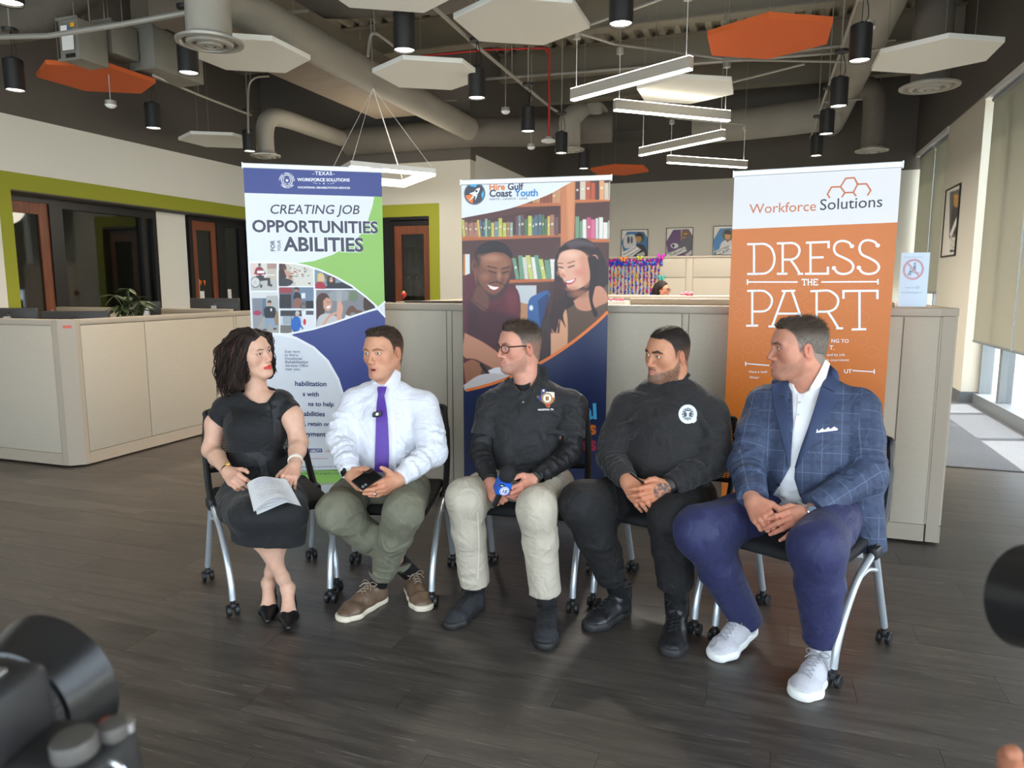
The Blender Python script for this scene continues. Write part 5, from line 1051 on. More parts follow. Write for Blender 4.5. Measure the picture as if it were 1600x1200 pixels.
stripe = [(716,612.5),(728,610),(755,603.5),(790,592),(848,565),(892,536.5),(930,506),(950,487),(962,474)]
ys = lambda X: np.interp(X,[p[0] for p in stripe],[p[1] for p in stripe])
crn = [(894,274),(880,291.5),(857.5,304),(826,316),(790,327.5),(721,341),(715,342)]
yc_ = lambda X: np.interp(X,[p[0] for p in crn][::-1]+[896,1000],[p[1] for p in crn][::-1]+[200,200])
painted('bookshelf_photo',s2,rg2,250,350,books,0.0006,M_printsatin,bt2,keep=lambda X,Y: (Y < ys(X)+1.0))
wc = MB(); pts = [s2.uv(*p) for p in crn[:-1]]; pts = [(min(max(a,0.0),w2),min(b,H2-0.013)) for a,b in pts]; s2.poly(wc,bez(pts,30)+[(0.0,H2-0.013)],0.0010); decal(wc,'white_corner',M_sheetw,bt2)
sp = MB(); s2.stroke(sp,[(min(max(a,0.0),w2),b) for a,b in bez(q2(stripe[1:-1]),30)],0.018,0.0012); decal(sp,'orange_rule',M_stripe,bt2)
B2M = [M_oran,M_ink,mat('banner_mid_blue',rgb(50,132,190),0.4),M_sky,M_crim,M_wht]
lg = MB(); c = s2.uv(741.7,302.5); R = abs(s2.uv(758.5,302.5)[0]-c[0]); s2.poly(lg,ell(c[0],c[1],R,R,32),0.0016,0); s2.poly(lg,ell(c[0],c[1],R*0.9,R*0.9,32),0.0021,1)
s2.poly(lg,[(c[0]+R*0.85*math.cos(a),c[1]+R*0.85*math.sin(a)) for a in np.linspace(1.2,2.2,10)]+[(c[0]+R*0.1,c[1]+R*0.55)],0.0026,2); s2.poly(lg,[(c[0]+R*0.85*math.cos(a),c[1]+R*0.85*math.sin(a)) for a in np.linspace(-0.6,0.3,10)]+[(c[0]+R*0.62,c[1]-R*0.1)],0.0026,2); s2.poly(lg,[(c[0]-R*0.1,c[1]-R*0.1)]+[(c[0]+R*0.85*math.cos(a),c[1]+R*0.85*math.sin(a)) for a in np.linspace(3.3,4.5,10)],0.0026,3)
s2.poly(lg,[(c[0]+R*x,c[1]+R*y) for x,y in ((0.5,0.5),(0.2,0.42),(-0.1,0.1),(-0.2,-0.15),(0.05,-0.25),(0.32,0.0),(0.48,0.3))],0.0031,4); s2.poly(lg,[(c[0]+R*x,c[1]+R*y) for x,y in ((-0.1,0.15),(-0.5,0.0),(-0.2,-0.1))],0.0031,4); s2.poly(lg,[(c[0]+R*x,c[1]+R*y) for x,y in ((0.1,-0.2),(0.05,-0.6),(0.3,-0.1))],0.0031,4); s2.poly(lg,ell(c[0]+R*0.18,c[1]+R*0.2,R*0.11,R*0.11,14),0.0036,1); s2.poly(lg,[(c[0]-R*0.15,c[1]-R*0.2),(c[0]-R*0.55,c[1]-R*0.62),(c[0]-R*0.05,c[1]-R*0.32)],0.0031,4)
decal(lg,'rocket_logo',[mat('logo_grey_ring',rgb(116,118,126),0.4),mat('logo_slate',rgb(66,68,78),0.4),M_sky,M_stripe,M_wht],bt2)
for s_,a,b,m_,kw in (('Hire',(764.8,297.2),(789,296.7),0,dict(bold=0.03)),('Gulf',(793.3,296.6),(818,296.2),1,dict(bold=0.03)),('Coast',(764.8,307.4),(800,306.9),1,dict(bold=0.03)),('Youth',(803.5,306.8),(840.5,306.2),2,dict(bold=0.03)),('IGNITE - LAUNCH - LAND',(765,312.8),(824.5,311.6),1,dict(bold=0.01,spacing=1.2))): t2 = MB(); s2.fit(t2,s_,a,b,0.0016,m_,**kw); decal(t2,'banner_letters',B2M,bt2)
for s_,a,b,m_ in (('al',(911.5,654.2),(932.5,653.8),3),('rs',(910,678.4),(932,678),0),('ss',(909,703.2),(932.5,703),4)): t2 = MB(); s2.fit(t2,s_,a,b,0.0010,m_,bold=0.035); decal(t2,'banner_letters',B2M,bt2)
t2 = MB()
s2.poly(t2,[s2.uv(*p) for p in ((744.6,632),(747.4,632),(747.4,642.5),(744.6,642.5))],0.0010,5)
decal(t2,'banner_letters',B2M,bt2)
# ---------------- banner 3
A3,B3 = atd(1147.5,276,3.98),atd(1409,255,3.66)
bt3,s3,w3,H3 = banner('white and orange banner with the big thin slab letters behind the man in the blazer',A3,B3,0.10,M_or3)
k3 = lambda x,y: s3.uv(1120+x/3.75,230+y/3.75)
Q3 = lambda pts,n=0: [k3(*p) for p in (bez(pts,n) if n else pts)]
wt = MB(); v0 = k3(600,460)[1]; s3.poly(wt,[(0,k3(100,481)[1]),(w3,k3(1075,440)[1]),(w3,H3-0.012),(0,H3-0.012)],0.0006); decal(wt,'white_header',mat('banner_header_white',rgb(222,218,218),0.35),bt3)
hx = MB(); W_ = 0.008
for pts in ([(725,232),(755,183),(805,179),(825,217),(800,265),(750,267),(725,232)],[(725,232),(672,234),(648,276),(663,298)],[(750,267),(732,294)],[(800,265),(816,287)],[(825,217),(877,215),(902,253),(882,284)]): s3.stroke(hx,Q3(pts),W_,0.0012)
s3.fit(hx,'Workforce',k3_a := (1120+190/3.75,230+390/3.75),(1120+581/3.75,230+372/3.75),0.0012,0,bold=0.002); s3.fit(hx,'Solutions',(1120+604/3.75,230+369/3.75),(1120+969/3.75,230+349/3.75),0.0012,1,bold=0.004)
decal(hx,'logo_print',[M_or2,M_ink3],bt3)
ho = MB(); rs = random.Random(6)
for i in range(9):
 for j in range(22):
  if rs.random() < 0.45: continue
  cx,cy = 0.06+i*0.105,0.08+j*0.061*1.0+0.0; cx += 0.0525*(j % 2)
  if cx+0.034 > w3 or cy+0.034 > k3(600,500)[1]: continue
  s3.stroke(ho,ell(cx,cy,0.033,0.033,6,rot=PI/6),0.0035,0.0008,closed=True)
decal(ho,'honeycomb_print',mat('banner_orange_tint',rgb(212,122,46),0.38),bt3)['kind'] = 'stuff'
L3 = MB(); T_ = 0.0115
def S3(pts,n=0,w=T_): s3.stroke(L3,Q3(pts,n),w,0.0013)
S3([(218,567),(218,743)]); S3([(178,569),(250,567)]); S3([(178,743),(250,742)]); S3([(240,567),(285,569),(322,596),(338,650),(326,705),(290,737),(240,742)],40)
S3([(386,563),(386,741)]); S3([(352,564),(420,562)]); S3([(352,742),(414,741)]); S3([(410,562),(450,563),(478,582),(484,612),(470,642),(440,657),(386,659)],36); S3([(432,658),(462,700),(486,741)]); S3([(474,742),(506,742)])
S3([(549,559),(549,741)]); S3([(522,560),(655,555),(655,592)]); S3([(549,647),(626,645)]); S3([(516,742),(651,741),(651,700)])
S3([(790,582),(775,560),(738,549),(702,560),(687,592),(700,626),(748,650),(786,672),(800,702),(782,732),(742,743),(706,734),(688,710)],50)
S3([(942,577),(924,555),(884,545),(850,558),(836,592),(850,628),(898,652),(936,676),(950,706),(930,734),(888,743),(852,733),(834,708)],50)
for p in ((792,580),(686,708),(943,576),(832,706)): c = k3(*p); s3.poly(L3,ell(c[0],c[1],0.0105,0.0105,16),0.0014)
S3([(180,790),(474,790)],w=0.008); S3([(180,775),(180,805)],w=0.008); S3([(612,790),(944,788)],w=0.008); S3([(944,773),(944,804)],w=0.008)
def slab(mb,txt,x0,x1,yb,h,w=0.006):
 U_ = {'T': [[(0,1),(1,1)],[(0.5,1),(0.5,0)],[(0.25,0),(0.75,0)],[(0,1),(0,0.8)],[(1,1),(1,0.8)]],'H': [[(0.12,0),(0.12,1)],[(0.88,0),(0.88,1)],[(0.12,0.5),(0.88,0.5)],[(0,0),(0.3,0)],[(0.7,0),(1,0)],[(0,1),(0.3,1)],[(0.7,1),(1,1)]],'E': [[(0.15,0),(0.15,1)],[(0,1),(0.9,1),(0.9,0.8)],[(0.15,0.5),(0.7,0.5)],[(0,0),(0.9,0),(0.9,0.2)]]}
 n = len(txt); cw = (x1-x0)/n
 for i,ch in enumerate(txt):
  for st_ in U_[ch]: s3.stroke(mb,[k3(x0+cw*(i+0.06)+cw*0.84*a,yb-h*b) for a,b in st_],w,0.0013)
slab(L3,'THE',497,596,807,33)
S3([(208,841),(208,1045)]); S3([(178,842),(240,841)]); S3([(172,1046),(243,1045)]); S3([(232,841),(280,844),(315,872),(323,905),(308,942),(275,961),(208,963)],36)
S3([(380,843),(460,841)]); S3([(400,843),(325,1048)]); S3([(440,842),(512,1052)]); S3([(302,1050),(360,1050)]); S3([(484,1053),(540,1053)]); S3([(352,975),(486,975)])
S3([(585,843),(585,1055)]); S3([(548,844),(620,841)]); S3([(560,1056),(612,1055)]); S3([(608,841),(660,842),(702,872),(711,908),(694,944),(655,962),(585,964)],36); S3([(650,963),(682,1010),(712,1060)]); S3([(700,1061),(740,1061)])
S3([(742,888),(742,843),(941,841),(941,890)]); S3([(836,842),(836,1065)]); S3([(790,1068),(876,1066)])
decal(L3,'slab_letters',M_wht,bt3)
sm = MB()
for s_,a,b,kw in (('NG TO',(1299,535.2),(1326,535.5),dict(bold=0.012)),('T.',(1295.5,546),(1303.5,546.5),dict(bold=0.012)),('and by job.',(1292,556.2),(1321,556),{}),('ob interviews:',(1289,564.6),(1327,564.2),{}),('UT',(1319,583),(1331,583),dict(bold=0.012)),('Have a well-',(1170.5,582.5),(1200,582.8),{}),('Wear',(1171,591.5),(1186,591.7),{})): s3.fit(sm,s_,a,b,0.0013,**kw)
s3.stroke(sm,[s3.uv(1165,568),s3.uv(1202,571)],0.006,0.0013); s3.stroke(sm,[s3.uv(1165,565),s3.uv(1165,571.5)],0.006,0.0013); s3.stroke(sm,[s3.uv(1332,579),s3.uv(1366,581)],0.006,0.0013); s3.stroke(sm,[s3.uv(1366,577),s3.uv(1366,584)],0.006,0.0013)
decal(sm,'small_letters',M_wht,bt3)
# ================================================================ nesting chairs
M_tube = mat('silver_powder_coat',rgb(186,192,196),0.32,metal=0.55); M_seat = mat('black_seat_fabric',rgb(24,24,26),0.8,bump=0.3,bscale=500,bdist=0.001); M_bp = mat('black_plastic',rgb(26,26,28),0.42)
M_mesh = mat('black_back_mesh',rgb(34,34,36),0.7)
CH = [((-2.17,2.75),(0.78,-0.62),'silver legged black chair under the woman in the black dress'),((-1.64,2.956),(0.26,-0.96),'silver legged black mesh chair under the man in the white shirt'),
  ((-0.99,3.14),(0.1,-0.99),'silver legged black chair under the man holding the microphone'),((-0.376,3.188),(-0.25,-0.97),'silver legged black chair under the man in black sweatshirt'),
  ((0.19,2.98),(-0.43,-0.9),'silver legged black chair under the man in the plaid blazer')]
def make_chair():
 t = thing('nesting_chair',CH[0][2],'chair',(0,0,0),0,'nesting chairs of the panel'); B = lambda mb,n,m: mb.build(n,m,t,local=True)
 s = MB(); s.rbox((-0.225,-0.21,0.425),(0.225,0.235,0.468),0.02,seg=3); sh = B(s,'seat',M_seat); bm_ = sh.data
 for v in bm_.vertices:
  y = v.co.y; v.co.z -= max(0,(y-0.12))**2*1.6; v.co.z += 0.35*abs(v.co.x)**2
 u = MB(); u.rbox((-0.2,-0.19,0.405),(0.2,0.17,0.426),0.008); B(u,'seat_pan',M_bp)
 for sx in (-1,1):
  f = MB(); f.tube(bez([(sx*0.245,-0.115,0.43),(sx*0.245,-0.05,0.415),(sx*0.243,0.07,0.36),(sx*0.240,0.165,0.255),(sx*0.236,0.212,0.15),(sx*0.235,0.226,0.075)],26),0.0142,12); leg = B(f,'front_leg',M_tube)
  r = MB(); r.tube([(sx*0.247,-0.1,0.43),(sx*0.252,-0.17,0.26),(sx*0.258,-0.245,0.075)],0.0142,12); leg2 = B(r,'rear_leg',M_tube)
  b = MB(); b.tube(bez([(sx*0.244,0.055,0.362),(sx*0.247,-0.03,0.375),(sx*0.251,-0.135,0.345)],10),0.008,8); B(b,'leg_brace',M_tube)
  k = MB(); k.rbox((sx*0.247-0.02,-0.15,0.405),(sx*0.247+0.02,-0.06,0.455),0.01); B(k,'hinge_bracket',M_bp)
  for (cx,cy) in ((sx*0.235,0.226),(sx*0.258,-0.245)):
   c = MB(); c.cyl((cx,cy,0.075),(cx,cy,0.05),0.010,n=10); c.rbox((cx-0.012,cy-0.022,0.034),(cx+0.012,cy+0.012,0.06),0.006)
   for o in (-0.017,0.017): c.lathe([(0.006,-0.009),(0.024,-0.009),(0.0265,-0.006),(0.0265,0.006),(0.024,0.009),(0.006,0.009)],(cx+o,cy-0.01,0.0268),(1,0,0),18)
   B(c,'caster',M_bp)
  p = MB(); p.tube(bez([(sx*0.245,-0.10,0.43),(sx*0.244,-0.165,0.50),(sx*0.240,-0.225,0.60),(sx*0.232,-0.265,0.72),(sx*0.22,-0.285,0.815)],20),[0.016]*16+[0.013]*5,10,flat=1.3); B(p,'back_upright',M_bp)
 h = MB(); h.tube(bez([(-0.22,-0.285,0.812),(-0.2,-0.297,0.836),(0,-0.312,0.842),(0.2,-0.297,0.836),(0.22,-0.285,0.812)],20),0.014,10); B(h,'top_rail',M_bp)
 h = MB(); h.tube(bez([(-0.24,-0.225,0.56),(0,-0.255,0.545),(0.24,-0.225,0.56)],14),0.012,10); B(h,'lower_rail',M_bp)
 m = MB(); n = 30
 for i in range(n):
  f = i/(n-1); z = 0.555+0.275*f; y = -0.222-0.07*f**0.8; m.tube([(-0.232+0.012*f,y,z),(-0.1,y-0.022,z),(0.1,y-0.022,z),(0.232-0.012*f,y,z)],0.0026,5)
 for i in range(19):
  x = -0.2+i*0.4/18; m.tube([(x,-0.244-0.012*(1-abs(x)/0.2),0.555),(x,-0.285-0.012*(1-abs(x)/0.2),0.7),(x,-0.298-0.012*(1-abs(x)/0.2),0.83)],0.002,4)
 o = B(m,'back_mesh',M_mesh); o['kind'] = 'stuff'
 return t
chair0 = make_chair()
for i,(c,f,l) in enumerate(CH):
 o = chair0 if i == 0 else copy_tree(chair0)
 o.location = (c[0],c[1],0.0005); o.rotation_euler = (0,0,math.atan2(-f[0],f[1]) if True else 0)
 o.rotation_euler = (0,0,math.atan2(f[1],f[0])-PI/2); o['label'] = l
# ================================================================ sculpting engine: smooth unions of tapered limbs, meshed on a grid
from mathutils.bvhtree import BVHTree
def nrm(v): v = np.array(v,float); return v/(np.linalg.norm(v)+1e-12)
def lerp(a,b,t): return np.array(a,float)*(1-t)+np.array(b,float)*t
def vnoise(P,seed=0):
 I = np.floor(P).astype(np.int64); f = P-I; f = f*f*(3-2*f)
 def hsh(x,y,z):
  n = (x*374761393+y*668265263+z*2147483647+seed*1274126177) & 0xffffffff
  n = ((n ^ (n >> 13))*1274126177) & 0xffffffff; n = n ^ (n >> 16); return (n & 0xffff)/32767.5-1
 x,y,z = I[...,0],I[...,1],I[...,2]; u,v,w = f[...,0],f[...,1],f[...,2]
 c = [[[hsh(x+i,y+j,z+k) for k in (0,1)] for j in (0,1)] for i in (0,1)]
 l = lambda a,b,t: a+(b-a)*t
 return l(l(l(c[0][0][0],c[1][0][0],u),l(c[0][1][0],c[1][1][0],u),v),l(l(c[0][0][1],c[1][0][1],u),l(c[0][1][1],c[1][1][1],u),v),w)
class Field:
 def __init__(s): s.P = []
 def add(s,fn,lo,hi,k,op='u'): s.P.append((fn,np.array(lo,float),np.array(hi,float),k,op)); return s
 def cone(s,a,b,ra,rb=None,k=0.015,op='u'):
  a = np.array(a,float); b = np.array(b,float); rb = ra if rb is None else rb; R = max(ra,rb); ab = b-a; L2 = ab @ ab+1e-12
  def fn(X):
   w = X-a; t = np.clip((w @ ab)/L2,0,1); return np.linalg.norm(w-t[...,None]*ab,axis=-1)-(ra+(rb-ra)*t)
  return s.add(fn,np.minimum(a,b)-R,np.maximum(a,b)+R,k,op)
 def path(s,pts,rs,k=0.015,op='u'):
  rs = rs if hasattr(rs,'__len__') else [rs]*len(pts)
  for i in range(len(pts)-1): s.cone(pts[i],pts[i+1],rs[i],rs[i+1],k,op)
  return s
 def ecap(s,a,b,A,B,xd,k=0.03,op='u'):
  """limb segment with elliptical section: A=(half width along xd, half depth) at a, B at b"""
  a = np.array(a,float); b = np.array(b,float); ab = b-a; L = np.linalg.norm(ab)+1e-9; d = ab/L
  x = np.array(xd,float); x = nrm(x-d*(x @ d)); y = np.cross(d,x); R = max(*A,*B)
  def fn(X):
   w = X-a; t = w @ d; tc = np.clip(t/L,0,1); rx = A[0]+(B[0]-A[0])*tc; ry = A[1]+(B[1]-A[1])*tc; o = t-tc*L
   u = w @ x; v = w @ y; m = np.minimum(rx,ry); q = np.sqrt((u/rx)**2+(v/ry)**2+(o/m)**2); g = np.sqrt((u/rx**2)**2+(v/ry**2)**2+(o/m**2)**2)+1e-9
   return np.where(q > 1e-4,q*(q-1)/g,-m)
  return s.add(fn,np.minimum(a,b)-R,np.maximum(a,b)+R,k,op)
 def ell(s,c,r,R=None,k=0.02,op='u'):
  c = np.array(c,float); r = np.array(r,float); R = np.eye(3) if R is None else R; m = max(r)
  def fn(X):
   p = (X-c) @ R; q = np.linalg.norm(p/r,axis=-1); g = np.linalg.norm(p/r**2,axis=-1)+1e-9; return np.where(q > 1e-4,q*(q-1)/g,-min(r))
  return s.add(fn,c-m,c+m,k,op)
 def cut(s,c,n,R,k=0.002):
  """remove what lies beyond the plane (c, n), inside radius R of c"""
  c = np.array(c,float); n = nrm(n)
  def fn(X): w = X-c; h_ = w @ n; return np.maximum(-h_,np.linalg.norm(w-h_[...,None]*n,axis=-1)-R*0.8)
  return s.add(fn,c-R,c+R,k,'s')
 def cutbox(s,lo,hi,fn,k=0.003): return s.add(fn,lo,hi,k,'s')
 def pxcut(s,poly,lo,hi,dmax,k=0.003):
  """remove a shape given as photo pixels, for depths nearer than dmax"""
  def fn(X):
   v = X-CAMP; z = v @ _fw; px = 800+F*(v @ _rt)/z; py = 600-F*(v @ _up)/z; P = Paint(px,py); d = P.sd(poly)*z/F
   return np.maximum(d,z-dmax)
  return s.add(fn,lo,hi,k,'s')
 def noise(s,amp,freq,seed,lo,hi,ridged=True,stretch=(1,1,1),R=None):
  st = np.array(stretch,float)*freq; Rm = np.eye(3) if R is None else R
  def fn(X):
   p = (X @ Rm)*st; w = np.stack([vnoise(p*0.6+7,seed+5),vnoise(p*0.6+31,seed+6),vnoise(p*0.6+57,seed+7)],-1); n = vnoise(p+0.7*w,seed)
   n = (1-np.abs(n)*2.0) if ridged else n
   n2 = vnoise(p*2.1+11,seed+1); return -amp*(n*0.75+n2*0.3)
  return s.add(fn,lo,hi,0.03,'d')
 def eval(s,lo,hi,h):
  lo = np.array(lo,float); n = np.ceil((np.array(hi)-lo)/h).astype(int)+1; ax = [lo[i]+h*np.arange(n[i]) for i in range(3)]
  D = np.full(n,0.25,dtype=np.float64)
  for fn,a,b,k,op in s.P:
   m = k+3*h; i0 = [int(np.searchsorted(ax[i],a[i]-m)) for i in range(3)]; i1 = [int(np.searchsorted(ax[i],b[i]+m)) for i in range(3)]
   if any(i1[i] <= i0[i] for i in range(3)): continue
   sl = tuple(slice(i0[i],i1[i]) for i in range(3)); old = D[sl]
   if op == 'd':
    mk = np.abs(old) < 0.03
    if mk.any():
     idx = np.nonzero(mk); X = np.stack([ax[i][i0[i]+idx[i]] for i in range(3)],-1); old[mk] += fn(X)
    continue
   X = np.stack(np.meshgrid(*[ax[i][i0[i]:i1[i]] for i in range(3)],indexing='ij'),-1); d = fn(X)
   if op == 'u':
    q = np.maximum(k-np.abs(old-d),0)/k; D[sl] = np.minimum(old,d)-q*q*k*0.25
   else:
    d = -d; q = np.maximum(k-np.abs(old-d),0)/k; D[sl] = np.maximum(old,d)+q*q*k*0.25
  return D,ax
 def mesh(s,h,lo=None,hi=None,skip=()):
  if lo is None:
   U_ = [p for p in s.P if p[4] == 'u']; lo = np.min([p[1] for p in U_],0)-3*h; hi = np.max([p[2] for p in U_],0)+3*h
  D,ax = s.eval(lo,hi,h); V,Q = surface_nets(D,ax)
  for (a,b) in skip:
   ins = np.all((V > np.array(a)+1.6*h) & (V < np.array(b)-1.6*h),1); Q = Q[~np.all(ins[Q],1)]
  return V,Q
def surface_nets(D,ax):
 S = D < 0; c = np.zeros(tuple(np.array(D.shape)-1),dtype=np.int8)
 off = [(i,j,k) for i in (0,1) for j in (0,1) for k in (0,1)]
 sh = lambda A,o: A[o[0]:A.shape[0]-1+o[0],o[1]:A.shape[1]-1+o[1],o[2]:A.shape[2]-1+o[2]]
 for o in off: c += sh(S,o)
 act = (c > 0) & (c < 8); idx = np.argwhere(act); n = len(idx)
 if n == 0: return np.zeros((0,3)),np.zeros((0,4),int)
 vid = np.full(c.shape,-1,dtype=np.int64); vid[act] = np.arange(n)
 val = {o: D[idx[:,0]+o[0],idx[:,1]+o[1],idx[:,2]+o[2]] for o in off}
 acc = np.zeros((n,3)); cnt = np.zeros(n)
 for a in off:
  for d in range(3):
   if a[d] == 1: continue
   b = list(a); b[d] = 1; b = tuple(b); va,vb = val[a],val[b]; m = (va < 0) != (vb < 0); t = np.where(m,va/(va-vb+1e-15),0)
   p = np.array(a,float)[None].repeat(n,0); p[:,d] += t; acc[m] += p[m]; cnt[m] += 1
 loc = idx+acc/cnt[:,None]; V = np.stack([ax[i][0]+(ax[i][1]-ax[i][0])*loc[:,i] for i in range(3)],-1)
 Q = []
 for d in range(3):
  e1,e2 = [(1,2),(2,0),(0,1)][d]; sl0 = [slice(1,-1)]*3; sl0[d] = slice(0,-1); sl1 = [slice(1,-1)]*3; sl1[d] = slice(1,None)
  A = S[tuple(sl0)]; B = S[tuple(sl1)]; ch = np.argwhere(A != B)
  if len(ch) == 0: continue
  g = ch.copy();
  for q in range(3):
   if q != d: g[:,q] += 1
  def vv(o1,o2): x = g.copy(); x[:,e1] -= o1; x[:,e2] -= o2; return vid[x[:,0],x[:,1],x[:,2]]
  q = np.stack([vv(1,1),vv(0,1),vv(0,0),vv(1,0)],-1); ins = A[tuple(ch.T)]; q[~ins] = q[~ins][:,::-1]; Q.append(q)
 Q = np.concatenate(Q); Q = Q[(Q >= 0).all(1)]
 return V,Q
def build(name,V,Q,m,parent,cols=None,extra=None,label=None):
 Mi = inv_loc(parent); A = np.array(Mi); o = np_mesh(name,V @ A[:3,:3].T+A[:3,3],Q,m,parent,cols=cols,label=label)
 if extra is not None:
  at = o.data.attributes.new('cloth','FLOAT_VECTOR','POINT'); at.data.foreach_set('vector',np.ascontiguousarray(extra,dtype=np.float32).ravel())
 return o
def bvh_of(*objs):
 V = []; P = []
 for o in objs:
  n = len(V); M = o.matrix_basis if o.parent is None else (Matrix.LocRotScale(o.parent.location,o.parent.rotation_euler,None) @ o.matrix_basis)
  V += [M @ v.co for v in o.data.vertices]; P += [[i+n for i in p.vertices] for p in o.data.polygons]
 return BVHTree.FromPolygons(V,P)
_OC = Vector(CAMP)
def hit(bv,px,py,off=0.0):
 d = Vector(ray(px,py)).normalized(); r = bv.ray_cast(_OC,d)
 if r[0] is None: return None,None
 n = r[1] if r[1].dot(d) < 0 else -r[1]
 return np.array(r[0]+(-d)*off*0.6+n*off*0.6),np.array(n)
def resamp(pts,n):
 P = np.array(bez(pts,60)) if len(pts) > 2 else np.array(pts,float); s = np.r_[0,np.cumsum(np.linalg.norm(np.diff(P,axis=0),axis=1))]; t = np.linspace(0,s[-1],n)
 return np.stack([np.interp(t,s,P[:,i]) for i in range(P.shape[1])],-1)
def patch(name,bv,left,right,m,parent,off=0.004,th=0.003,nr=24,nc=6,smooth=2,label=None,bulge=0.0,fallback=None):
 """cloth strip lying on a body: left/right edges as photo pixels, dropped on the surface"""
 Lp,Rp = resamp(left,nr),resamp(right,nr); G = np.full((nr,nc,3),np.nan)
 for i in range(nr):
  for j in range(nc):
   p = Lp[i]+(Rp[i]-Lp[i])*j/(nc-1); h_,_ = hit(bv,p[0],p[1],off+bulge*math.sin(PI*j/(nc-1)))
   if h_ is not None: G[i,j] = h_
 dep = (G-CAMP) @ _fw
 for i in range(nr):
  for j in range(nc):
   if np.isnan(dep[i,j]) or (fallback and abs(dep[i,j]-np.nanmedian(dep)) > fallback):
    dep[i,j] = np.nan
 med = np.nanmedian(dep)
 for it in range(40):
  bad = np.isnan(dep)
  if not bad.any(): break
  pad = np.pad(dep,1,constant_values=np.nan); nb = np.stack([pad[:-2,1:-1],pad[2:,1:-1],pad[1:-1,:-2],pad[1:-1,2:]]);
  with np.errstate(all='ignore'):
   import warnings; warnings.simplefilter('ignore'); mn = np.nanmean(nb,0)
  dep[bad] = mn[bad]
 dep = np.where(np.isnan(dep),med,dep)
 for _ in range(smooth):
  pad = np.pad(dep,1,mode='edge'); dep = 0.5*dep+0.125*(pad[:-2,1:-1]+pad[2:,1:-1]+pad[1:-1,:-2]+pad[1:-1,2:])
 for i in range(nr):
  for j in range(nc):
   p = Lp[i]+(Rp[i]-Lp[i])*j/(nc-1); G[i,j] = atd(p[0],p[1],dep[i,j])
 back = G+_fw*th; V = np.concatenate([G.reshape(-1,3),back.reshape(-1,3)]); n = nr*nc; Q = []
 ix = lambda i,j,b=0: b*n+i*nc+j
 for i in range(nr-1):
  for j in range(nc-1): Q.append((ix(i,j),ix(i+1,j),ix(i+1,j+1),ix(i,j+1))); Q.append((ix(i,j,1),ix(i,j+1,1),ix(i+1,j+1,1),ix(i+1,j,1)))
 for i in range(nr-1): Q.append((ix(i,0),ix(i,0,1),ix(i+1,0,1),ix(i+1,0))); Q.append((ix(i,nc-1),ix(i+1,nc-1),ix(i+1,nc-1,1),ix(i,nc-1,1)))
 for j in range(nc-1): Q.append((ix(0,j),ix(0,j+1),ix(0,j+1,1),ix(0,j,1))); Q.append((ix(nr-1,j),ix(nr-1,j,1),ix(nr-1,j+1,1),ix(nr-1,j+1)))
 o = build(name,V,np.array(Q),m,parent,label=label); o.data.set_sharp_from_angle(angle=math.radians(50)); return o
def badge(name,bv,box_,fn,m,parent,nx=44,ny=44,off=0.002,keep=None,label=None):
 """print or embroidery on cloth: painted grid dropped on the garment"""
 xs = np.linspace(box_[0],box_[2],nx); ys_ = np.linspace(box_[1],box_[3],ny); X,Y = np.meshgrid(xs,ys_); dep = np.full(X.shape,np.nan)
 for i in range(ny):
  for j in range(nx):
   h_,_ = hit(bv,X[i,j],Y[i,j],off)
   if h_ is not None: dep[i,j] = (h_-CAMP) @ _fw
 dep = np.where(np.isnan(dep),np.nanmedian(dep),dep); V = np.stack([atd(X[i,j],Y[i,j],dep[i,j]) for i in range(ny) for j in range(nx)])
 P = Paint(X,Y); P.aa = 0.5*(box_[2]-box_[0])/nx*2; fn(P); idx = np.arange(nx*ny).reshape(ny,nx); Q = np.stack([idx[:-1,:-1],idx[1:,:-1],idx[1:,1:],idx[:-1,1:]],-1)
 if keep is not None: k = keep(X,Y); kk = k[:-1,:-1] & k[:-1,1:] & k[1:,1:] & k[1:,:-1]; Q = Q[kk]
 return build(name,V,Q.reshape(-1,4),m,parent,cols=np.clip(P.C.reshape(-1,3),0,1),label=label)
# ---------------------------------------------------------------- heads
class Head:
 def __init__(s,px,py,D,scale,yaw,pitch=0.0,roll=0.0):
  s.o = atd(px,py,D); s.s = scale; c = nrm((CAMP-s.o)*np.array([1,1,0])); left_img = np.cross((0,0,1),c)*-1
  a,b,r = map(math.radians,(yaw,pitch,roll)); left_img = -_rt
  left_img = nrm(left_img-c*(left_img @ c)); f = c*math.cos(a)+left_img*math.sin(a); f = f*math.cos(b)+np.array([0,0,1.0])*math.sin(b)
  x = nrm(np.cross(f,(0,0,1.0))); u = np.cross(x,f); x2 = x*math.cos(r)+u*math.sin(r); u2 = -x*math.sin(r)+u*math.cos(r)
  s.R = np.stack([x2,f,u2],1)
  s.R[:,0] = np.cross(s.R[:,1],s.R[:,2])
 def w(s,*p): return s.o+s.R @ (np.array(p,float)*s.s)
 def l(s,P): return ((P-s.o) @ s.R)/s.s
 def cone(s,Fd,a,b,ra,rb=None,k=0.01,op='u'): Fd.cone(s.w(*a),s.w(*b),ra*s.s,(ra if rb is None else rb)*s.s,k*s.s,op)
 def ell(s,Fd,c,r,k=0.02,op='u',rot=None): Fd.ell(s.w(*c),np.array(r)*s.s,s.R if rot is None else s.R @ rot,k*s.s,op)
def Rx(a): c,q = math.cos(a),math.sin(a); return np.array([[1,0,0],[0,c,-q],[0,q,c]])
def Ry(a): c,q = math.cos(a),math.sin(a); return np.array([[c,0,q],[0,1,0],[-q,0,c]])
def Rz(a): c,q = math.cos(a),math.sin(a); return np.array([[c,-q,0],[q,c,0],[0,0,1]])
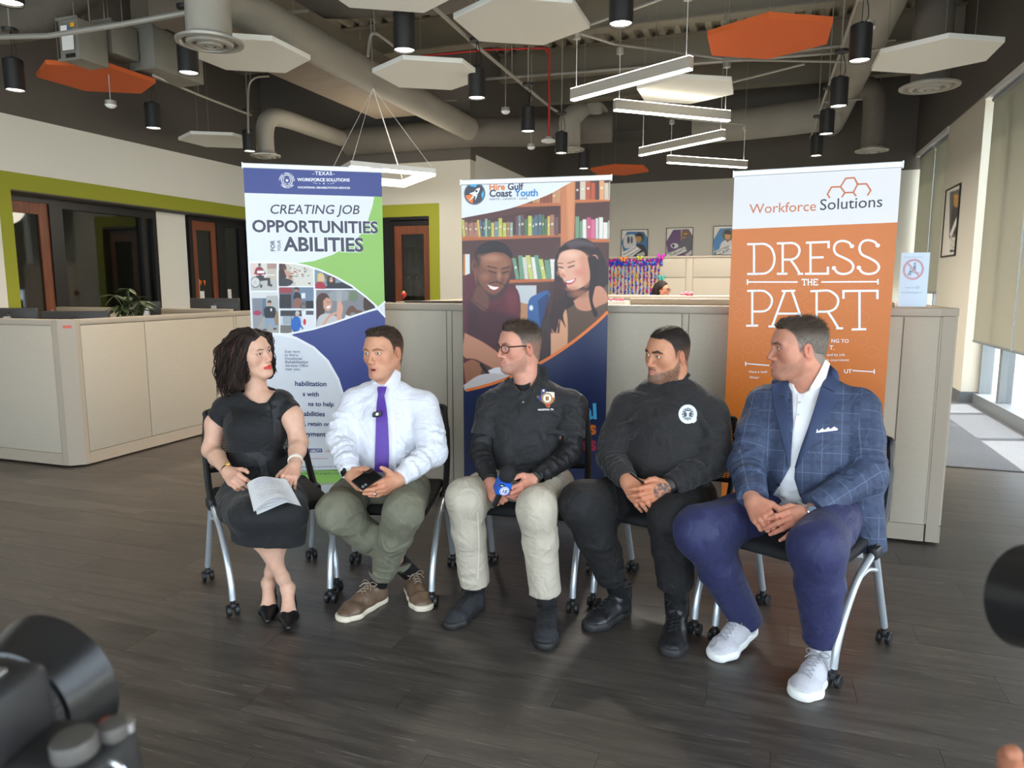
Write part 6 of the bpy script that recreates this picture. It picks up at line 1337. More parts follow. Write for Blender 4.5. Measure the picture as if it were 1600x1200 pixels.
def head_prims(Fd,H,p,neck):
 g = p.get; jw = g('jaw',1.0); fat = g('fat',0.0)
 H.ell(Fd,(0,-0.012,0.031),(0.071,0.094,0.075),k=0.01)
 H.ell(Fd,(0,0.030,0.028),(0.061,0.059,0.060),k=0.03)
 H.ell(Fd,(0,0.030,-0.030),(0.059+fat*0.006,0.056,0.076),k=0.03)
 for x in (-1,1):
  H.ell(Fd,(x*0.041,0.052,-0.024),(0.024+fat*0.004,0.026,0.026),k=0.025)
  H.cone(Fd,(x*0.0455*jw,0.002,-0.054),(x*0.019*jw,0.066,-0.100),0.022+fat*0.006,0.020+fat*0.004,k=0.03)
  H.cone(Fd,(x*0.010,0.087,0.020),(x*0.046,0.072,0.017),0.011*g('brow',1.0),0.009,k=0.014)
 H.ell(Fd,(0,0.079,-0.101),(0.019*jw,0.018,0.016),k=0.02)
 H.ell(Fd,(0,0.067,-0.066),(0.029,0.031,0.027),k=0.02)
 nl = g('nose',1.0)
 for x in (-1,1): H.ell(Fd,(x*0.032,0.098,-0.001),(0.020,0.017,0.013),k=0.014,op='s')
 H.cone(Fd,(0,0.0865,0.008),(0,0.088+0.0165*nl,-0.032),0.0072,0.0088,k=0.012)
 H.ell(Fd,(0,0.0905+0.0175*nl,-0.0365),(0.0098,0.0092,0.0082),k=0.008)
 for x in (-1,1):
  H.ell(Fd,(x*0.0118,0.0955,-0.0405),(0.0072,0.0105,0.0064),k=0.009)
  H.ell(Fd,(x*0.0315,0.0755,-0.0005),(0.0155,0.0135,0.0125),k=0.005)
  H.ell(Fd,(x*0.0315,0.092,-0.0008),(0.0122,0.014,0.0041*g('eyeopen',1.0)),k=0.0025,op='s',rot=Ry(x*0.10))
 mz = g('smile',0.0)
 if g('mouth',0) > 0:
  o = g('mouth'); H.ell(Fd,(0,0.096,-0.073),(0.016,0.018,0.0055+0.0045*o),k=0.004,op='s')
  up_,dn = 0.0035,-0.008*o
 else: up_,dn = 0.0,0.0
 for x in (-1,1):
  H.cone(Fd,(x*0.023,0.083,-0.0695+mz),(x*0.004,0.0965,-0.0655+up_),0.0032,0.0050,k=0.004)
  H.cone(Fd,(x*0.020,0.084,-0.0725+mz+dn*0.6),(0,0.0955,-0.0765+dn),0.0036,0.0064,k=0.004)
 if g('mouth',0) == 0:
  for x in (-1,1): H.cone(Fd,(x*0.023,0.089,-0.0705+mz*1.2),(0,0.1035,-0.0705),0.0010,0.0014,k=0.002,op='s')
 for x in (-1,1):
  er = Rz(-x*0.35) @ Rx(-0.22)
  H.ell(Fd,(x*0.0755,-0.010,-0.012),(0.0085,0.0195,0.0315),k=0.008,rot=er)
  H.ell(Fd,(x*0.0845,-0.006,-0.008),(0.0070,0.0125,0.021),k=0.004,op='s',rot=er)
  H.ell(Fd,(x*0.0775,0.001,-0.014),(0.004,0.005,0.007),k=0.003,rot=er); H.cone(Fd,(x*0.081,-0.012,0.006),(x*0.080,-0.009,-0.022),0.0028,0.0028,k=0.003)
 nr_ = g('neckr',0.054)
 Fd.ecap(H.w(0,-0.030,-0.045),neck,(nr_*H.s,nr_*1.05*H.s),(nr_*1.08*H.s,nr_*1.08*H.s),H.R[:,0],k=0.03)
 Fd.cone(H.w(0,0.035,-0.088),lerp(neck,H.w(0,-0.03,-0.045),0.35),0.030*H.s,0.040*H.s,k=0.03)
def seg_d(P,a,b):
 a = np.array(a,float); b = np.array(b,float); ab = b-a; t = np.clip(((P-a) @ ab)/(ab @ ab),0,1); return np.linalg.norm(P-a-t[:,None]*ab,axis=1)
def sstep(x,a,b): t = np.clip((x-a)/(b-a),0,1); return t*t*(3-2*t)
def head_cols(V,C,H,p):
 g = p.get; L = H.l(V); C = C.copy()
 def mix(a,col):
  nonlocal C
  a = np.clip(a,0,1)[:,None]; C = C*(1-a)+np.array(col[:3])*a
 skin = rgb(*g('skin')); front = sstep(L[:,1],0.02,0.06)
 blush = rgb(*g('blush',tuple(int(c*k) for c,k in zip(g('skin'),(1.0,0.82,0.78)))))
 for x in (-1,1): mix(0.35*np.exp(-((L[:,0]-x*0.044)**2+(L[:,2]+0.028)**2)/0.0006)*front,blush)
 mix(0.4*np.exp(-(L[:,0]**2+(L[:,1]-0.108)**2+(L[:,2]+0.04)**2)/0.0003),blush)
 for x in (-1,1): mix(0.3*sstep(np.abs(L[:,0]),0.072,0.080)*(np.abs(L[:,2]+0.012) < 0.04),blush)
 hc = rgb(*g('hair'))
 bd = g('beard',0.0)
 if bd > 0:
  bc = rgb(*g('beardcol',g('hair'))); nz = vnoise(L*420,3)*0.55+vnoise(L*200,9)*0.3
  line = -0.050-0.020*np.clip((L[:,1]-0.03)/0.05,0,1)+0.030*np.clip((0.035-L[:,1])/0.03,0,1)
  reg = sstep(line-L[:,2],-0.006,0.010)*sstep(L[:,1],-0.004,0.010)*sstep(-L[:,2],-0.02,0.0)
  mous = sstep(0.0265-np.abs(L[:,0]),0,0.006)*sstep(L[:,1],0.07,0.08)*sstep(-0.050-L[:,2],0.0,0.005)*sstep(L[:,2]+0.066,0.0,0.003)
  lipm = sstep(0.020-np.abs(L[:,0]),0,0.005)*sstep(L[:,2]+0.083,0,0.003)*sstep(-0.061-L[:,2],0,0.003)*sstep(L[:,1],0.08,0.086)
  neckfade = 1-sstep(-L[:,2],0.112,0.125)
  a = np.maximum(reg*neckfade*(1-lipm),mous*(1-0.5*lipm))*bd*(0.82+0.5*nz)
  mix(a,bc)
  if g('greychin'): mix(0.45*np.clip(nz+0.6,0,1)*np.exp(-(L[:,0]**2+(L[:,2]+0.100)**2)/0.0006)*front*bd,rgb(*g('greychin')))
 sf = g('stubblescalp',0.0)
 if sf:
  mix(sf*scalp_mask(L),hc)
  if g('grey'): mix(g('grey')*scalp_mask(L)*sstep(0.052-L[:,2],-0.02,0.03),rgb(150,140,130))
  if g('fade'): mix(min(1,g('fade')*1.6)*scalp_mask(L)*sstep(0.022-L[:,2],-0.022,0.05),skin)
 lip = rgb(*g('lips',(176,104,92))); mz = g('smile',0.0)
 up_,dn = (0.0035,-0.008*g('mouth')) if g('mouth',0) else (0,0)
 d = np.min([seg_d(L,(x*0.022,0.086,-0.0695+mz),(x*0.004,0.0995,-0.066+up_)) for x in (-1,1)]+[seg_d(L,(x*0.019,0.087,-0.073+mz+dn*0.6),(0,0.099,-0.0765+dn)) for x in (-1,1)],axis=0)
 mix(g('lipop',0.75)*(1-sstep(d,0.0045,0.0075)),lip)
 if g('mouth',0): mix((1-sstep(np.sqrt((L[:,0]/0.014)**2+((L[:,2]+0.074)/0.0075)**2),0.75,1.0))*(L[:,1] < 0.091),rgb(88,38,36))
 else: mix(0.65*(1-sstep(np.min([seg_d(L,(x*0.023,0.085,-0.0705+mz*1.2),(0,0.098,-0.0705)) for x in (-1,1)],axis=0),0.0010,0.0032)),tuple(c*0.42 for c in lip[:3]))
 bh = g('browh',0.0); bt = g('browt',0.0042); bcol = rgb(*g('browcol',g('hair')))
 for x in (-1,1):
  d = np.minimum(seg_d(L*np.array([1,0.35,1]),(x*0.013,0.031,0.0165+bh),(x*0.033,0.030,0.0215+bh)),seg_d(L*np.array([1,0.35,1]),(x*0.033,0.030,0.0215+bh),(x*0.050,0.024,0.0145+bh)))
  mix(g('browop',0.85)*(1-sstep(d,bt*0.55,bt*1.25))*front,bcol)
  top = np.stack([L[:,0]-x*0.0315,L[:,2]+0.0008],1); e = np.sqrt((top[:,0]/0.0135)**2+(top[:,1]/(0.0049*g('eyeopen',1.0)))**2)
  mix(g('lash',0.6)*np.exp(-((e-1.08)/0.22)**2)*(top[:,1] > -0.001)*(L[:,1] > 0.06),rgb(48,34,30))
  mix(0.35*np.exp(-((e-1.1)/0.3)**2)*(top[:,1] <= -0.001)*(L[:,1] > 0.06),rgb(120,78,70))
 return C
def scalp_line(y,k=0.0):
 return np.interp(y,[-0.12,-0.075,-0.055,-0.030,-0.022,0.006,0.012,0.020,0.030,0.038,0.050,0.062,0.10],[-0.075,-0.075,-0.060,-0.030,0.012+k*0,0.016,-0.012,-0.016,0.026,0.046,0.060,0.070,0.072])
def scalp_mask(L): return sstep(L[:,2]-scalp_line(L[:,1]),-0.004,0.008)
def eyes(H,p,parent):
 for x in (-1,1):
  c = H.w(x*0.0315,0.0765,-0.0005); gz = nrm(H.R @ nrm(p.get('gaze',(0,1,0)))); n,k = 20,24; V = []; r = 0.0118*H.s; a,b,d = frame_z(gz)
  for i in range(k+1):
   th = PI*i/k
   for j in range(n): V.append(c+r*(d*math.cos(th)+(a*math.cos(2*PI*j/n)+b*math.sin(2*PI*j/n))*math.sin(th)))
  Q = [(i*n+j,(i+1)*n+j,(i+1)*n+(j+1) % n,i*n+(j+1) % n) for i in range(k) for j in range(n)]; V = np.array(V); ca = (V-c) @ d/r
  C = np.tile(np.array(rgb(226,218,210)[:3]),(len(V),1)); C[ca > math.cos(math.radians(27))] = rgb(*p.get('iris',(84,58,40)))[:3]; C[ca > math.cos(math.radians(13))] = (0.004,0.004,0.004)
  build('eye',V,np.array(Q),M_eye,parent,cols=C)
 if p.get('mouth',0):
  t = MB(); t.tube([H.w(x,y,-0.0665) for x,y in ((-0.013,0.081),(-0.006,0.0865),(0,0.088),(0.006,0.0865),(0.013,0.081))],0.0035*H.s,8); t.build('teeth',mat('teeth',rgb(226,216,200),0.3),parent)
M_skin = mat('skin',(1,1,1,1),0.5,attr='Col',bump=0.12,bscale=260,bdist=0.0012,spec=0.35)
M_skin.node_tree.nodes['Principled BSDF'].inputs['Subsurface Weight'].default_value = 0.12; M_skin.node_tree.nodes['Principled BSDF'].inputs['Subsurface Radius'].default_value = (0.012,0.005,0.003); M_skin.node_tree.nodes['Principled BSDF'].inputs['Subsurface Scale'].default_value = 0.6
M_eye = mat('eye_white_iris',(1,1,1,1),0.12,attr='Col')
def short_hair(H,p,parent,h=0.0032):
 """cropped hair: a shell on the skull ending at a hairline, with tufts"""
 Fd = Field(); g = p.get; tt,ts,tf = g('top',0.012),g('side',0.004),g('frontlift',0.0); c = H.w(0,-0.013,0.036)
 H.ell(Fd,(0,-0.013,0.031),(0.0715+ts,0.0945+ts*1.2,0.076+tt),k=0.005)
 H.ell(Fd,(0,0.028,0.030),(0.0615+ts,0.0605+ts+0.001,0.060+tt*0.7),k=0.02)
 H.cone(Fd,(0,-0.040,-0.02),(0,-0.045,-0.075),0.060,0.048,k=0.02)
 for (x,y,z,rx,ry,rz) in g('tufts',()): H.ell(Fd,(x,y,z),(rx,ry,rz),k=0.014)
 dl = g('hairline',0.0); m = 0.15*H.s
 def below(X):
  L = H.l(X); ln = scalp_line(L[...,1])+np.where(L[...,1] > 0.03,dl,0)+0.004*vnoise(L*np.array([90.,90.,40.]),4)+g('widow',0.0)*np.clip(np.abs(L[...,0])/0.045,0,1)**2*(L[...,1] > 0.03)
  return (L[...,2]-ln)*H.s*0.85
 lo,hi = c-m*1.15,c+m*1.15
 st = g('strand',(60,12,60)); amp = g('tex',0.0022)
 def tex(X):
  L = H.l(X); q = L*np.array(st); q = q+0.5*np.stack([vnoise(L*22+3,8)]*3,-1); up = sstep(L[...,2],0.03,0.09)
  return -amp*H.s*(vnoise(q,21)+0.5*vnoise(q*2.2,22))*(0.35+up)
 Fd.add(tex,lo,hi,0.03,'d')
 Fd.add(below,lo,hi,g('edge',0.010),'s')
 V,Q = Fd.mesh(h,c-m,c+m); L = H.l(V); hc = np.array(rgb(*g('hair'))[:3]); C = np.tile(hc,(len(V),1))
 n = vnoise(L*np.array([150.,40.,150.]),2)[:,None]; C = C*(1+0.35*n)
 if g('grey'):
  a = g('grey')*sstep(0.052-L[:,2],-0.02,0.03)*(0.6+0.4*vnoise(L*200,12)); C = C*(1-a[:,None])+np.array(rgb(150,140,130)[:3])*a[:,None]
 if g('fade'):
  a = g('fade')*sstep(0.022-L[:,2],-0.022,0.03); C = C*(1-a[:,None])+np.array(rgb(*g('skin'))[:3])*a[:,None]
 o = build('hair',V,Q,M_hair,parent,cols=np.clip(C,0,1));
 strands(H,p,parent,V,Q,o)
 return o
def strands(H,p,parent,V,Q,hair_o):
 """short loose hairs standing on the shell, joined with it"""
 n = p.get('nstrand',6000); rs = np.random.RandomState(3); fi = rs.randint(0,len(Q),n); c = V[Q[fi]].mean(1); nn = np.cross(V[Q[fi,1]]-V[Q[fi,0]],V[Q[fi,3]]-V[Q[fi,0]]); nn /= np.linalg.norm(nn,axis=1)[:,None]+1e-12
 L = H.l(c); ok = nn @ H.R[:,2] > -0.5; ln = (p.get('slen',0.010)*(0.4+0.9*sstep(L[:,2],0.02,0.09))*(0.6+0.6*rs.rand(n)))*H.s
 comb = np.array(p.get('comb',(0.0,0.3,0.2))); d = nn*p.get('stand',0.30)+(H.R @ comb)[None]+rs.randn(n,3)*0.16; d /= np.linalg.norm(d,axis=1)[:,None]
 w = np.cross(d,rs.randn(n,3)); w /= np.linalg.norm(w,axis=1)[:,None]+1e-9; wd = p.get('sw',0.0006)*H.s
 b = c-nn*0.0015; P0 = b-w*wd; P1 = b+w*wd; P2 = b+d*ln[:,None]*0.6+w*wd*0.5; P3 = b+d*ln[:,None]-w*wd*0.1
 W = np.stack([P0,P1,P2,P3],1)[ok].reshape(-1,3); F_ = np.arange(len(W)).reshape(-1,4)
 col = np.array(rgb(*p['hair'])[:3]); C = np.repeat(np.clip(col*(1+0.5*rs.randn(len(F_),1)*0.6),0,1),4,0)
 if p.get('grey'):
  Lw = H.l(W); a = p['grey']*sstep(0.052-Lw[:,2],-0.02,0.03)[:,None]; C = C*(1-a)+np.array(rgb(150,140,130)[:3])*a
 o = build('hair_strands',W,F_,M_hair,parent,cols=np.clip(C,0,1)); o['kind'] = 'stuff'
M_hair = mat('hair',(1,1,1,1),0.62,attr='Col',spec=0.25)
# ---------------------------------------------------------------- hands
class Hand:
 def __init__(s,wrist,knuckle,thumb,scale=1.0):
  """wrist -> middle knuckle gives x; thumb is a direction hint for y; z = back of the hand"""
  s.o = np.array(wrist,float); x = nrm(np.array(knuckle)-s.o); y = np.array(thumb,float); y = nrm(y-x*(y @ x)); s.R = np.stack([x,y,np.cross(x,y)],1); s.s = scale; s.tips = []
 def w(s,*p): return s.o+s.R @ (np.array(p,float)*s.s)
def hand_prims(Fd,hd,curls,mirror,thumb=((0.020,0.026,-0.010),(0.044,0.047,-0.018),(0.070,0.056,-0.022),(0.092,0.056,-0.026)),spread=(0.06,0.0,-0.05,-0.11)):
 """curls: four (mcp, pip, dip) in radians towards the palm; mirror flips the back of the hand"""
 sg = -1 if mirror else 1; s = hd.s
 K = [(0.086,0.025,0.0),(0.090,0.004,0.003),(0.085,-0.0155,0.001),(0.076,-0.033,-0.004)]; Ln = [(0.044,0.026,0.021),(0.048,0.029,0.022),(0.044,0.027,0.021),(0.034,0.020,0.019)]; Rr = [(0.0105,0.0092,0.0082,0.0068),(0.0108,0.0095,0.0083,0.0068),(0.0102,0.009,0.008,0.0066),(0.009,0.008,0.0071,0.006)]
 P = lambda q: hd.w(q[0],q[1],sg*q[2])
 for i,kn in enumerate(K):
  Fd.cone(P((0.004,kn[1]*0.55,0.0)),P(kn),0.0175*s,0.0118*s,k=0.012*s)
  Fd.cone(P((0.03,kn[1]*0.7,-0.010)),P((kn[0]-0.014,kn[1],-0.007)),0.013*s,0.010*s,k=0.012*s)
 Fd.cone(P((-0.03,0,0)),P((0.010,0,0)),0.026*s,0.024*s,k=0.015*s)
 Fd.cone(P((0.012,0.018,-0.010)),P((0.042,0.034,-0.016)),0.016*s,0.013*s,k=0.014*s)
 for i,kn in enumerate(K):
  a = 0.0; p = np.array(kn,float); yaw = spread[i]; pts = [p]; first = True
  for j in range(3):
   a += curls[i][j]; d = np.array([math.cos(a)*math.cos(yaw),math.sin(yaw)*math.cos(a),-math.sin(a)]); p = p+d*Ln[i][j]; pts.append(p)
  for j in range(3): Fd.cone(P(pts[j]),P(pts[j+1]),Rr[i][j]*s,Rr[i][j+1]*s,k=(0.006 if j == 0 else 0.002)*s)
  for j in (0,1): Fd.cone(P(pts[j+0]+np.array([0,0,0.001])),P(pts[j]+np.array([0.001,0,0.001])),(Rr[i][j]+0.0008)*s,None,k=0.004*s)
  hd.tips.append((P(pts[3]),nrm(P(pts[3])-P(pts[2])),hd.R @ np.array([-math.sin(a)*-1*0+math.sin(a),0,sg*math.cos(a)])))
 T = [P(q) for q in thumb]; rr = (0.0145,0.0125,0.0108,0.0082)
 for j in range(3): Fd.cone(T[j],T[j+1],rr[j]*s,rr[j+1]*s,k=(0.010 if j == 0 else 0.003)*s)
 hd.tips.append((T[3],nrm(T[3]-T[2]),hd.R @ np.array([0,0.5,sg*0.8])))
def nail_cols(V,C,hands,skin):
 nail = np.array(rgb(*[min(255,int(c*1.06)+8) for c in skin])[:3])
 for hd in hands:
  for (t,d,up) in hd.tips:
   c = t+up*0.006*hd.s+d*0.001; w = np.exp(-np.sum((V-c)**2,1)/(0.0052*hd.s)**2)[:,None]; C = C*(1-0.7*w)+nail*0.7*w
 return C
# ---------------------------------------------------------------- clothes
def folds(Fd,a,b,ra,rb,ts,axis_hint,arc=(-1.2,1.2),r=0.009,tilt=0.25,seed=0,k=0.011,sink=0.40):
 """curved cloth creases wrapped round a limb a->b at fractions ts"""
 a = np.array(a,float); b = np.array(b,float); d = nrm(b-a); x = np.array(axis_hint,float); x = nrm(x-d*(x @ d)); y = np.cross(d,x); rs = random.Random(seed); r = r*0.72; tilt = max(tilt,0.3)
 for t in ts:
  R = ra+(rb-ra)*t; c = lerp(a,b,t); tl = rs.uniform(-tilt,tilt); a0 = arc[0]+rs.uniform(-0.3,0.3); a1 = arc[1]+rs.uniform(-0.3,0.3); pts = []
  for i in range(7):
   an = a0+(a1-a0)*i/6; pts.append(c+(x*math.cos(an)+y*math.sin(an))*(R-r*sink)+d*tl*R*math.sin(an))
  q = rs.uniform(0.75,1.2); Fd.path(pts,[r*q*v for v in (0.3,0.8,1,1,1,0.8,0.3)],k=k)
def shoe(parent,heel,toe,m_up,m_sole,L=0.29,width=0.05,pitch=0.0,h_collar=0.075,ankle=None,toe_h=0.045,sole_h=0.028,lace=None,name='shoe',cap=None,label=None,high=None,roll=0.0,toe_round=1.0,eyelets=5,lace_r=0.0022,tongue=None,sole_flare=1.06,h=0.0042):
 """heel/toe: floor points; pitch lifts the heel (rotation about the toe)"""
 heel = np.array(heel,float); toe = np.array(toe,float); x = nrm((toe-heel)*np.array([1,1,0])); L = np.linalg.norm((toe-heel)[:2]) if L is None else L
 cp,sp = math.cos(pitch),math.sin(pitch); X = x*cp-np.array([0,0,1])*sp; Z = np.array([0,0,1])*cp+x*sp; Y = np.cross(Z,X)
 tb = toe-x*0.02; o = tb-X*(L-0.02)
 W = lambda u,v,w: o+X*u+Y*v+Z*w; wd = width
 up = Field(); s_ = L/0.29
 up.ecap(W(0.045*s_,0,0.038),W(0.13*s_,0,0.040),(wd*0.72,0.040),(wd*0.82,0.040),Y,k=0.02); up.ecap(W(0.13*s_,0,0.040),W(0.205*s_,0.003,0.030),(wd*0.82,0.040),(wd*0.98,0.034),Y,k=0.02)
 up.ecap(W(0.205*s_,0.003,0.028),W((0.29-0.048*toe_round)*s_,0.0,0.022),(wd*0.98,0.033),(wd*0.80,toe_h*0.55),Y,k=0.02)
 up.ecap(W(0.06*s_,0,0.05),W(0.055*s_,0,h_collar),(0.042,0.036),(0.040,0.036),Y,k=0.025); up.cone(W(0.075*s_,0,h_collar*0.9),W(0.16*s_,0,0.055),0.032,0.030,k=0.02)
 if high: up.ecap(W(0.06*s_,0,h_collar),W(0.062*s_,0,high),(0.045,0.048),(0.050,0.054),Y,k=0.02); up.cut(W(0.06*s_,0,high),Z,0.09,k=0.006)
 else:
  up.cut(W(0.055*s_,0,h_collar+0.004),Z,0.05,k=0.008)
 up.add(lambda Xp: ((Xp-o) @ Z)-sole_h*0.75,W(0,-0.1,-0.1)-0.15,W(L,0.1,0)+0.15,0.002,'s')
 up.noise(0.0016,38,5,o-0.35,o+0.5)
 V,Q = up.mesh(h); ob = build(name,V,Q,m_up,parent,label=label)
 so = Field()
 so.ecap(W(0.045*s_,0,sole_h*0.5),W(0.13*s_,0,sole_h*0.5),(wd*0.74*sole_flare,0.040),(wd*0.80*sole_flare,0.04),Y,k=0.02); so.ecap(W(0.13*s_,0,sole_h*0.5),W(0.205*s_,0.003,sole_h*0.5),(wd*0.80*sole_flare,0.04),(wd*1.02*sole_flare,0.04),Y,k=0.02)
 so.ecap(W(0.205*s_,0.003,sole_h*0.5),W((0.29-0.046*toe_round)*s_,0,sole_h*0.5),(wd*1.02*sole_flare,0.04),(wd*0.84*sole_flare,0.036),Y,k=0.02)
 so.cutbox(o-0.35,o+0.45,lambda Xp: sole_h-((Xp-o) @ Z),k=0.005)
 so.cutbox(o-0.35,o+0.45,lambda Xp: ((Xp-o) @ Z)-0.0,k=0.003)
 V,Q = so.mesh(h); build('sole',V,Q,m_sole,parent)
 if lace is not None:
  bv = bvh_of(ob); lc = MB()
  def top(u,v):
   r = bv.ray_cast(Vector(W(u,v,0.3)),Vector(-Z)); return np.array(r[0])+Z*lace_r*0.8 if r[0] is not None else None
  for i in range(eyelets):
   u = (0.105+0.018*i)*s_; w_ = 0.017+0.002*i*0.3
   for q in (-1,1):
    pts = [top(u,q*w_),top(u+0.006,q*w_*0.4),top(u+0.012,-q*w_*0.3),top(u+0.018,-q*w_)]; pts = [p_ for p_ in pts if p_ is not None]
    if len(pts) > 1: lc.tube(pts,lace_r,5)
  c = top(0.10*s_,0.0)
  if c is not None:
   for q in (-1,1):
    lc.tube(bez([c,c+Y*q*0.02+Z*0.012,c+Y*q*0.042+Z*0.004-X*0.004,c+Y*q*0.03-Z*0.002+X*0.012,c],14),lace_r,5); e_ = c+Y*q*0.035+X*0.03-Z*0.012; lc.tube(bez([c,c+Y*q*0.018+X*0.012+Z*0.004,e_],8),lace_r,5)
  lc.build('laces',lace,ob)
 return ob,W
def watch(parent,a,b,t,r,face_dir,m_band,m_case,m_face,rad=0.019,label=None,sq=False,width=0.02,name='wristwatch'):
 """band round the forearm a->b at fraction t; face towards face_dir"""
 c = lerp(a,b,t); d = nrm(np.array(b)-np.array(a)); f = np.array(face_dir,float); f = nrm(f-d*(f @ d)); w = MB()
 w.lathe([(r+0.0005,-width*0.45),(r+0.0035,-width*0.45),(r+0.0035,width*0.45),(r+0.0005,width*0.45)],c,d,28,cap0=False,cap1=False); o = w.build(name,m_band,parent,label=label)
 k = MB(); s = np.cross(d,f)
 if sq:
  Mx = Matrix((tuple(np.r_[d,0]),tuple(np.r_[s,0]),tuple(np.r_[f,0]),(0,0,0,1))).transposed(); Mx.translation = c;
  k.rbox((-rad,-rad*0.86,r+0.002),(rad,rad*0.86,r+0.012),0.004,M=Mx); k.build('case',m_case,o)
  g = MB(); g.rbox((-rad*0.84,-rad*0.7,r+0.0115),(rad*0.84,rad*0.7,r+0.013),0.0006,M=Mx); g.build('dial',m_face,o)
 else:
  k.lathe([(rad,0.0),(rad,0.007),(rad*0.85,0.010),(rad*0.8,0.009)],c+f*(r+0.001),f,28); k.build('case',m_case,o)
  g = MB(); g.lathe([(0.0005,0.0),(rad*0.8,0.0)],c+f*(r+0.0105),f,28,cap0=False,cap1=False); g.build('dial',m_face,o)
 return o
# ================================================================ the five people of the panel
UPV = np.array([0,0,1.0])
def pxd(dx,dy,dz=0.0): return _rt*dx-_up*dy+_fw*dz
def torso_frame(j):
 hip = (j['hip'][0]+j['hip'][1])/2; xd = nrm((j['sh'][1]-j['sh'][0])*np.array([1,1,0.35])); up = nrm(j['neck']-hip); f = nrm(np.cross(up,xd)); f = f if f @ (CAMP-hip) > 0 else -f
 return hip,xd,up,f
def make_body(t,j,H,hs,spec,hands,bare=False):
 """skin as one continuous figure: head, neck, trunk, arms with hands, legs"""
 Fd = Field(); hip,xd,up,f = torso_frame(j); sk = spec['skin']
 head_prims(Fd,H,spec,j['neck']-up*0.01)
 tw = 0.11 if not bare else 0.092
 Fd.ecap(hip+up*0.03,lerp(hip,j['neck'],0.45),(tw,0.07),(tw*0.85,0.065),xd,k=0.03); Fd.ecap(lerp(hip,j['neck'],0.45),lerp(hip,j['neck'],0.85),(tw*0.85,0.065),(tw,0.065),xd,k=0.03)
 for i in (0,1):
  s_,e,w = j['sh'][i],j['el'][i],j['wr'][i]; inn = lerp(s_,lerp(hip,j['neck'],0.86),0.3)
  Fd.cone(lerp(hip,j['neck'],0.88),lerp(s_,inn,0.5)-up*0.02,0.05,0.04,k=0.03)
  if bare:
   Fd.cone(s_-up*0.060+xd*(0.012 if i == 0 else -0.012),lerp(s_,e,0.5),0.046,0.046,k=0.02); Fd.cone(lerp(s_,e,0.5),e,0.046,0.037,k=0.03); Fd.cone(e,lerp(e,w,0.35),0.037,0.036,k=0.03); Fd.cone(lerp(e,w,0.35),w,0.037,0.0235,k=0.02)
  else:
   Fd.cone(inn-up*0.02,e,0.038,0.033,k=0.02); Fd.cone(e,lerp(e,w,0.35),0.034,0.036,k=0.02); Fd.cone(lerp(e,w,0.35),w,0.036,0.0255,k=0.02)
  h_,kn,an = j['hip'][i],j['kn'][i],j['an'][i]
  if bare:
   Fd.cone(h_,kn,0.062,0.05,k=0.02); c = lerp(kn,an,0.35)-nrm((CAMP-kn)*np.array([1,1,0]))*0.012; Fd.cone(kn,c,0.046,0.048,k=0.02); Fd.cone(c,an,0.046,0.0265,k=0.03)
  else: Fd.cone(h_,kn,0.055,0.045,k=0.02); Fd.cone(kn,an,0.042,0.034,k=0.02)
  a2,dr = ankle_of(j,i); Fd.cone(an,a2,0.034 if not bare else 0.0265,0.030 if not bare else 0.0245,k=0.02)
  if not bare: Fd.cone(a2,a2*np.array([1,1,0])+dr*0.07+UPV*0.055,0.028,0.018,k=0.02)
 for hd,cu,mi,kw in hands: hand_prims(Fd,hd,cu,mi,**kw)
 if 'extra' in spec: spec['extra'](Fd)
 hw = [H.o-np.array([0.14,0.14,0.165])*H.s,H.o+np.array([0.14,0.14,0.14])*H.s]; wins = [hw]
 P = np.concatenate([[hd.o]+[q[0] for q in hd.tips] for hd,*_ in hands]); wins.append([P.min(0)-0.035,P.max(0)+0.035])
 parts = [Fd.mesh(0.0026,*wins[0]),Fd.mesh(0.0027,*wins[1]),Fd.mesh(0.008 if not bare else 0.006,skip=wins)]
 n = 0; V = []; Q = []
 for v,q in parts: V.append(v); Q.append(q+n); n += len(v)
 V = np.concatenate(V); Q = np.concatenate(Q); used = np.zeros(len(V),bool); used[Q.ravel()] = True; re = np.cumsum(used)-1; V = V[used]; Q = re[Q]
 C = np.tile(np.array(rgb(*sk)[:3]),(len(V),1)); C *= (1+0.06*vnoise(V*45,3)+0.05*vnoise(V*160,4))[:,None]
 L = H.l(V); hm = (np.abs(L) < 0.16).all(1); C[hm] = head_cols(V[hm],C[hm],H,spec)
 for hd,*_ in hands:
  d = np.linalg.norm(V-hd.w(0.10,0,0),axis=1); a = (0.30*np.exp(-(d/0.07)**2))[:,None]; C = C*(1-a)+np.array(rgb(*[int(c*k) for c,k in zip(sk,(1.0,0.80,0.74))])[:3])*a
 C = nail_cols(V,C,[h[0] for h in hands],sk)
 if 'paint' in spec: C = spec['paint'](V,C)
 return build('body',V,Q,M_skin,t,cols=np.clip(C,0,1))
def ankle_of(j,i):
 kn,an = j['kn'][i],j['an'][i]; z = j.get('az',0.095); a2 = an+(an-kn)*((an[2]-z)/max(kn[2]-an[2],0.05)) if an[2] > z else an; tp = j['toe'][i]; return a2,nrm((tp-a2)*np.array([1,1,0]))
def foot(t,j,i,m_up,m_sole,L=0.29,back=0.055,**kw):
 a2,d = ankle_of(j,i); hl = a2*np.array([1,1,0])-d*back; return shoe(t,hl,hl+d*L,m_up,m_sole,L=L,**kw)
def sock(t,j,i,m,a=0.9,r=(0.043,0.041)):
 MB().tube([lerp(j['kn'][i],j['an'][i],a),ankle_of(j,i)[0]-UPV*0.012],r,16).build('sock',m,t)
def J3(d): return {k: (atd(*v) if isinstance(v,tuple) else [atd(*q) for q in v]) for k,v in d.items()}
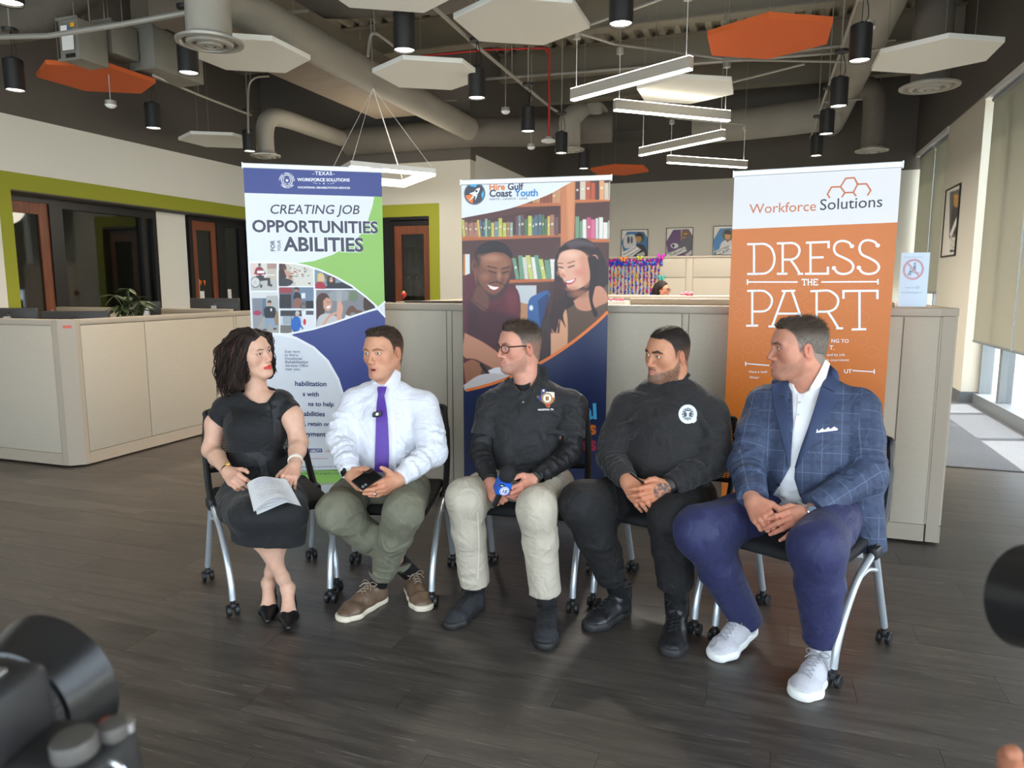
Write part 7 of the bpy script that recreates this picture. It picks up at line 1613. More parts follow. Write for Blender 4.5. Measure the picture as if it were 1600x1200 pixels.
def shirt_prims(Fd,j,W,sleeve=(0.066,0.055,0.040),sh_r=0.058,down=0.0,drop=0.0,arms=True,cuff=0.93):
 """W: (hip w,d), (waist w,d), (chest w,d), (upper w,d)"""
 hip,xd,up,f = torso_frame(j); nb = j['neck']; s = [hip+up*down,lerp(hip,nb,0.32),lerp(hip,nb,0.66),lerp(hip,nb,0.90)]; fo = W[4] if len(W) > 4 else (0,0,0,0)
 s = [p+f*o for p,o in zip(s,fo)]
 for i in range(3): Fd.ecap(s[i],s[i+1],W[i],W[i+1],xd,k=0.03)
 Fd.path([j['sh'][0]+xd*0.035-up*0.050,nb-up*0.065,j['sh'][1]-xd*0.035-up*0.050],[sh_r,sh_r+0.008,sh_r],k=0.05)
 for i in (0,1):
  sg = 1 if i == 0 else -1; Fd.cone(nb-up*0.030,j['sh'][i]+xd*sg*0.03-up*0.048,0.050,0.046,k=0.03)
  if arms:
   S_,e,w = j['sh'][i]+xd*sg*0.022-up*0.058,j['el'][i],j['wr'][i]; m = lerp(S_,e,0.5)
   Fd.cone(S_,m,sleeve[0],(sleeve[0]+sleeve[1])/2,k=0.035); Fd.cone(m,e,(sleeve[0]+sleeve[1])/2,sleeve[1],k=0.02); Fd.cone(e,lerp(e,w,cuff),sleeve[1]*0.97,sleeve[2],k=0.02)
 return hip,xd,up,f
def cloth_coords(V,j):
 """cloth coordinates: along and round the nearest limb, for woven patterns"""
 hip,xd,up,f = torso_frame(j); segs = [(hip,j['neck'],0)];
 for i in (0,1): segs += [(j['sh'][i]-up*0.06,j['el'][i],1+i*2),(j['el'][i],j['wr'][i],2+i*2)]
 D = np.stack([seg_d(V,a,b)-(0.13 if q == 0 else 0.0) for a,b,q in segs],1); k = D.argmin(1); out = np.zeros((len(V),3))
 for n_,(a,b,q) in enumerate(segs):
  m = k == n_; d = nrm(b-a) if q else up; x = nrm(xd-d*(xd @ d)); y = np.cross(d,x); w = V[m]-a; al = w @ d
  if q: an = np.arctan2(w @ y,w @ x)*0.055; out[m] = np.stack([an+0.031,al+0.017*q,np.zeros(m.sum())],1)
  else: out[m] = np.stack([w @ x+0.10*np.sign(w @ f)*0,al,np.zeros(m.sum())],1)
 return out
def trousers(t,j,m,rt=0.088,rk=0.066,rh=0.052,hem=(0.93,0.93),seat=0.462,waist=(0.165,0.115),seed=1,amp=0.0035,h=0.0062,cuffs=None,kneefold=True,name='trousers',up_=0.10,flare=0.0):
 Fd = Field(); hip,xd,up,f = torso_frame(j); hx = nrm(j['hip'][1]-j['hip'][0])
 Fd.ecap(hip+UPV*0.01,hip+up*up_,(waist[0],waist[1]),(waist[0]*0.93,waist[1]),xd,k=0.03); Fd.ecap(hip+UPV*0.005,hip+f*0.11-UPV*0.005,(waist[0]*0.8,0.075),(0.085,0.062),xd,k=0.04)
 for i in (0,1):
  a,k_,n = j['hip'][i],j['kn'][i],j['an'][i]; e = lerp(k_,n,hem[i]); shn_ = nrm(n-k_)
  Fd.cone(a-UPV*0.005,lerp(a,k_,0.5),rt*1.08,(rt+rk)/2*1.02,k=0.03); Fd.cone(lerp(a,k_,0.5),k_,(rt+rk)/2*1.02,rk,k=0.035); Fd.cone(k_+shn_*0.01,lerp(k_,e,0.4),rk*0.96,rk*0.76+rh*0.28,k=0.07); Fd.cone(lerp(k_,e,0.4),e+nrm(n-k_)*0.03,rk*0.76+rh*0.28,rh+flare,k=0.02)
  th = nrm(k_-a); shn = nrm(n-k_); fr = nrm(th-shn*0.5)
  folds(Fd,a,k_,rt,rk,(0.10,0.20,0.32),UPV+f*0.3,(-1.5,1.5),0.010,0.8,seed+i)
  if kneefold:
   folds(Fd,a,k_,rt*0.98,rk,(0.70,0.84),UPV,(1.1,2.7),0.008,0.4,seed+7+i); folds(Fd,a,k_,rt*0.98,rk,(0.68,0.82),UPV,(-2.7,-1.1),0.008,0.4,seed+17+i)
   folds(Fd,k_,e,rk,rh,(0.14,0.24,0.36),fr,(1.1,2.5),0.008,0.5,seed+27+i); folds(Fd,k_,e,rk,rh,(0.16,0.28),fr,(-2.5,-1.1),0.008,0.5,seed+37+i)
  folds(Fd,k_,e,rk*0.9,rh,(0.80,0.90),fr,(-1.3,1.5),0.006,0.6,seed+47+i)
  R1 = np.stack(frame_z(th),1); R2 = np.stack(frame_z(shn),1)
  Fd.noise(amp,15,seed+i*3,np.minimum(a,k_)-0.12,np.maximum(a,k_)+0.12,stretch=(1,1,0.45),R=R1); Fd.noise(amp,16,seed+40+i*3,np.minimum(k_,n)-0.1,np.maximum(k_,n)+0.1,stretch=(1,1,0.3),R=R2)
  Fd.cut(e,nrm(n-k_),0.115)
 lo = hip-np.array([0.3,0.3,0.3]); hi = hip+np.array([0.3,0.3,0.0]); c0 = hip.copy()
 Fd.cutbox(hip-0.27,hip+0.27,lambda X: np.where(np.linalg.norm((X-c0)[...,:2],axis=-1) < 0.27,X[...,2]-seat,0.05),k=0.02)
 V,Q = Fd.mesh(h); return build(name,V,Q,m,t)
def seatcut(Fd,hip,z=0.475): Fd.cutbox(hip-0.3,hip+0.3,lambda X: np.where(np.linalg.norm((X-hip)[...,:2],axis=-1) < 0.27,X[...,2]-z,0.05),k=0.01)
def new_person(j,label):
 hip = (j['hip'][0]+j['hip'][1])/2; return thing('person',label,'person',(hip[0],hip[1],0))
def tubes_px(bv,pts,off): return [p for p in (hit(bv,x,y,off)[0] for x,y in pts) if p is not None]
M_button = mat('button',rgb(210,210,205),0.35)
def button(bv,px,py,m,parent,r=0.0055,off=0.001):
 p,n = hit(bv,px,py,off)
 if p is not None: MB().lathe([(r,-0.001),(r,0.0015),(r*0.6,0.0022),(r*0.55,0.0014)],p,n,14).build('button',m,parent)
# ---------------------------------------------------------------- man in white shirt and purple tie
def build_m2():
 j = J3(dict(hip=[(562,765,3.42),(640,765,3.38)],sh=[(549,612,3.40),(669,618,3.36)],neck=(603,603,3.39),el=[(533,686,3.31),(676,706,3.27)],wr=[(548,741,3.12),(622,750,3.1)],kn=[(524,799,3.02),(632,797,2.98)],an=[(626,880,3.34),(597,893,3.24)],toe=[(662,925,3.22),(528,950,3.1)]))
 t = new_person(j,'seated man in a white shirt and purple tie holding a phone'); hip,xd,up,f = torso_frame(j)
 H = Head(599.5,548.5,3.33,1.03,36,-2,-3)
 spec = dict(skin=(198,144,114),blush=(190,118,94),hair=(62,48,38),lips=(186,104,94),mouth=1.0,eyeopen=0.85,iris=(74,82,84),jaw=1.02,nose=1.0,browop=0.7,browcol=(96,70,52),gaze=(-0.05,1,0.0),lash=0.5,browh=-0.002,browt=0.0056,lipop=0.6,
    top=0.006,side=0.004,tex=0.0022,slen=0.010,comb=(-0.2,0.5,0.3),stubblescalp=0.8,beard=0.16,beardcol=(120,92,80),tufts=((0.01,0.046,0.090,0.042,0.026,0.012),),fade=0.15)
 hR = Hand(j['wr'][0],atd(571,759,3.04),pxd(0.5,-1,-0.3),0.98); hL = Hand(j['wr'][1],atd(593,763,3.02),pxd(-0.1,-1,-0.35),0.98)
 hands = [(hR,((0.75,0.9,0.5),(0.8,0.9,0.5),(0.8,0.95,0.5),(0.8,0.95,0.5)),False,{}),(hL,((0.30,0.40,0.25),(0.28,0.45,0.25),(0.30,0.5,0.3),(0.34,0.5,0.3)),True,dict(thumb=((0.020,0.026,-0.010),(0.040,0.050,-0.012),(0.060,0.068,-0.012),(0.078,0.082,-0.012))))]
 body = make_body(t,j,H,None,spec,hands); eyes(H,spec,t); short_hair(H,spec,t)
 Fd = Field(); shirt_prims(Fd,j,((0.165,0.125),(0.165,0.125),(0.172,0.118),(0.135,0.085),(0,0.01,0.005,0)),down=0.045,sleeve=(0.072,0.064,0.041),sh_r=0.056)
 for i in (0,1):
  S_,e,w = j['sh'][i]-up*0.04,j['el'][i],j['wr'][i]
  folds(Fd,S_,e,0.070,0.062,(0.55,0.68,0.80,0.92),f,(-1.7,1.7),0.010,0.5,3+i); folds(Fd,e,w,0.062,0.041,(0.10,0.24,0.38,0.52,0.66),UPV*0.4+f,(-1.8,1.8),0.010,0.45,9+i)
  c = lerp(e,w,0.90); Fd.cone(lerp(e,w,0.83),lerp(e,w,0.93),0.0385,0.0375,k=0.004); Fd.cut(lerp(e,w,0.95),nrm(w-e),0.09)
 folds(Fd,hip,j['neck'],0.15,0.14,(0.10,0.18,0.27),f,(-1.2,1.2),0.010,0.35,4); folds(Fd,hip+xd*0.1,j['neck']+xd*0.1,0.12,0.10,(0.34,0.5),f,(-0.9,0.3),0.009,1.0,6)
 Fd.noise(0.0045,11,31,hip-0.5,j['neck']+0.5); Fd.noise(0.0022,34,35,hip-0.5,j['neck']+0.5)
 seatcut(Fd,hip); V,Q = Fd.mesh(0.006); shirt = build('shirt',V,Q,M_wshirt,t,extra=cloth_coords(V,j)); bv = bvh_of(shirt,body)
 trs = trousers(t,j,mat('olive_chino',rgb(112,110,92),0.85,bump=0.4,bscale=500,bdist=0.001,vary=0.14,vscale=9,wrinkle=0.5),0.092,0.070,0.060,(1.0,1.02),seed=12)
 patch('collar',bv,[(582,592),(581,601),(580,610)],[(584,593),(590,599),(597,603)],M_plainw,t,0.006,0.006,10,6)
 patch('collar',bv,[(617,577),(609,591),(599,603)],[(626,582),(625,595),(617,610)],M_plainw,t,0.006,0.006,12,8)
 tie = patch('necktie',bvh_of(shirt),[(590.5,616),(588,640),(586.5,690),(585,737)],[(600,616),(605,650),(607.5,700),(607,739)],M_tie,t,0.008,0.006,30,8,bulge=0.003)
 patch('tie_knot',bv,[(590,604),(589.5,610),(591,618)],[(604,604),(602.5,611),(600,618)],M_tie,t,0.013,0.01,8,6,bulge=0.005)
 patch('placket',bv,[(607,612),(612,660),(613,735)],[(612,612),(618,660),(619,735)],M_plainw,t,0.002,0.002,24,4)
 p,n = hit(bv,591,648,0.018); lv = thing('lavalier_microphone','small black clip on microphone on the purple tie','microphone',tuple(p))
 X_,Y_,Z_ = _rt*0.95+_up*0.15,_up,-_fw; Mx = Matrix((tuple(np.r_[nrm(X_),0]),tuple(np.r_[Y_,0]),tuple(np.r_[Z_,0]),(0,0,0,1))).transposed(); Mx.translation = p
 MB().rbox((-0.019,-0.013,-0.008),(0.019,0.013,0.008),0.004,M=Mx).build('casing',M_bp,lv); MB().rbox((-0.006,-0.006,0.0075),(0.006,0.006,0.0088),0.001,M=Mx).build('badge',M_whitemetal,lv); MB().rbox((-0.024,-0.009,-0.010),(-0.017,0.009,0.004),0.002,M=Mx).build('clip',M_bp,lv)
 w = watch(t,j['el'][0],j['wr'][0],0.985,0.0285,pxd(-0.75,-0.25,-0.8),mat('white_strap',rgb(214,212,206),0.5),M_bp,mat('black_glass',rgb(12,12,14),0.1),0.019,sq=True,name='smartwatch')
 k = hL.tips[2][0]-hL.tips[2][1]*0.055*0.98; rg_ = MB(); rg_.lathe([(0.0092,-0.002),(0.0103,-0.002),(0.0103,0.002),(0.0092,0.002)],k,hL.tips[2][1],18,cap0=False,cap1=False); rg_.build('ring',mat('silver_ring',rgb(220,220,220),0.2,metal=1.0),t)
 c = atd(573,749,2.985); ph = thing('smartphone','black smartphone in the hands of the man with the purple tie','phone',tuple(c)); a = nrm(pxd(0.75,-0.5,0.85)); b = nrm(np.cross(a,pxd(0.15,-1,-1.0))); cc = np.cross(a,b)
 if cc @ (CAMP-c) < 0: b = -b; cc = np.cross(a,b)
 Mx = Matrix((tuple(np.r_[a,0]),tuple(np.r_[b,0]),tuple(np.r_[cc,0]),(0,0,0,1))).transposed(); Mx.translation = c
 MB().rbox((-0.055,-0.035,-0.004),(0.058,0.035,0.004),0.0035,M=Mx).build('casing',M_bp,ph); MB().rbox((-0.051,-0.031,0.0038),(0.054,0.031,0.0044),0.0003,M=Mx).build('screen',mat('black_glass',rgb(12,12,14),0.1),ph)
 cm = MB(); [cm.lathe([(0.006,0),(0.006,0.002)],tuple(Mx @ Vector((-0.042+0.015*q,-0.022,0.0042))),cc,12) for q in (0,1)]; cm.build('camera_lens',M_greymetal,ph)
 mb_,ms = mat('brown_leather',rgb(104,82,64),0.42,vary=0.25,vscale=18,bump=0.2,bscale=120),mat('pale_crepe_sole',rgb(206,194,172),0.7); lc = mat('tan_lace',rgb(150,134,116),0.7)
 foot(t,j,1,mb_,ms,L=0.31,width=0.053,h_collar=0.09,lace=lc,eyelets=3,sole_h=0.026); foot(t,j,0,mb_,ms,L=0.30,width=0.053,h_collar=0.09,lace=lc,eyelets=3,sole_h=0.026)
 [sock(t,j,i,M_bp,0.94) for i in (0,1)]
def cloth_mat(name,base,fn,rough=0.8,bump=0.3,bscale=600):
 m = mat(name,base,rough,bump=bump,bscale=bscale,bdist=0.001,wrinkle=0.55); N = m.node_tree.nodes; L = m.node_tree.links; p = N['Principled BSDF']
 a = N.new('ShaderNodeAttribute'); a.attribute_name = 'cloth'; col = fn(N,L,a.outputs['Vector']); L.new(col,p.inputs['Base Color']); return m
def _dots(N,L,vec):
 mp = N.new('ShaderNodeMapping'); mp.inputs['Scale'].default_value = (165,165,1); L.new(vec,mp.inputs[0]); v = N.new('ShaderNodeTexVoronoi'); v.inputs['Scale'].default_value = 1; v.inputs['Randomness'].default_value = 0.05; L.new(mp.outputs[0],v.inputs['Vector'])
 r = N.new('ShaderNodeValToRGB'); r.color_ramp.elements[0].position = 0.14; r.color_ramp.elements[0].color = rgb(176,182,204); r.color_ramp.elements[1].position = 0.22; r.color_ramp.elements[1].color = rgb(216,216,222); L.new(v.outputs['Distance'],r.inputs[0]); return r.outputs[0]
M_wshirt = cloth_mat('white_dotted_shirt',rgb(216,216,222),_dots,0.75,0.15)
M_plainw = mat('white_cotton',rgb(216,216,222),0.75,bump=0.15,bscale=600,bdist=0.001)
M_tie = mat('purple_tie',rgb(84,46,150),0.5,vary=0.3,vscale=260,bump=0.3,bscale=400,bdist=0.001,sheen=0.3)
build_m2()
# ---------------------------------------------------------------- man in black polo with glasses, holding the news microphone
def build_m3():
 j = J3(dict(hip=[(785,757,3.38),(866,757,3.34)],sh=[(762,612,3.36),(900,612,3.33)],neck=(823,600,3.36),el=[(752,706,3.3),(890,710,3.24)],wr=[(767,757,3.10),(834,751,3.06)],kn=[(727,777,3.06),(838,792,2.94)],an=[(742,912,3.2),(853,927,3.05)],toe=[(709,967,3.08),(852,1000,2.9)]))
 t = new_person(j,'seated man with glasses in a black polo shirt holding a microphone'); hip,xd,up,f = torso_frame(j)
 H = Head(812,540,3.33,1.02,61,-3,0)
 spec = dict(skin=(200,142,120),blush=(192,112,94),hair=(70,56,46),lips=(184,112,104),beard=0.55,beardcol=(128,98,82),jaw=1.0,nose=1.12,browcol=(90,66,52),gaze=(0.0,1,-0.05),smile=0.002,top=0.006,side=0.003,grey=0.45,fade=0.30,slen=0.014,comb=(0.0,-0.2,0.8),stand=0.5,stubblescalp=0.8,
    tufts=((0.0,0.046,0.088,0.036,0.030,0.016),(0.0,0.015,0.098,0.036,0.05,0.012)))
 hR = Hand(j['wr'][0],atd(780,776,3.00),pxd(0.8,-0.5,-0.6),0.98); hL = Hand(j['wr'][1],atd(806,772,2.97),pxd(-0.1,-1,-0.2),0.98)
 hands = [(hR,((1.1,1.3,0.7),(1.15,1.3,0.7),(1.15,1.35,0.7),(1.2,1.3,0.7)),False,{}),(hL,((0.45,0.75,0.45),(0.48,0.8,0.45),(0.52,0.8,0.45),(0.6,0.8,0.4)),True,dict(thumb=((0.020,0.026,-0.010),(0.044,0.046,-0.014),(0.068,0.052,-0.020),(0.090,0.050,-0.026))))]
 body = make_body(t,j,H,None,spec,hands); eyes(H,spec,t); short_hair(H,spec,t)
 M_blk = mat('black_polo_knit',rgb(27,26,27),0.72,bump=0.35,bscale=700,bdist=0.001,sheen=0.15,wrinkle=0.6); M_base = mat('black_baselayer',rgb(22,21,23),0.62,bump=0.2,bscale=500,bdist=0.001,wrinkle=0.5)
 Fu = Field()
 for i in (0,1):
  S_,e,w = j['sh'][i]-up*0.06,j['el'][i],j['wr'][i]; Fu.cone(S_,e,0.055,0.050,k=0.02); Fu.cone(e,lerp(e,w,0.97),0.050,0.034,k=0.02); folds(Fu,e,w,0.050,0.034,(0.1,0.25,0.4,0.55,0.75,0.9),f+UPV*0.3,(-1.8,1.8),0.007,0.4,21+i); folds(Fu,S_,e,0.054,0.05,(0.6,0.75,0.9),f,(-1.8,1.8),0.008,0.4,25+i); Fu.noise(0.002,30,4+i,np.minimum(S_,w)-0.1,np.maximum(S_,w)+0.1); Fu.cut(lerp(e,w,0.93),nrm(w-e),0.09)
 V,Q = Fu.mesh(0.0055); base = build('undershirt_sleeves',V,Q,M_base,t)
 Fd = Field(); shirt_prims(Fd,j,((0.178,0.14),(0.178,0.124),(0.182,0.122),(0.14,0.088),(0,0.012,0.008,0)),sh_r=0.056,arms=False,down=0.07)
 Fs = Field()
 for i in (0,1):
  sg = 1 if i == 0 else -1; S_,e = j['sh'][i]+xd*sg*0.030-up*0.062,j['el'][i]; q = lerp(S_,e,0.72)-xd*sg*0.006; Fs.cone(S_,q,0.062,0.064,k=0.035); Fd.cone(S_,lerp(S_,q,0.3),0.062,0.055,k=0.035); Fs.cut(lerp(S_,q,0.93),nrm(q-S_),0.13,k=0.003); folds(Fs,S_,q,0.064,0.066,(0.3,0.5),f,(-1.4,1.4),0.009,0.8,30+i); Fs.noise(0.004,12,37+i,S_-0.2,S_+0.3)
 folds(Fd,hip,j['neck'],0.155,0.14,(0.08,0.17,0.26,0.36),f,(-1.3,1.3),0.010,0.4,41); folds(Fd,hip-xd*0.02,j['sh'][1],0.15,0.10,(0.45,0.6),f,(-0.8,0.8),0.010,0.9,43)
 Fd.noise(0.004,10,51,hip-0.5,j['neck']+0.5); Fd.noise(0.002,32,53,hip-0.5,j['neck']+0.5)
 nk = [(796,588),(803,602),(812,611),(822,611),(832,602),(843,585),(838,560),(800,560)]; Fd.pxcut(nk,j['neck']-0.25,j['neck']+0.25,3.42)
 seatcut(Fd,hip); V,Q = Fd.mesh(0.006); V2,Q2 = Fs.mesh(0.006); shirt = build('polo_shirt',np.concatenate([V,V2]),np.concatenate([Q,Q2+len(V)]),M_blk,t); bv = bvh_of(shirt,body)
 patch('collar',bv,[(796,588),(800,598),(808,607)],[(788,594),(791,604),(804,614)],M_blk,t,0.006,0.006,10,6)
 patch('collar',bv,[(840,568),(838,590),(826,608)],[(853,572),(857,592),(853,607),(829,608)],M_blk,t,0.006,0.006,14,8)
 Mu = mat('black_undershirt',rgb(16,16,17),0.8); patch('undershirt_neck',bv,[(802,598),(810,601),(820,601),(829,597)],[(809,607),(813,611),(820,611),(828,606)],Mu,t,0.002,0.004,10,5,fallback=0.06)
 patch('placket',bv,[(811,612),(811,628),(811.5,643)],[(823,612),(823,628),(823.5,643)],M_blk,t,0.003,0.003,12,5); button(bv,817.5,629,mat('grey_button',rgb(130,130,130),0.4),t,0.0055,0.005)
 def emb(P):
  P.aa = 0.5; P.C[:] = rgb(36,35,36)[:3]
  tx = [(846.5,607),(852,607),(852,614),(858,613),(865.5,614),(866,622),(864,627),(859.5,631),(858,636),(854,635),(851,629),(847,626),(845,628),(841,623),(839.5,619),(846.5,619)]
  P.poly([(p[0]+(p[0]-853)*0.06,p[1]+(p[1]-621)*0.06) for p in tx],(196,150,70)); P.poly(tx,(46,60,130)); P.poly([(853,612),(866,613),(866,621),(858,622)],(226,226,226)); P.poly([(856,621.5),(866,621),(864,627),(859.5,631),(858,636),(854,635),(853,629)],(190,44,44))
  P.ell(855,622.3,8.6,8.8,(186,146,70)); P.ell(855,622.3,7.4,7.6,(120,88,40)); P.ell(855,622.3,6.2,6.4,(232,228,216)); P.rect(852.2,619,857.8,626,(170,128,60)); P.rect(853.4,620.4,854.6,625.4,(70,54,40)); P.rect(855.6,620.4,856.8,625.4,(70,54,40)); P.rect(848,608.6,850.6,612,(220,220,226))
 badge('chest_emblem',bv,(837.5,604.5,868.5,638),emb,M_print,t,54,54,0.0025,keep=lambda X,Y: ((X-855)**2+(Y-622.3)**2 < 9.2**2) | (Paint(X,Y).sd([(845,605),(853,605),(853,612),(867,612),(868,622),(866,629),(860,632),(859,637.5),(853,636.5),(846,629),(838,620),(838,617.5),(845,618)]) < 0.4))
 p,n = hit(bv,854,639.5,0.011); n = nrm(n*0.4-_fw); X_ = nrm(np.cross(UPV,n)); X_ = X_ if X_ @ _rt > 0 else -X_; sh = Sheet(p,X_,nrm(np.cross(n,X_))); tm = MB(); sh.fit(tm,'HOUSTON, TX',(840.5,641.5),(865,641),0.0,bold=0.03); tm.build('chest_lettering',M_whitemetal,t,smooth=False)
 jm = mat('faded_grey_jeans',rgb(186,176,158),0.85,bump=0.4,bscale=450,bdist=0.0012,vary=0.20,vscale=11,stretch=(1,1,0.35),wrinkle=0.55); tr = trousers(t,j,jm,0.088,0.070,0.066,(0.985,0.98),seed=22,amp=0.0032,up_=0.07,waist=(0.165,0.128))
 bt = bvh_of(tr); patch('seam',bt,[(745.5,800),(747.5,850),(746,905)],[(747,800),(749,850),(747.5,905)],mat('seam_thread',rgb(206,198,184),0.8),t,0.003,0.003,20,3)
 patch('fly_seam',bt,[(812,733),(816,742),(818,752)],[(813.4,733),(817.4,742),(819.4,752)],mat('tan_thread',rgb(170,150,116),0.8),t,0.003,0.003,10,3)
 gl_ = MB(); Mt = mat('tortoise_frame',rgb(74,50,34),0.25,vary=0.7,vscale=160)
 for x in (-1,1):
  gl_.tube([H.w(x*0.0335+0.0235*math.cos(a),0.1005-abs(x*0.0335+0.0235*math.cos(a))**2*4.5,-0.004+0.0195*math.sin(a)*(1 if math.sin(a) < 0 else 0.9)) for a in np.linspace(0,2*PI,29)],0.0021*H.s,6,caps=False)
 gl_.tube([H.w(x,0.1015,0.004+0.002*(1-(x/0.01)**2)) for x in (-0.010,0,0.010)],0.002*H.s,6); gl = gl_.build('eyeglasses',Mt,t)
 for x in (-1,1):
  MB().tube([H.w(x*0.057,0.086,0.006),H.w(x*0.067,0.06,0.006),H.w(x*0.0745,0.02,0.006),H.w(x*0.078,-0.002,0.002),H.w(x*0.077,-0.016,-0.010)],0.0022*H.s,6,flat=1.4).build('temple_arm',Mt,gl)
  l = MB(); l.add([H.w(x*0.0335+0.0225*math.cos(a),0.1003-abs(x*0.0335+0.0225*math.cos(a))**2*4.5,-0.004+0.0185*math.sin(a)) for a in np.linspace(0,2*PI,25)[:-1]],[tuple(range(24))]); l.build('lens',glass('spectacle_lens',(1,1,1),0.05,0.97),gl,smooth=False)
 watch(t,j['el'][1],j['wr'][1],0.97,0.0295,pxd(0.5,0.2,-0.9),mat('dark_grey_band',rgb(60,58,56),0.5),mat('watch_graphite',rgb(72,68,66),0.3,metal=0.6),mat('black_glass',rgb(12,12,14),0.1),0.017,sq=True,name='smartwatch')
 a0,a1 = atd(779,776,2.99),atd(794,740,2.95); ax = nrm(a1-a0); m = thing('news_microphone','microphone with black foam windscreen and blue logo cube in his hands','microphone',tuple(a0))
 c = atd(793,741,2.95); x,y,z_ = frame_z(ax,-_fw); k = MB()
 for v in [1]: k.ball((0,0,0),0.036,22,sc=(0.96,0.96,1.08))
 k.v = [tuple(c+x*p[0]+y*p[1]+ax*p[2]) for p in k.v]; k.build('foam_windscreen',mat('black_foam',rgb(30,30,31),0.95,bump=0.8,bscale=420,bdist=0.002),m)
 MB().cyl(c-ax*0.16,c-ax*0.02,0.011,0.016,14).build('handle',M_bp,m)
 fc = c-ax*0.058; yv = nrm(-_fw-ax*(ax @ -_fw)); rot = 0.35; xv = np.cross(yv,ax); nx_ = nrm(yv*math.cos(rot)+xv*math.sin(rot)*-1); tx_ = np.cross(ax,nx_); tx_ = tx_ if tx_ @ _rt > 0 else -tx_
 Mx = Matrix((tuple(np.r_[tx_,0]),tuple(np.r_[ax,0]),tuple(np.r_[np.cross(tx_,ax),0]),(0,0,0,1))).transposed(); Mx.translation = fc; sgn = 1 if np.cross(tx_,ax) @ -_fw > 0 else -1
 MB().rbox((-0.028,-0.030,-0.028),(0.028,0.030,0.028),0.003,M=Mx).build('logo_cube',mat('mic_flag_blue',rgb(28,84,180),0.35),m)
 sh = Sheet(fc+np.cross(tx_,ax)*sgn*0.0285,tx_ if sgn > 0 else tx_,ax); lg = MB(); sh.n = np.cross(tx_,ax)*sgn
 sh.poly(lg,ell(0.004,-0.006,0.020,0.020,26),0.0002,0); sh.poly(lg,ell(0.004,-0.006,0.017,0.017,26),0.0007,1); sh.poly(lg,ell(0.004,-0.006,0.0145,0.0145,26),0.0012,0); sh.poly(lg,ell(-0.015,0.017,0.0115,0.0085,20),0.0002,2); sh.text(lg,'13',0.004,-0.0135,0.021,0.0018,1,bold=0.0012); sh.text(lg,'abc',-0.015,0.0145,0.009,0.0008,0,bold=0.0003); sh.poly(lg,[(0.012,-0.027),(0.024,-0.027),(0.024,-0.023),(0.012,-0.023)],0.0002,3)
 lg.build('logo_print',[M_whitemetal,mat('logo_blue',rgb(30,70,160),0.4),M_bp,M_red],m,smooth=False)
 mu = mat('black_canvas',rgb(38,39,42),0.85,bump=0.4,bscale=500,bdist=0.001); ms = mat('black_rubber',rgb(34,33,33),0.55); lc = mat('black_lace',rgb(20,20,20),0.8)
 for i in (0,1):
  foot(t,j,i,mu,ms,L=0.285,width=0.047,h_collar=0.085,lace=lc,eyelets=6,sole_h=0.03,lace_r=0.0026); sock(t,j,i,mat('black_sock',rgb(26,26,28),0.9),0.9)
build_m3()
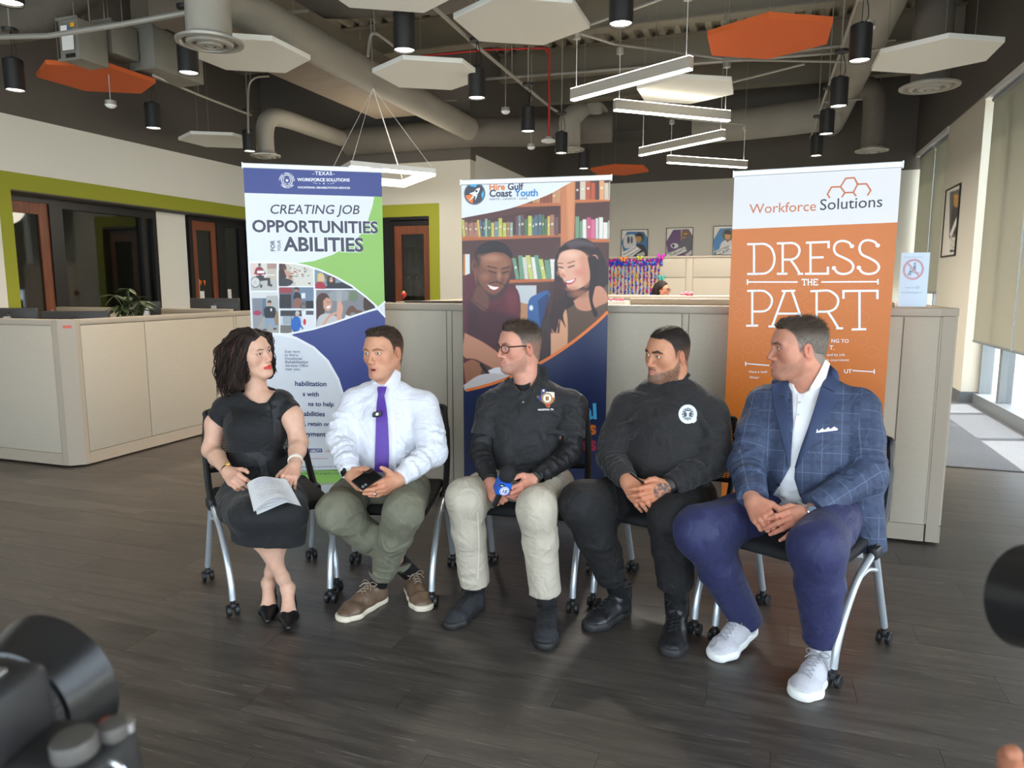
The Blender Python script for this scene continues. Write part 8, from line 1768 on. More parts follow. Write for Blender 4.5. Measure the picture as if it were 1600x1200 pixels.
# ---------------------------------------------------------------- bearded man in black sweatshirt
def build_m4():
 j = J3(dict(hip=[(992,778,3.24),(1083,778,3.17)],sh=[(976,617,3.25),(1122,626,3.14)],neck=(1050,602,3.2),el=[(954,716,3.16),(1112,724,3.04)],wr=[(981,752,2.96),(1042,761,2.92)],kn=[(909,786,2.97),(1050,810,2.87)],an=[(960,903,3.13),(1056,914,2.97)],toe=[(925,975,3.05),(1050,1000,2.85)]))
 t = new_person(j,'seated bearded man in a black sweatshirt with a tattooed hand'); hip,xd,up,f = torso_frame(j)
 H = Head(1043,551.5,3.17,1.03,46,-5,2)
 spec = dict(skin=(188,132,102),blush=(174,104,82),hair=(40,33,29),lips=(176,108,96),beard=0.85,beardcol=(62,50,42),greychin=(150,142,132),jaw=1.12,fat=0.7,nose=1.0,browt=0.0062,browop=0.95,browcol=(36,28,24),gaze=(0.1,1,0.02),smile=0.0015,top=0.008,side=0.0035,fade=0.18,slen=0.006,comb=(0,0.4,0.1),stand=0.6,stubblescalp=0.85,neckr=0.061,hairline=0.002,eyeopen=0.85)
 hR = Hand(j['wr'][0],atd(999,773,2.89),pxd(0.9,-0.6,-0.2),1.0); hL = Hand(j['wr'][1],atd(1016,770,2.87),pxd(-0.5,-1,-0.1),1.0)
 def tattoo(V,C):
  L = (V-hL.o) @ hL.R; w = sstep(0.034-np.sqrt(((L[:,0]-0.047)/1.35)**2+(L[:,1]+0.004)**2),0,0.006)*(L[:,2] < 0.006)*sstep(L[:,0],0.005,0.016); n = vnoise(L*np.array([120.,160.,60.]),5)+0.6*vnoise(L*260,6); a = (w*np.clip(0.62+n*0.7,0,0.92))[:,None]; return C*(1-a)+np.array(rgb(58,62,64)[:3])*a
 spec['paint'] = tattoo
 hands = [(hR,((0.45,0.55,0.3),(0.48,0.6,0.3),(0.5,0.6,0.3),(0.55,0.6,0.3)),False,{}),(hL,((0.38,0.55,0.3),(0.42,0.6,0.3),(0.42,0.6,0.35),(0.5,0.6,0.3)),True,dict(thumb=((0.020,0.026,-0.010),(0.044,0.044,-0.010),(0.070,0.048,-0.012),(0.092,0.044,-0.016))))]
 body = make_body(t,j,H,None,spec,hands); eyes(H,spec,t); short_hair(H,spec,t)
 M_sw = mat('black_jersey',rgb(29,27,27),0.8,bump=0.35,bscale=650,bdist=0.001,sheen=0.12,wrinkle=0.7)
 Fd = Field(); shirt_prims(Fd,j,((0.19,0.155),(0.195,0.165),(0.198,0.145),(0.155,0.095),(0.01,0.035,0.02,0)),down=0.04,sleeve=(0.071,0.060,0.045),sh_r=0.062)
 for i in (0,1):
  sg = 1 if i == 0 else -1; S_,e,w = j['sh'][i]+xd*sg*0.022-up*0.058,j['el'][i],j['wr'][i]; q = lerp(S_,e,0.66)-xd*sg*0.004
  Fd.cone(lerp(S_,e,0.1),q,0.073,0.074,k=0.02); Fd.cut(lerp(S_,e,0.62),nrm(e-S_),0.0,k=0.003) if False else None
  folds(Fd,S_,e,0.076,0.066,(0.72,0.84,0.95),f,(-1.8,1.8),0.010,0.3,60+i); folds(Fd,e,w,0.062,0.046,(0.10,0.24,0.38,0.52,0.66,0.8),f+UPV*0.3,(-1.8,1.8),0.010,0.4,63+i)
  folds(Fd,S_,e,0.074,0.074,(0.635,),f,(-3.0,3.0),0.006,0.05,66+i,sink=0.15); Fd.cut(lerp(e,w,0.93),nrm(w-e),0.1)
 folds(Fd,hip,j['neck'],0.19,0.18,(0.16,0.30,0.36),f,(-1.2,1.2),0.012,0.15,71); folds(Fd,hip+xd*0.05,j['sh'][1],0.18,0.12,(0.5,0.62,0.74),f,(-0.6,0.9),0.011,0.9,73); folds(Fd,hip-xd*0.05,j['sh'][0],0.18,0.12,(0.62,0.76),f,(-0.9,0.5),0.011,0.9,75)
 Fd.noise(0.0045,10,81,hip-0.5,j['neck']+0.5); Fd.noise(0.0022,30,83,hip-0.5,j['neck']+0.5)
 seatcut(Fd,hip); V,Q = Fd.mesh(0.0062); shirt = build('sweatshirt',V,Q,M_sw,t); bv = bvh_of(shirt,body)
 patch('neck_ribbing',bv,[(1018,597),(1027,603),(1040,606),(1054,602),(1066,594),(1075,582)],[(1015,600),(1026,608),(1041,611.5),(1057,608),(1070,599),(1079,586)],M_sw,t,0.005,0.006,24,5)
 def bd(P):
  P.aa = 0.5; P.C[:] = rgb(38,36,36)[:3]; c = (1074.7,647); P.ell(*c,14.6,15.2,(206,222,224)); P.ell(*c,13.6,14.2,(228,234,234)); P.ell(*c,9.2,9.8,(74,84,90)); P.ell(*c,8.2,8.8,(196,208,210)); P.ell(*c,6.6,7.2,(70,78,84)); P.rect(1071.5,642.5,1078.5,644.5,(226,232,232)); P.rect(1073.4,643,1076.4,652,(226,232,232)); P.rect(1071,651,1079,652.4,(210,216,216))
  P.smooth([(1080,653),(1087,650),(1088,657),(1082,661)],(214,224,226))
  for k in range(12): a = k*PI/6; P.ell(c[0]+7.4*math.cos(a),c[1]+8*math.sin(a),0.9,0.9,(60,66,72))
 badge('chest_seal',bv,(1059.5,631,1090,663),bd,M_print,t,56,56,0.0025,keep=lambda X,Y: (((X-1074.7)/14.8)**2+((Y-647)/15.4)**2 < 1) | ((X-1084)**2+(Y-656)**2 < 30))
 p,n = hit(bv,1074.7,647,0.004); n = nrm(n*0.55-_fw*0.6); X_ = nrm(np.cross(UPV,n)); X_ = X_ if X_ @ _rt > 0 else -X_; sh = Sheet(p,X_,nrm(np.cross(n,X_))); tm = MB(); R = 0.0325
 for i,ch in enumerate('STATE OF TEXAS SEAL '): a = PI/2-i/20*2*PI; sh.text(tm,ch,R*math.cos(a),R*math.sin(a)*1.0,0.0095,0.0012,rot=a-PI/2,bold=0.0003) if False else None
 tr = trousers(t,j,mat('black_twill',rgb(24,23,24),0.8,bump=0.35,bscale=500,bdist=0.001,vary=0.1,vscale=9,wrinkle=0.6),0.100,0.082,0.070,(0.99,0.99),seed=33,amp=0.005,waist=(0.185,0.14))
 watch(t,j['el'][1],j['wr'][1],0.985,0.031,pxd(0.7,0.35,-0.6),mat('dark_grey_band',rgb(60,58,56),0.5),M_bp,mat('black_glass',rgb(12,12,14),0.1),0.018,sq=True,name='smartwatch')
 p0,p1 = atd(987,741,2.90),atd(999,750,2.86); pn = thing('pen','slim pen tucked between the hands of the man in black sweatshirt','pen',tuple(p0)); d = nrm(p1-p0); MB().cyl(p0-d*0.01,p0+d*0.075,0.0042,n=10).build('barrel',M_bp,pn); MB().cyl(p0-d*0.016,p0-d*0.010,0.003,n=8).build('clicker',M_silver2,pn); MB().tube([p0-d*0.01+UPV*0.004,p0-d*0.008+UPV*0.007-_fw*0.003,p0+d*0.03+UPV*0.005-_fw*0.003],0.0016,6).build('clip',M_silver2,pn)
 mu = mat('black_boot_leather',rgb(32,32,34),0.35,bump=0.25,bscale=160,bdist=0.0015); ms = mat('black_boot_sole',rgb(40,40,41),0.6); lc = mat('black_lace',rgb(20,20,20),0.8)
 [sock(t,j,i,M_bp,0.86,(0.05,0.05)) for i in (0,1)]
 foot(t,j,0,mu,ms,L=0.30,width=0.052,h_collar=0.10,high=0.155,lace=lc,eyelets=5,sole_h=0.036,lace_r=0.003,toe_h=0.055); foot(t,j,1,mu,ms,L=0.30,width=0.052,h_collar=0.10,high=0.155,lace=lc,eyelets=5,sole_h=0.036,lace_r=0.003,toe_h=0.055)
build_m4()
# ---------------------------------------------------------------- man in the plaid blazer
def _plaid(N,L,vec):
 sp = N.new('ShaderNodeSeparateXYZ'); L.new(vec,sp.inputs[0])
 def line(sock,per,w,off=0.0):
  a = N.new('ShaderNodeMath'); a.operation = 'ADD'; a.inputs[1].default_value = 10.0+off; L.new(sock,a.inputs[0]); m = N.new('ShaderNodeMath'); m.operation = 'MODULO'; m.inputs[1].default_value = per; L.new(a.outputs[0],m.inputs[0])
  c = N.new('ShaderNodeMath'); c.operation = 'LESS_THAN'; c.inputs[1].default_value = w; L.new(m.outputs[0],c.inputs[0]); return c.outputs[0]
 def add(a,b,op='MAXIMUM'): q = N.new('ShaderNodeMath'); q.operation = op; L.new(a,q.inputs[0]); (L.new(b,q.inputs[1]) if not isinstance(b,float) else setattr(q.inputs[1],'default_value',b)); return q.outputs[0]
 l1 = add(line(sp.outputs[0],0.068,0.0028),line(sp.outputs[1],0.080,0.0028)); l2 = add(line(sp.outputs[0],0.068,0.014,0.04),line(sp.outputs[1],0.080,0.016,0.045))
 mx = N.new('ShaderNodeMix'); mx.data_type = 'RGBA'; mx.inputs['A'].default_value = rgb(56,67,92); mx.inputs['B'].default_value = rgb(50,60,84); L.new(l2,mx.inputs['Factor'])
 my = N.new('ShaderNodeMix'); my.data_type = 'RGBA'; L.new(mx.outputs['Result'],my.inputs['A']); my.inputs['B'].default_value = rgb(122,136,162); k = add(l1,0.34,'MULTIPLY'); L.new(k,my.inputs['Factor']); return my.outputs['Result']
M_plaid = cloth_mat('blue_windowpane_wool',rgb(54,68,98),_plaid,0.75,0.3,700)
def build_m5():
 j = J3(dict(hip=[(1212,795,3.04),(1308,798,2.90)],sh=[(1189,612,3.08),(1352,618,2.90)],neck=(1264,600,3.0),el=[(1166,726,2.95),(1356,738,2.80)],wr=[(1177,783,2.74),(1259,803,2.68)],kn=[(1092,829,2.74),(1277,852,2.53)],an=[(1168,972,2.92),(1284,1000,2.66)],toe=[(1118,1032,2.8),(1255,1080,2.56)]))
 t = new_person(j,'seated man in a blue plaid blazer with white pocket square'); hip,xd,up,f = torso_frame(j)
 H = Head(1247,541.5,2.95,1.09,69,-3,0)
 spec = dict(skin=(192,134,110),blush=(186,108,88),hair=(66,54,44),lips=(172,108,98),beard=0.34,beardcol=(112,84,68),jaw=1.12,fat=0.9,nose=1.05,browcol=(70,52,40),browt=0.005,gaze=(0,1,0.0),smile=-0.001,top=0.005,side=0.0035,grey=0.55,slen=0.016,comb=(0.1,-0.55,0.25),stand=0.35,stubblescalp=0.8,neckr=0.064,eyeopen=0.75,hairline=0.004,edge=0.008,tufts=((0.0,0.050,0.082,0.042,0.036,0.013),(0.0,0.0,0.095,0.045,0.06,0.011)))
 hR = Hand(j['wr'][0],atd(1197,813,2.65),pxd(0.8,-0.4,-0.5),1.06); hL = Hand(j['wr'][1],atd(1225,815,2.61),pxd(-0.15,-1,0.5),1.06)
 hands = [(hR,((0.85,1.15,0.7),(0.9,1.2,0.7),(0.9,1.2,0.7),(0.95,1.2,0.7)),False,{}),(hL,((0.45,0.6,0.3),(0.5,0.65,0.3),(0.5,0.6,0.3),(0.35,0.4,0.2)),True,dict(spread=(0.05,-0.02,-0.12,-0.35),thumb=((0.020,0.026,-0.010),(0.044,0.042,-0.014),(0.070,0.044,-0.020),(0.090,0.038,-0.028))))]
 body = make_body(t,j,H,None,spec,hands); eyes(H,spec,t); short_hair(H,spec,t)
 wp = mat('white_polo_pique',rgb(228,228,230),0.7,bump=0.3,bscale=700,bdist=0.001)
 Fp = Field(); shirt_prims(Fp,j,((0.172,0.135),(0.175,0.14),(0.18,0.125),(0.135,0.085),(0.01,0.03,0.02,0)),sh_r=0.052,arms=False); folds(Fp,hip,j['neck'],0.17,0.15,(0.06,0.12,0.19,0.28),f,(-1.2,1.2),0.010,0.5,91); Fp.noise(0.004,14,92,hip-0.5,j['neck']+0.5)
 seatcut(Fp,hip); Fp.pxcut([(1241,604),(1246,612),(1252,616),(1263,610),(1278,592),(1290,560),(1240,560)],j['neck']-0.3,j['neck']+0.3,3.06)
 V,Q = Fp.mesh(0.006); polo = build('polo_shirt',V,Q,wp,t)
 Fd = Field(); shirt_prims(Fd,j,((0.205,0.155),(0.20,0.158),(0.205,0.142),(0.155,0.100),(0.0,0.03,0.02,0)),sleeve=(0.083,0.072,0.056),sh_r=0.060)
 Fd.ecap(hip+up*0.10,hip-UPV*0.055-f*0.03,(0.200,0.150),(0.215,0.120),xd,k=0.03); rq = atd(1340,752,2.84); Fd.ecap(rq,atd(1358,858,2.82),(0.085,0.07),(0.062,0.055),xd,k=0.05); Fd.cut(atd(1352,862,2.80),-UPV+_rt*0.12,0.2)
 for i in (0,1):
  sg = 1 if i == 0 else -1; S_,e,w = j['sh'][i]+xd*sg*0.022-up*0.058,j['el'][i],j['wr'][i]
  folds(Fd,S_,e,0.082,0.073,(0.55,0.7,0.84,0.95),f,(-1.9,1.9),0.011,0.4,95+i); folds(Fd,e,w,0.070,0.056,(0.12,0.28,0.45),f+UPV*0.3,(-1.8,1.8),0.010,0.4,98+i); Fd.cut(lerp(e,w,0.90),nrm(w-e),0.12)
 folds(Fd,hip+xd*0.07,j['sh'][1],0.17,0.13,(0.22,0.36),f,(-0.4,1.2),0.010,0.6,101)
 Fd.noise(0.004,9,111,hip-0.6,j['neck']+0.6); Fd.noise(0.0016,30,113,hip-0.5,j['neck']+0.5)
 op = [(1227,588),(1238,614),(1239.5,661),(1235,728),(1222,752),(1206,776),(1200,800),(1262,800),(1249,774),(1241,748),(1242.5,730),(1265,661),(1284,601),(1297,568),(1270,550),(1235,560)]
 Fd.pxcut(op,hip-0.5,j['neck']+0.35,2.985)
 Fd.pxcut([(1228,590),(1240,610),(1284,602),(1298,566),(1285,540),(1230,560)],j['neck']-0.3,j['neck']+0.3,3.05)
 V,Q = Fd.mesh(0.006); jk = build('blazer',V,Q,M_plaid,t,extra=cloth_coords(V,j)); bv = bvh_of(jk); bp_ = bvh_of(polo,body)
 MLp = mat('navy_lapel',rgb(50,62,92),0.75,bump=0.3,bscale=700,bdist=0.001)
 patch('lapel',bv,[(1206,602),(1209,632),(1219,672),(1232,728)],[(1229,592),(1239,616),(1240.5,661),(1236.5,729)],MLp,t,0.006,0.006,26,7,fallback=0.12); patch('lapel',bv,[(1284,603),(1266,661),(1252,700),(1242.5,731)],[(1311,620),(1295,648),(1268,692),(1244,733)],MLp,t,0.006,0.006,26,8,fallback=0.12)
 patch('jacket_collar',bv,[(1297,570),(1291,586),(1284.5,602)],[(1309,580),(1311,594),(1303,612)],MLp,t,0.008,0.007,12,7,fallback=0.12); patch('jacket_collar',bv,[(1213,589),(1207,595),(1206,601)],[(1227,588),(1229,592),(1230,597)],MLp,t,0.008,0.006,8,5,fallback=0.12)
 patch('collar',bp_,[(1227,594),(1233,601),(1239,606)],[(1233,606),(1238,611),(1246,612)],wp,t,0.010,0.005,10,5); patch('collar',bp_,[(1290,562),(1280,582),(1264,609)],[(1297,568),(1290,592),(1283,604),(1268,611)],wp,t,0.012,0.005,14,6)
 patch('placket',bp_,[(1247,614),(1245,640),(1241,668)],[(1257,614),(1254,640),(1250,668)],wp,t,0.003,0.003,16,4)
 for px,py in ((1249.5,629.5),(1247.5,648.5)): button(bp_,px,py,M_button,t,0.0055,0.005)
 Mbn = mat('navy_button',rgb(24,28,40),0.3)
 for px,py in ((1215.5,757),(1319,797)): button(bv,px,py,Mbn,t,0.009,0.002)
 pk = MB(); pts = [(1275,676.5),(1276,670.5),(1280,672.5),(1285,669),(1288,672),(1294,667.5),(1297,670.5),(1303,666.5),(1308.5,670),(1308,672.5)]; V_ = [hit(bv,x,y,0.006)[0] for x,y in pts]; B_ = [hit(bv,x,y,0.001)[0] for x,y in pts]
 if all(v is not None for v in V_+B_): n_ = len(V_); pk.add(V_+B_,[tuple(range(n_))[::-1],tuple(range(n_,2*n_))]+[(i,(i+1) % n_,n_+(i+1) % n_,n_+i) for i in range(n_)]); pk.build('pocket_square',M_plainw,t,smooth=False)
 patch('breast_pocket',bv,[(1274,676),(1291,674),(1309,671)],[(1274.5,679.5),(1291.5,677.5),(1309.5,674.5)],MLp,t,0.004,0.004,14,4)
 p,n = hit(bv,1222.5,619,0.012); MB().rbox((-0.008,-0.008,-0.003),(0.008,0.008,0.003),0.001,M=Matrix.Translation(p)).build('lapel_pin',M_bp,t)
 tr = trousers(t,j,mat('navy_stretch_trousers',rgb(37,40,80),0.65,bump=0.25,bscale=600,bdist=0.001,sheen=0.05,vary=0.08,vscale=8,wrinkle=0.4),0.104,0.086,0.060,(1.0,1.0),seed=44,amp=0.0032,waist=(0.18,0.14))
 w = watch(t,j['el'][1],j['wr'][1],0.985,0.0315,pxd(0.1,-0.45,-1.0),M_silver2,M_silver2,mat('dark_blue_dial',rgb(40,60,84),0.2),0.020,width=0.018)
 mu = mat('pale_grey_knit',rgb(196,194,200),0.85,bump=0.9,bscale=330,bdist=0.002,vary=0.16,vscale=240); ms = mat('white_foam_sole',rgb(224,224,220),0.6); lc = mat('grey_lace',rgb(150,150,156),0.8)
 [sock(t,j,i,mat('white_sock',rgb(220,220,222),0.9),0.95) for i in (0,1)]
 foot(t,j,0,mu,ms,L=0.30,width=0.052,h_collar=0.082,lace=lc,eyelets=6,sole_h=0.034,lace_r=0.0018,sole_flare=1.12,pitch=0.16); foot(t,j,1,mu,ms,L=0.30,width=0.052,h_collar=0.082,lace=lc,eyelets=6,sole_h=0.034,lace_r=0.0018,sole_flare=1.12)
build_m5()
# ---------------------------------------------------------------- woman in the black dress
def build_w():
 j = J3(dict(hip=[(372,778,3.38),(438,778,3.33)],sh=[(346,622,3.36),(446,612,3.31)],neck=(404,613,3.34),el=[(330,703,3.33),(467,692,3.28)],wr=[(357,738,3.14),(460,728,3.13)],kn=[(392,806,2.98),(448,802,2.99)],an=[(442,903,3.15),(424,893,3.2)],toe=[(451,968,3.08),(418,956,3.1)]))
 j['az'] = 0.12
 t = new_person(j,'seated woman with wavy dark hair in a black dress reading papers'); hip,xd,up,f = torso_frame(j)
 H = Head(391.5,551.5,3.30,0.98,-46,4,-9)
 spec = dict(skin=(208,164,140),blush=(204,128,110),hair=(40,28,24),lips=(196,36,40),lipop=0.95,jaw=0.90,brow=0.7,nose=0.92,browt=0.0034,browop=0.9,browcol=(60,42,36),lash=0.95,gaze=(0.12,1,0.05),iris=(60,42,32),neckr=0.045,eyeopen=0.95)
 hR = Hand(j['wr'][0],atd(380,759,3.03),pxd(0.95,-0.35,-0.35),0.90); hL = Hand(j['wr'][1],atd(449,748,3.05),pxd(-1,0.1,-0.5),0.90)
 hands = [(hR,((0.55,0.9,0.5),(0.6,0.95,0.5),(0.65,0.95,0.5),(0.7,0.9,0.5)),False,{}),(hL,((0.5,0.85,0.5),(0.55,0.9,0.5),(0.6,0.9,0.5),(0.65,0.9,0.5)),True,{})]
 FT = []
 for i in (0,1):
  a2,d = ankle_of(j,i); Y = np.cross(UPV,d); hl = a2*np.array([1,1,0])-d*0.040+UPV*0.068; bl = hl*np.array([1,1,0])+d*0.135+UPV*0.016; FT.append((a2,d,Y,hl,bl,bl+d*0.080-UPV*0.006))
 def feet(Fs):
  for (a2,d,Y,hl,bl,te) in FT:
   Fs.cone(a2,hl+UPV*0.030+d*0.016,0.0245,0.022,k=0.02); Fs.ecap(a2-UPV*0.012+d*0.012,bl+UPV*0.018-d*0.012,(0.0235,0.027),(0.033,0.020),Y,k=0.03); Fs.ecap(bl+UPV*0.018-d*0.012,bl+d*0.028+UPV*0.008,(0.033,0.018),(0.026,0.012),Y,k=0.02)
   for q in (-1,1): Fs.ell(a2+Y*q*0.020,(0.009,)*3,k=0.012)
  Fs.cone(j['sh'][0]-up*0.052+xd*0.02,j['neck']-up*0.050,0.036,0.044,k=0.03); Fs.cone(j['sh'][1]-up*0.052-xd*0.02,j['neck']-up*0.050,0.036,0.044,k=0.03); Fs.ecap(j['neck']-up*0.06,j['neck']-up*0.17,(0.10,0.062),(0.105,0.072),xd,k=0.03)
 spec['extra'] = feet
 body = make_body(t,j,H,None,spec,hands,bare=True)
 eyes(H,spec,t)
 M_dr = mat('black_crepe',rgb(15,15,17),0.75,bump=0.25,bscale=600,bdist=0.001,sheen=0.1,wrinkle=0.4); M_sat = mat('black_satin_trim',rgb(17,17,19),0.58,bump=0.5,bscale=90,bdist=0.003,stretch=(1,1,0.2))
 Fd = Field(); shirt_prims(Fd,j,((0.158,0.125),(0.132,0.112),(0.145,0.122),(0.120,0.082),(0,0.004,0.018,0)),sh_r=0.052,arms=False)
 Fc = Field()
 for i in (0,1):
  sg = 1 if i == 0 else -1; S_,e = j['sh'][i]+xd*sg*0.016-up*0.056,j['el'][i]; q = lerp(S_,e,0.55)-xd*sg*0.022; Fc.cone(S_,q,0.056,0.074,k=0.03); Fd.cone(S_,lerp(S_,q,0.2),0.056,0.05,k=0.03); Fc.cut(lerp(S_,q,0.52),nrm(q-S_-xd*sg*0.04),0.14,k=0.003)
 folds(Fd,hip,j['neck'],0.13,0.12,(0.24,0.34,0.44,0.55),f,(-1.2,1.2),0.008,0.4,120)
 nk = [(370,596),(377,613),(390,625),(404,631),(417,630),(428,615),(442,590),(446,560),(360,560)]; Fd.pxcut(nk,j['neck']-0.3,j['neck']+0.3,3.35)
 mk = lerp(j['kn'][0],j['kn'][1],0.5); mh = atd(420,846,3.02); kx = nrm(j['kn'][1]-j['kn'][0])
 Fd.ecap(hip+UPV*0.02,lerp(hip,mk,0.5),(0.185,0.10),(0.185,0.09),xd,k=0.03); Fd.ecap(lerp(hip,mk,0.5),mk,(0.185,0.09),(0.158,0.075),kx,k=0.03); Fd.ecap(mk,mh-UPV*0.03,(0.158,0.075),(0.150,0.078),kx,k=0.03)
 for i in (0,1): Fd.cone(j['hip'][i],j['kn'][i],0.092,0.074,k=0.03)
 Fd.cutbox(mh-0.3,mh+np.array([0.3,0.3,0.02]),lambda X: np.where(True,(X[...,2]-mh[2])+0.10*((X-mh) @ _rt)-0.0,0),k=0.003);
 Fd.cutbox(hip-0.3,hip+np.array([0.3,0.3,0.0]),lambda X: np.where(np.linalg.norm((X-hip)[...,:2],axis=-1) < 0.24,X[...,2]-0.462,0.05),k=0.02)
 Fd.noise(0.0035,9,131,hip-0.7,j['neck']+0.4)
 V,Q = Fd.mesh(0.006); V2,Q2 = Fc.mesh(0.006); dress = build('dress',np.concatenate([V,V2]),np.concatenate([Q,Q2+len(V)]),M_dr,t); bv = bvh_of(dress)
 patch('satin_flap',bv,[(359,634),(372,637),(395,636),(419,628)],[(366,662),(378,660),(402,650),(424,640)],M_sat,t,0.006,0.006,26,6,fallback=0.1); patch('satin_flap',bv,[(417,628),(432,634),(452,640),(461,652)],[(423,613),(440,618),(456,628),(466,638)],M_sat,t,0.006,0.006,22,6,fallback=0.1)
 patch('satin_band',bv,[(425,640),(427,670),(426,697)],[(437,634),(441,668),(440,695)],M_sat,t,0.004,0.004,22,5,fallback=0.1)
 patch('belt',bv,[(352,707),(385,708),(420,704),(455,699)],[(352,718),(385,720),(420,716),(455,710)],M_sat,t,0.005,0.005,40,5,fallback=0.1); patch('belt_bow',bv,[(407,704),(415,712),(423,704),(437,702)],[(404,722),(414,722),(423,718),(438,716)],M_sat,t,0.010,0.006,16,6,fallback=0.1); patch('belt_tail',bv,[(401,716),(405,730),(408,743)],[(414,716),(418,730),(420,743)],M_sat,t,0.008,0.005,14,5,fallback=0.1)
 stt = MB()
 for k in range(15):
  for q in range(max(1,5-abs(k-9)//2)):
   p,n = hit(bv,450.5-q*1.6-0.25*k*0.3,678+k*2.2,0.002)
   if p is not None: stt.ball(p,0.0016,6)
 if stt.n: o = stt.build('bead_trim',mat('pearl_bead',rgb(216,210,200),0.3),t); o['kind'] = 'stuff'
 Fh = Field(); H.ell(Fh,(0,-0.016,0.034),(0.090,0.110,0.088),k=0.01); H.ell(Fh,(0,-0.055,-0.02),(0.120,0.090,0.105),k=0.04)
 for x in (-1,1): H.ell(Fh,(x*0.092,-0.022,-0.02),(0.040,0.056,0.080),k=0.03); H.ell(Fh,(x*0.104,-0.03,-0.095),(0.048,0.058,0.062),k=0.03)
 H.ell(Fh,(0,-0.085,-0.10),(0.12,0.065,0.075),k=0.03)
 def face(X): L = H.l(X); y0 = np.interp(L[...,2],[-0.2,-0.06,0.0,0.04,0.066,0.085,0.12],[0.004,0.014,0.036,0.058,0.075,0.090,0.12]); return (y0-L[...,1])*H.s*0.8
 c = H.w(0,-0.02,-0.01); Fh.cutbox(c-0.22,c+0.22,face,k=0.008)
 def tex(X): L = H.l(X); q = L*np.array([45.,45.,14.])+0.8*np.stack([vnoise(L*16+3,8)]*3,-1); return -0.007*vnoise(q,21)
 Fh.add(tex,c-0.22,c+0.22,0.03,'d'); V,Q = Fh.mesh(0.004,c-0.2,c+0.2); L = H.l(V); C = np.tile(np.array(rgb(40,28,24)[:3]),(len(V),1))*(1+0.3*vnoise(L*np.array([90.,90.,30.]),2))[:,None]; hair = build('hair',V,Q,M_hair,t,cols=np.clip(C,0,1))
 rs = np.random.RandomState(5); Vs = []; Qs = []; Cs = []; nv = 0
 for s_ in range(2600):
  side = rs.choice([-1,1]); th = rs.uniform(0,1)**1.25
  a = PI*(0.10+0.88*th); x0 = 0.012+0.05*rs.rand(); base = np.array([side*(0.02+0.05*math.sin(a)*rs.rand()),0.052-0.12*th,0.098-0.012*abs(th-0.4)])
  out = np.array([side*math.sin(a*0.82+0.2),0.35*math.cos(a)-0.25*th,0]); drop = rs.uniform(0.19,0.30)*(0.75+0.3*th); vol = rs.uniform(0.085,0.158); n = 22; pts = []; ph = rs.uniform(0,6.3); fr = rs.uniform(1.3,2.4); am = rs.uniform(0.006,0.016)
  for q in range(n):
   u = q/(n-1); r_ = vol*math.sin(min(1,u*2.1+0.12)*PI/2)*(1+0.10*math.sin(u*5+ph)); z = base[2]-drop*max(0,u-0.10)**1.15*1.08+0.014*math.sin(u*PI); p = np.array([out[0]*r_,base[1]*(1-u)+(out[1]*r_-0.03)*u,z]); p[0] = p[0]*min(1,u*2.5)+base[0]*(1-min(1,u*2.5)); w_ = am*u**0.6
   p += np.array([math.sin(fr*6.3*u+ph),math.cos(fr*6.3*u+ph),0.3*math.sin(fr*6.3*u+ph+1)])*w_;
   if p[2] > -0.105 and p[1] > np.interp(p[2],[-0.12,0.0,0.05,0.09],[0.034,0.048,0.068,0.092]) and abs(p[0]) < 0.085: p[1] = np.interp(p[2],[-0.12,0.0,0.05,0.09],[0.030,0.044,0.064,0.088])
   pts.append(H.w(*p))
  m = MB(); m.tube(pts,[0.0020*(0.5+0.7*math.sin(PI*min(1,0.12+0.8*i/(n-1)))) for i in range(n)],4,caps=False); col = np.array(rgb(40,28,24)[:3])*(0.75+0.9*rs.rand()**2)
  if rs.rand() < 0.12: col = np.array(rgb(82,56,44)[:3])
  Vs += m.v; Qs += [[i+nv for i in f_] for f_ in m.f]; Cs += [col]*len(m.v); nv += len(m.v)
 o = build('hair_strands',np.array(Vs),np.array(Qs),M_hair,t,cols=np.array(Cs)); o['kind'] = 'stuff'
 w = watch(t,j['el'][0],j['wr'][0],0.93,0.0245,pxd(0.5,-0.6,-0.7),mat('black_strap',rgb(22,20,20),0.4),mat('gold_case',rgb(214,170,84),0.25,metal=0.9),mat('gold_dial',rgb(200,168,104),0.3),0.012,sq=True,width=0.012)
 c = lerp(j['el'][1],j['wr'][1],0.78); d = nrm(j['wr'][1]-j['el'][1]); b = MB(); b.lathe([(0.0285,-0.008),(0.033,-0.007),(0.034,0),(0.033,0.007),(0.0285,0.008)],c,d,30,cap0=False,cap1=False); b.build('bracelet',mat('white_bangle',rgb(226,218,204),0.35),t)
 TL,TR,BR,BL_ = atd(387,754,3.015),atd(445,745,3.02),atd(467,779,2.88),atd(398,797,2.86)
 pp = thing('paper_stack','stapled printed pages held on the lap of the woman in black','papers',tuple((TL+BR)/2))
 def prt(P): pass
 for k in range(4):
  n1,n2 = 34,30; S,T = np.meshgrid(np.linspace(0,1,n1),np.linspace(0,1,n2)); off = np.array([0.0,0,-0.0035*k])+_rt*0.003*k*(1 if k % 2 else -0.6)-_up*0.003*k
  G = (TL*(1-S[...,None])+TR*S[...,None])*(1-T[...,None])+(BL_*(1-S[...,None])+BR*S[...,None])*T[...,None]; G = G+UPV*(0.022*np.sin(PI*S)*(0.4+0.6*T)-0.012*np.maximum(0,S-0.72)*T*6+0.008*np.sin(S*5+k))[...,None]+off
  C = np.tile(np.array(rgb(232,230,228)[:3]),(n1*n2,1)).reshape(n2,n1,3)
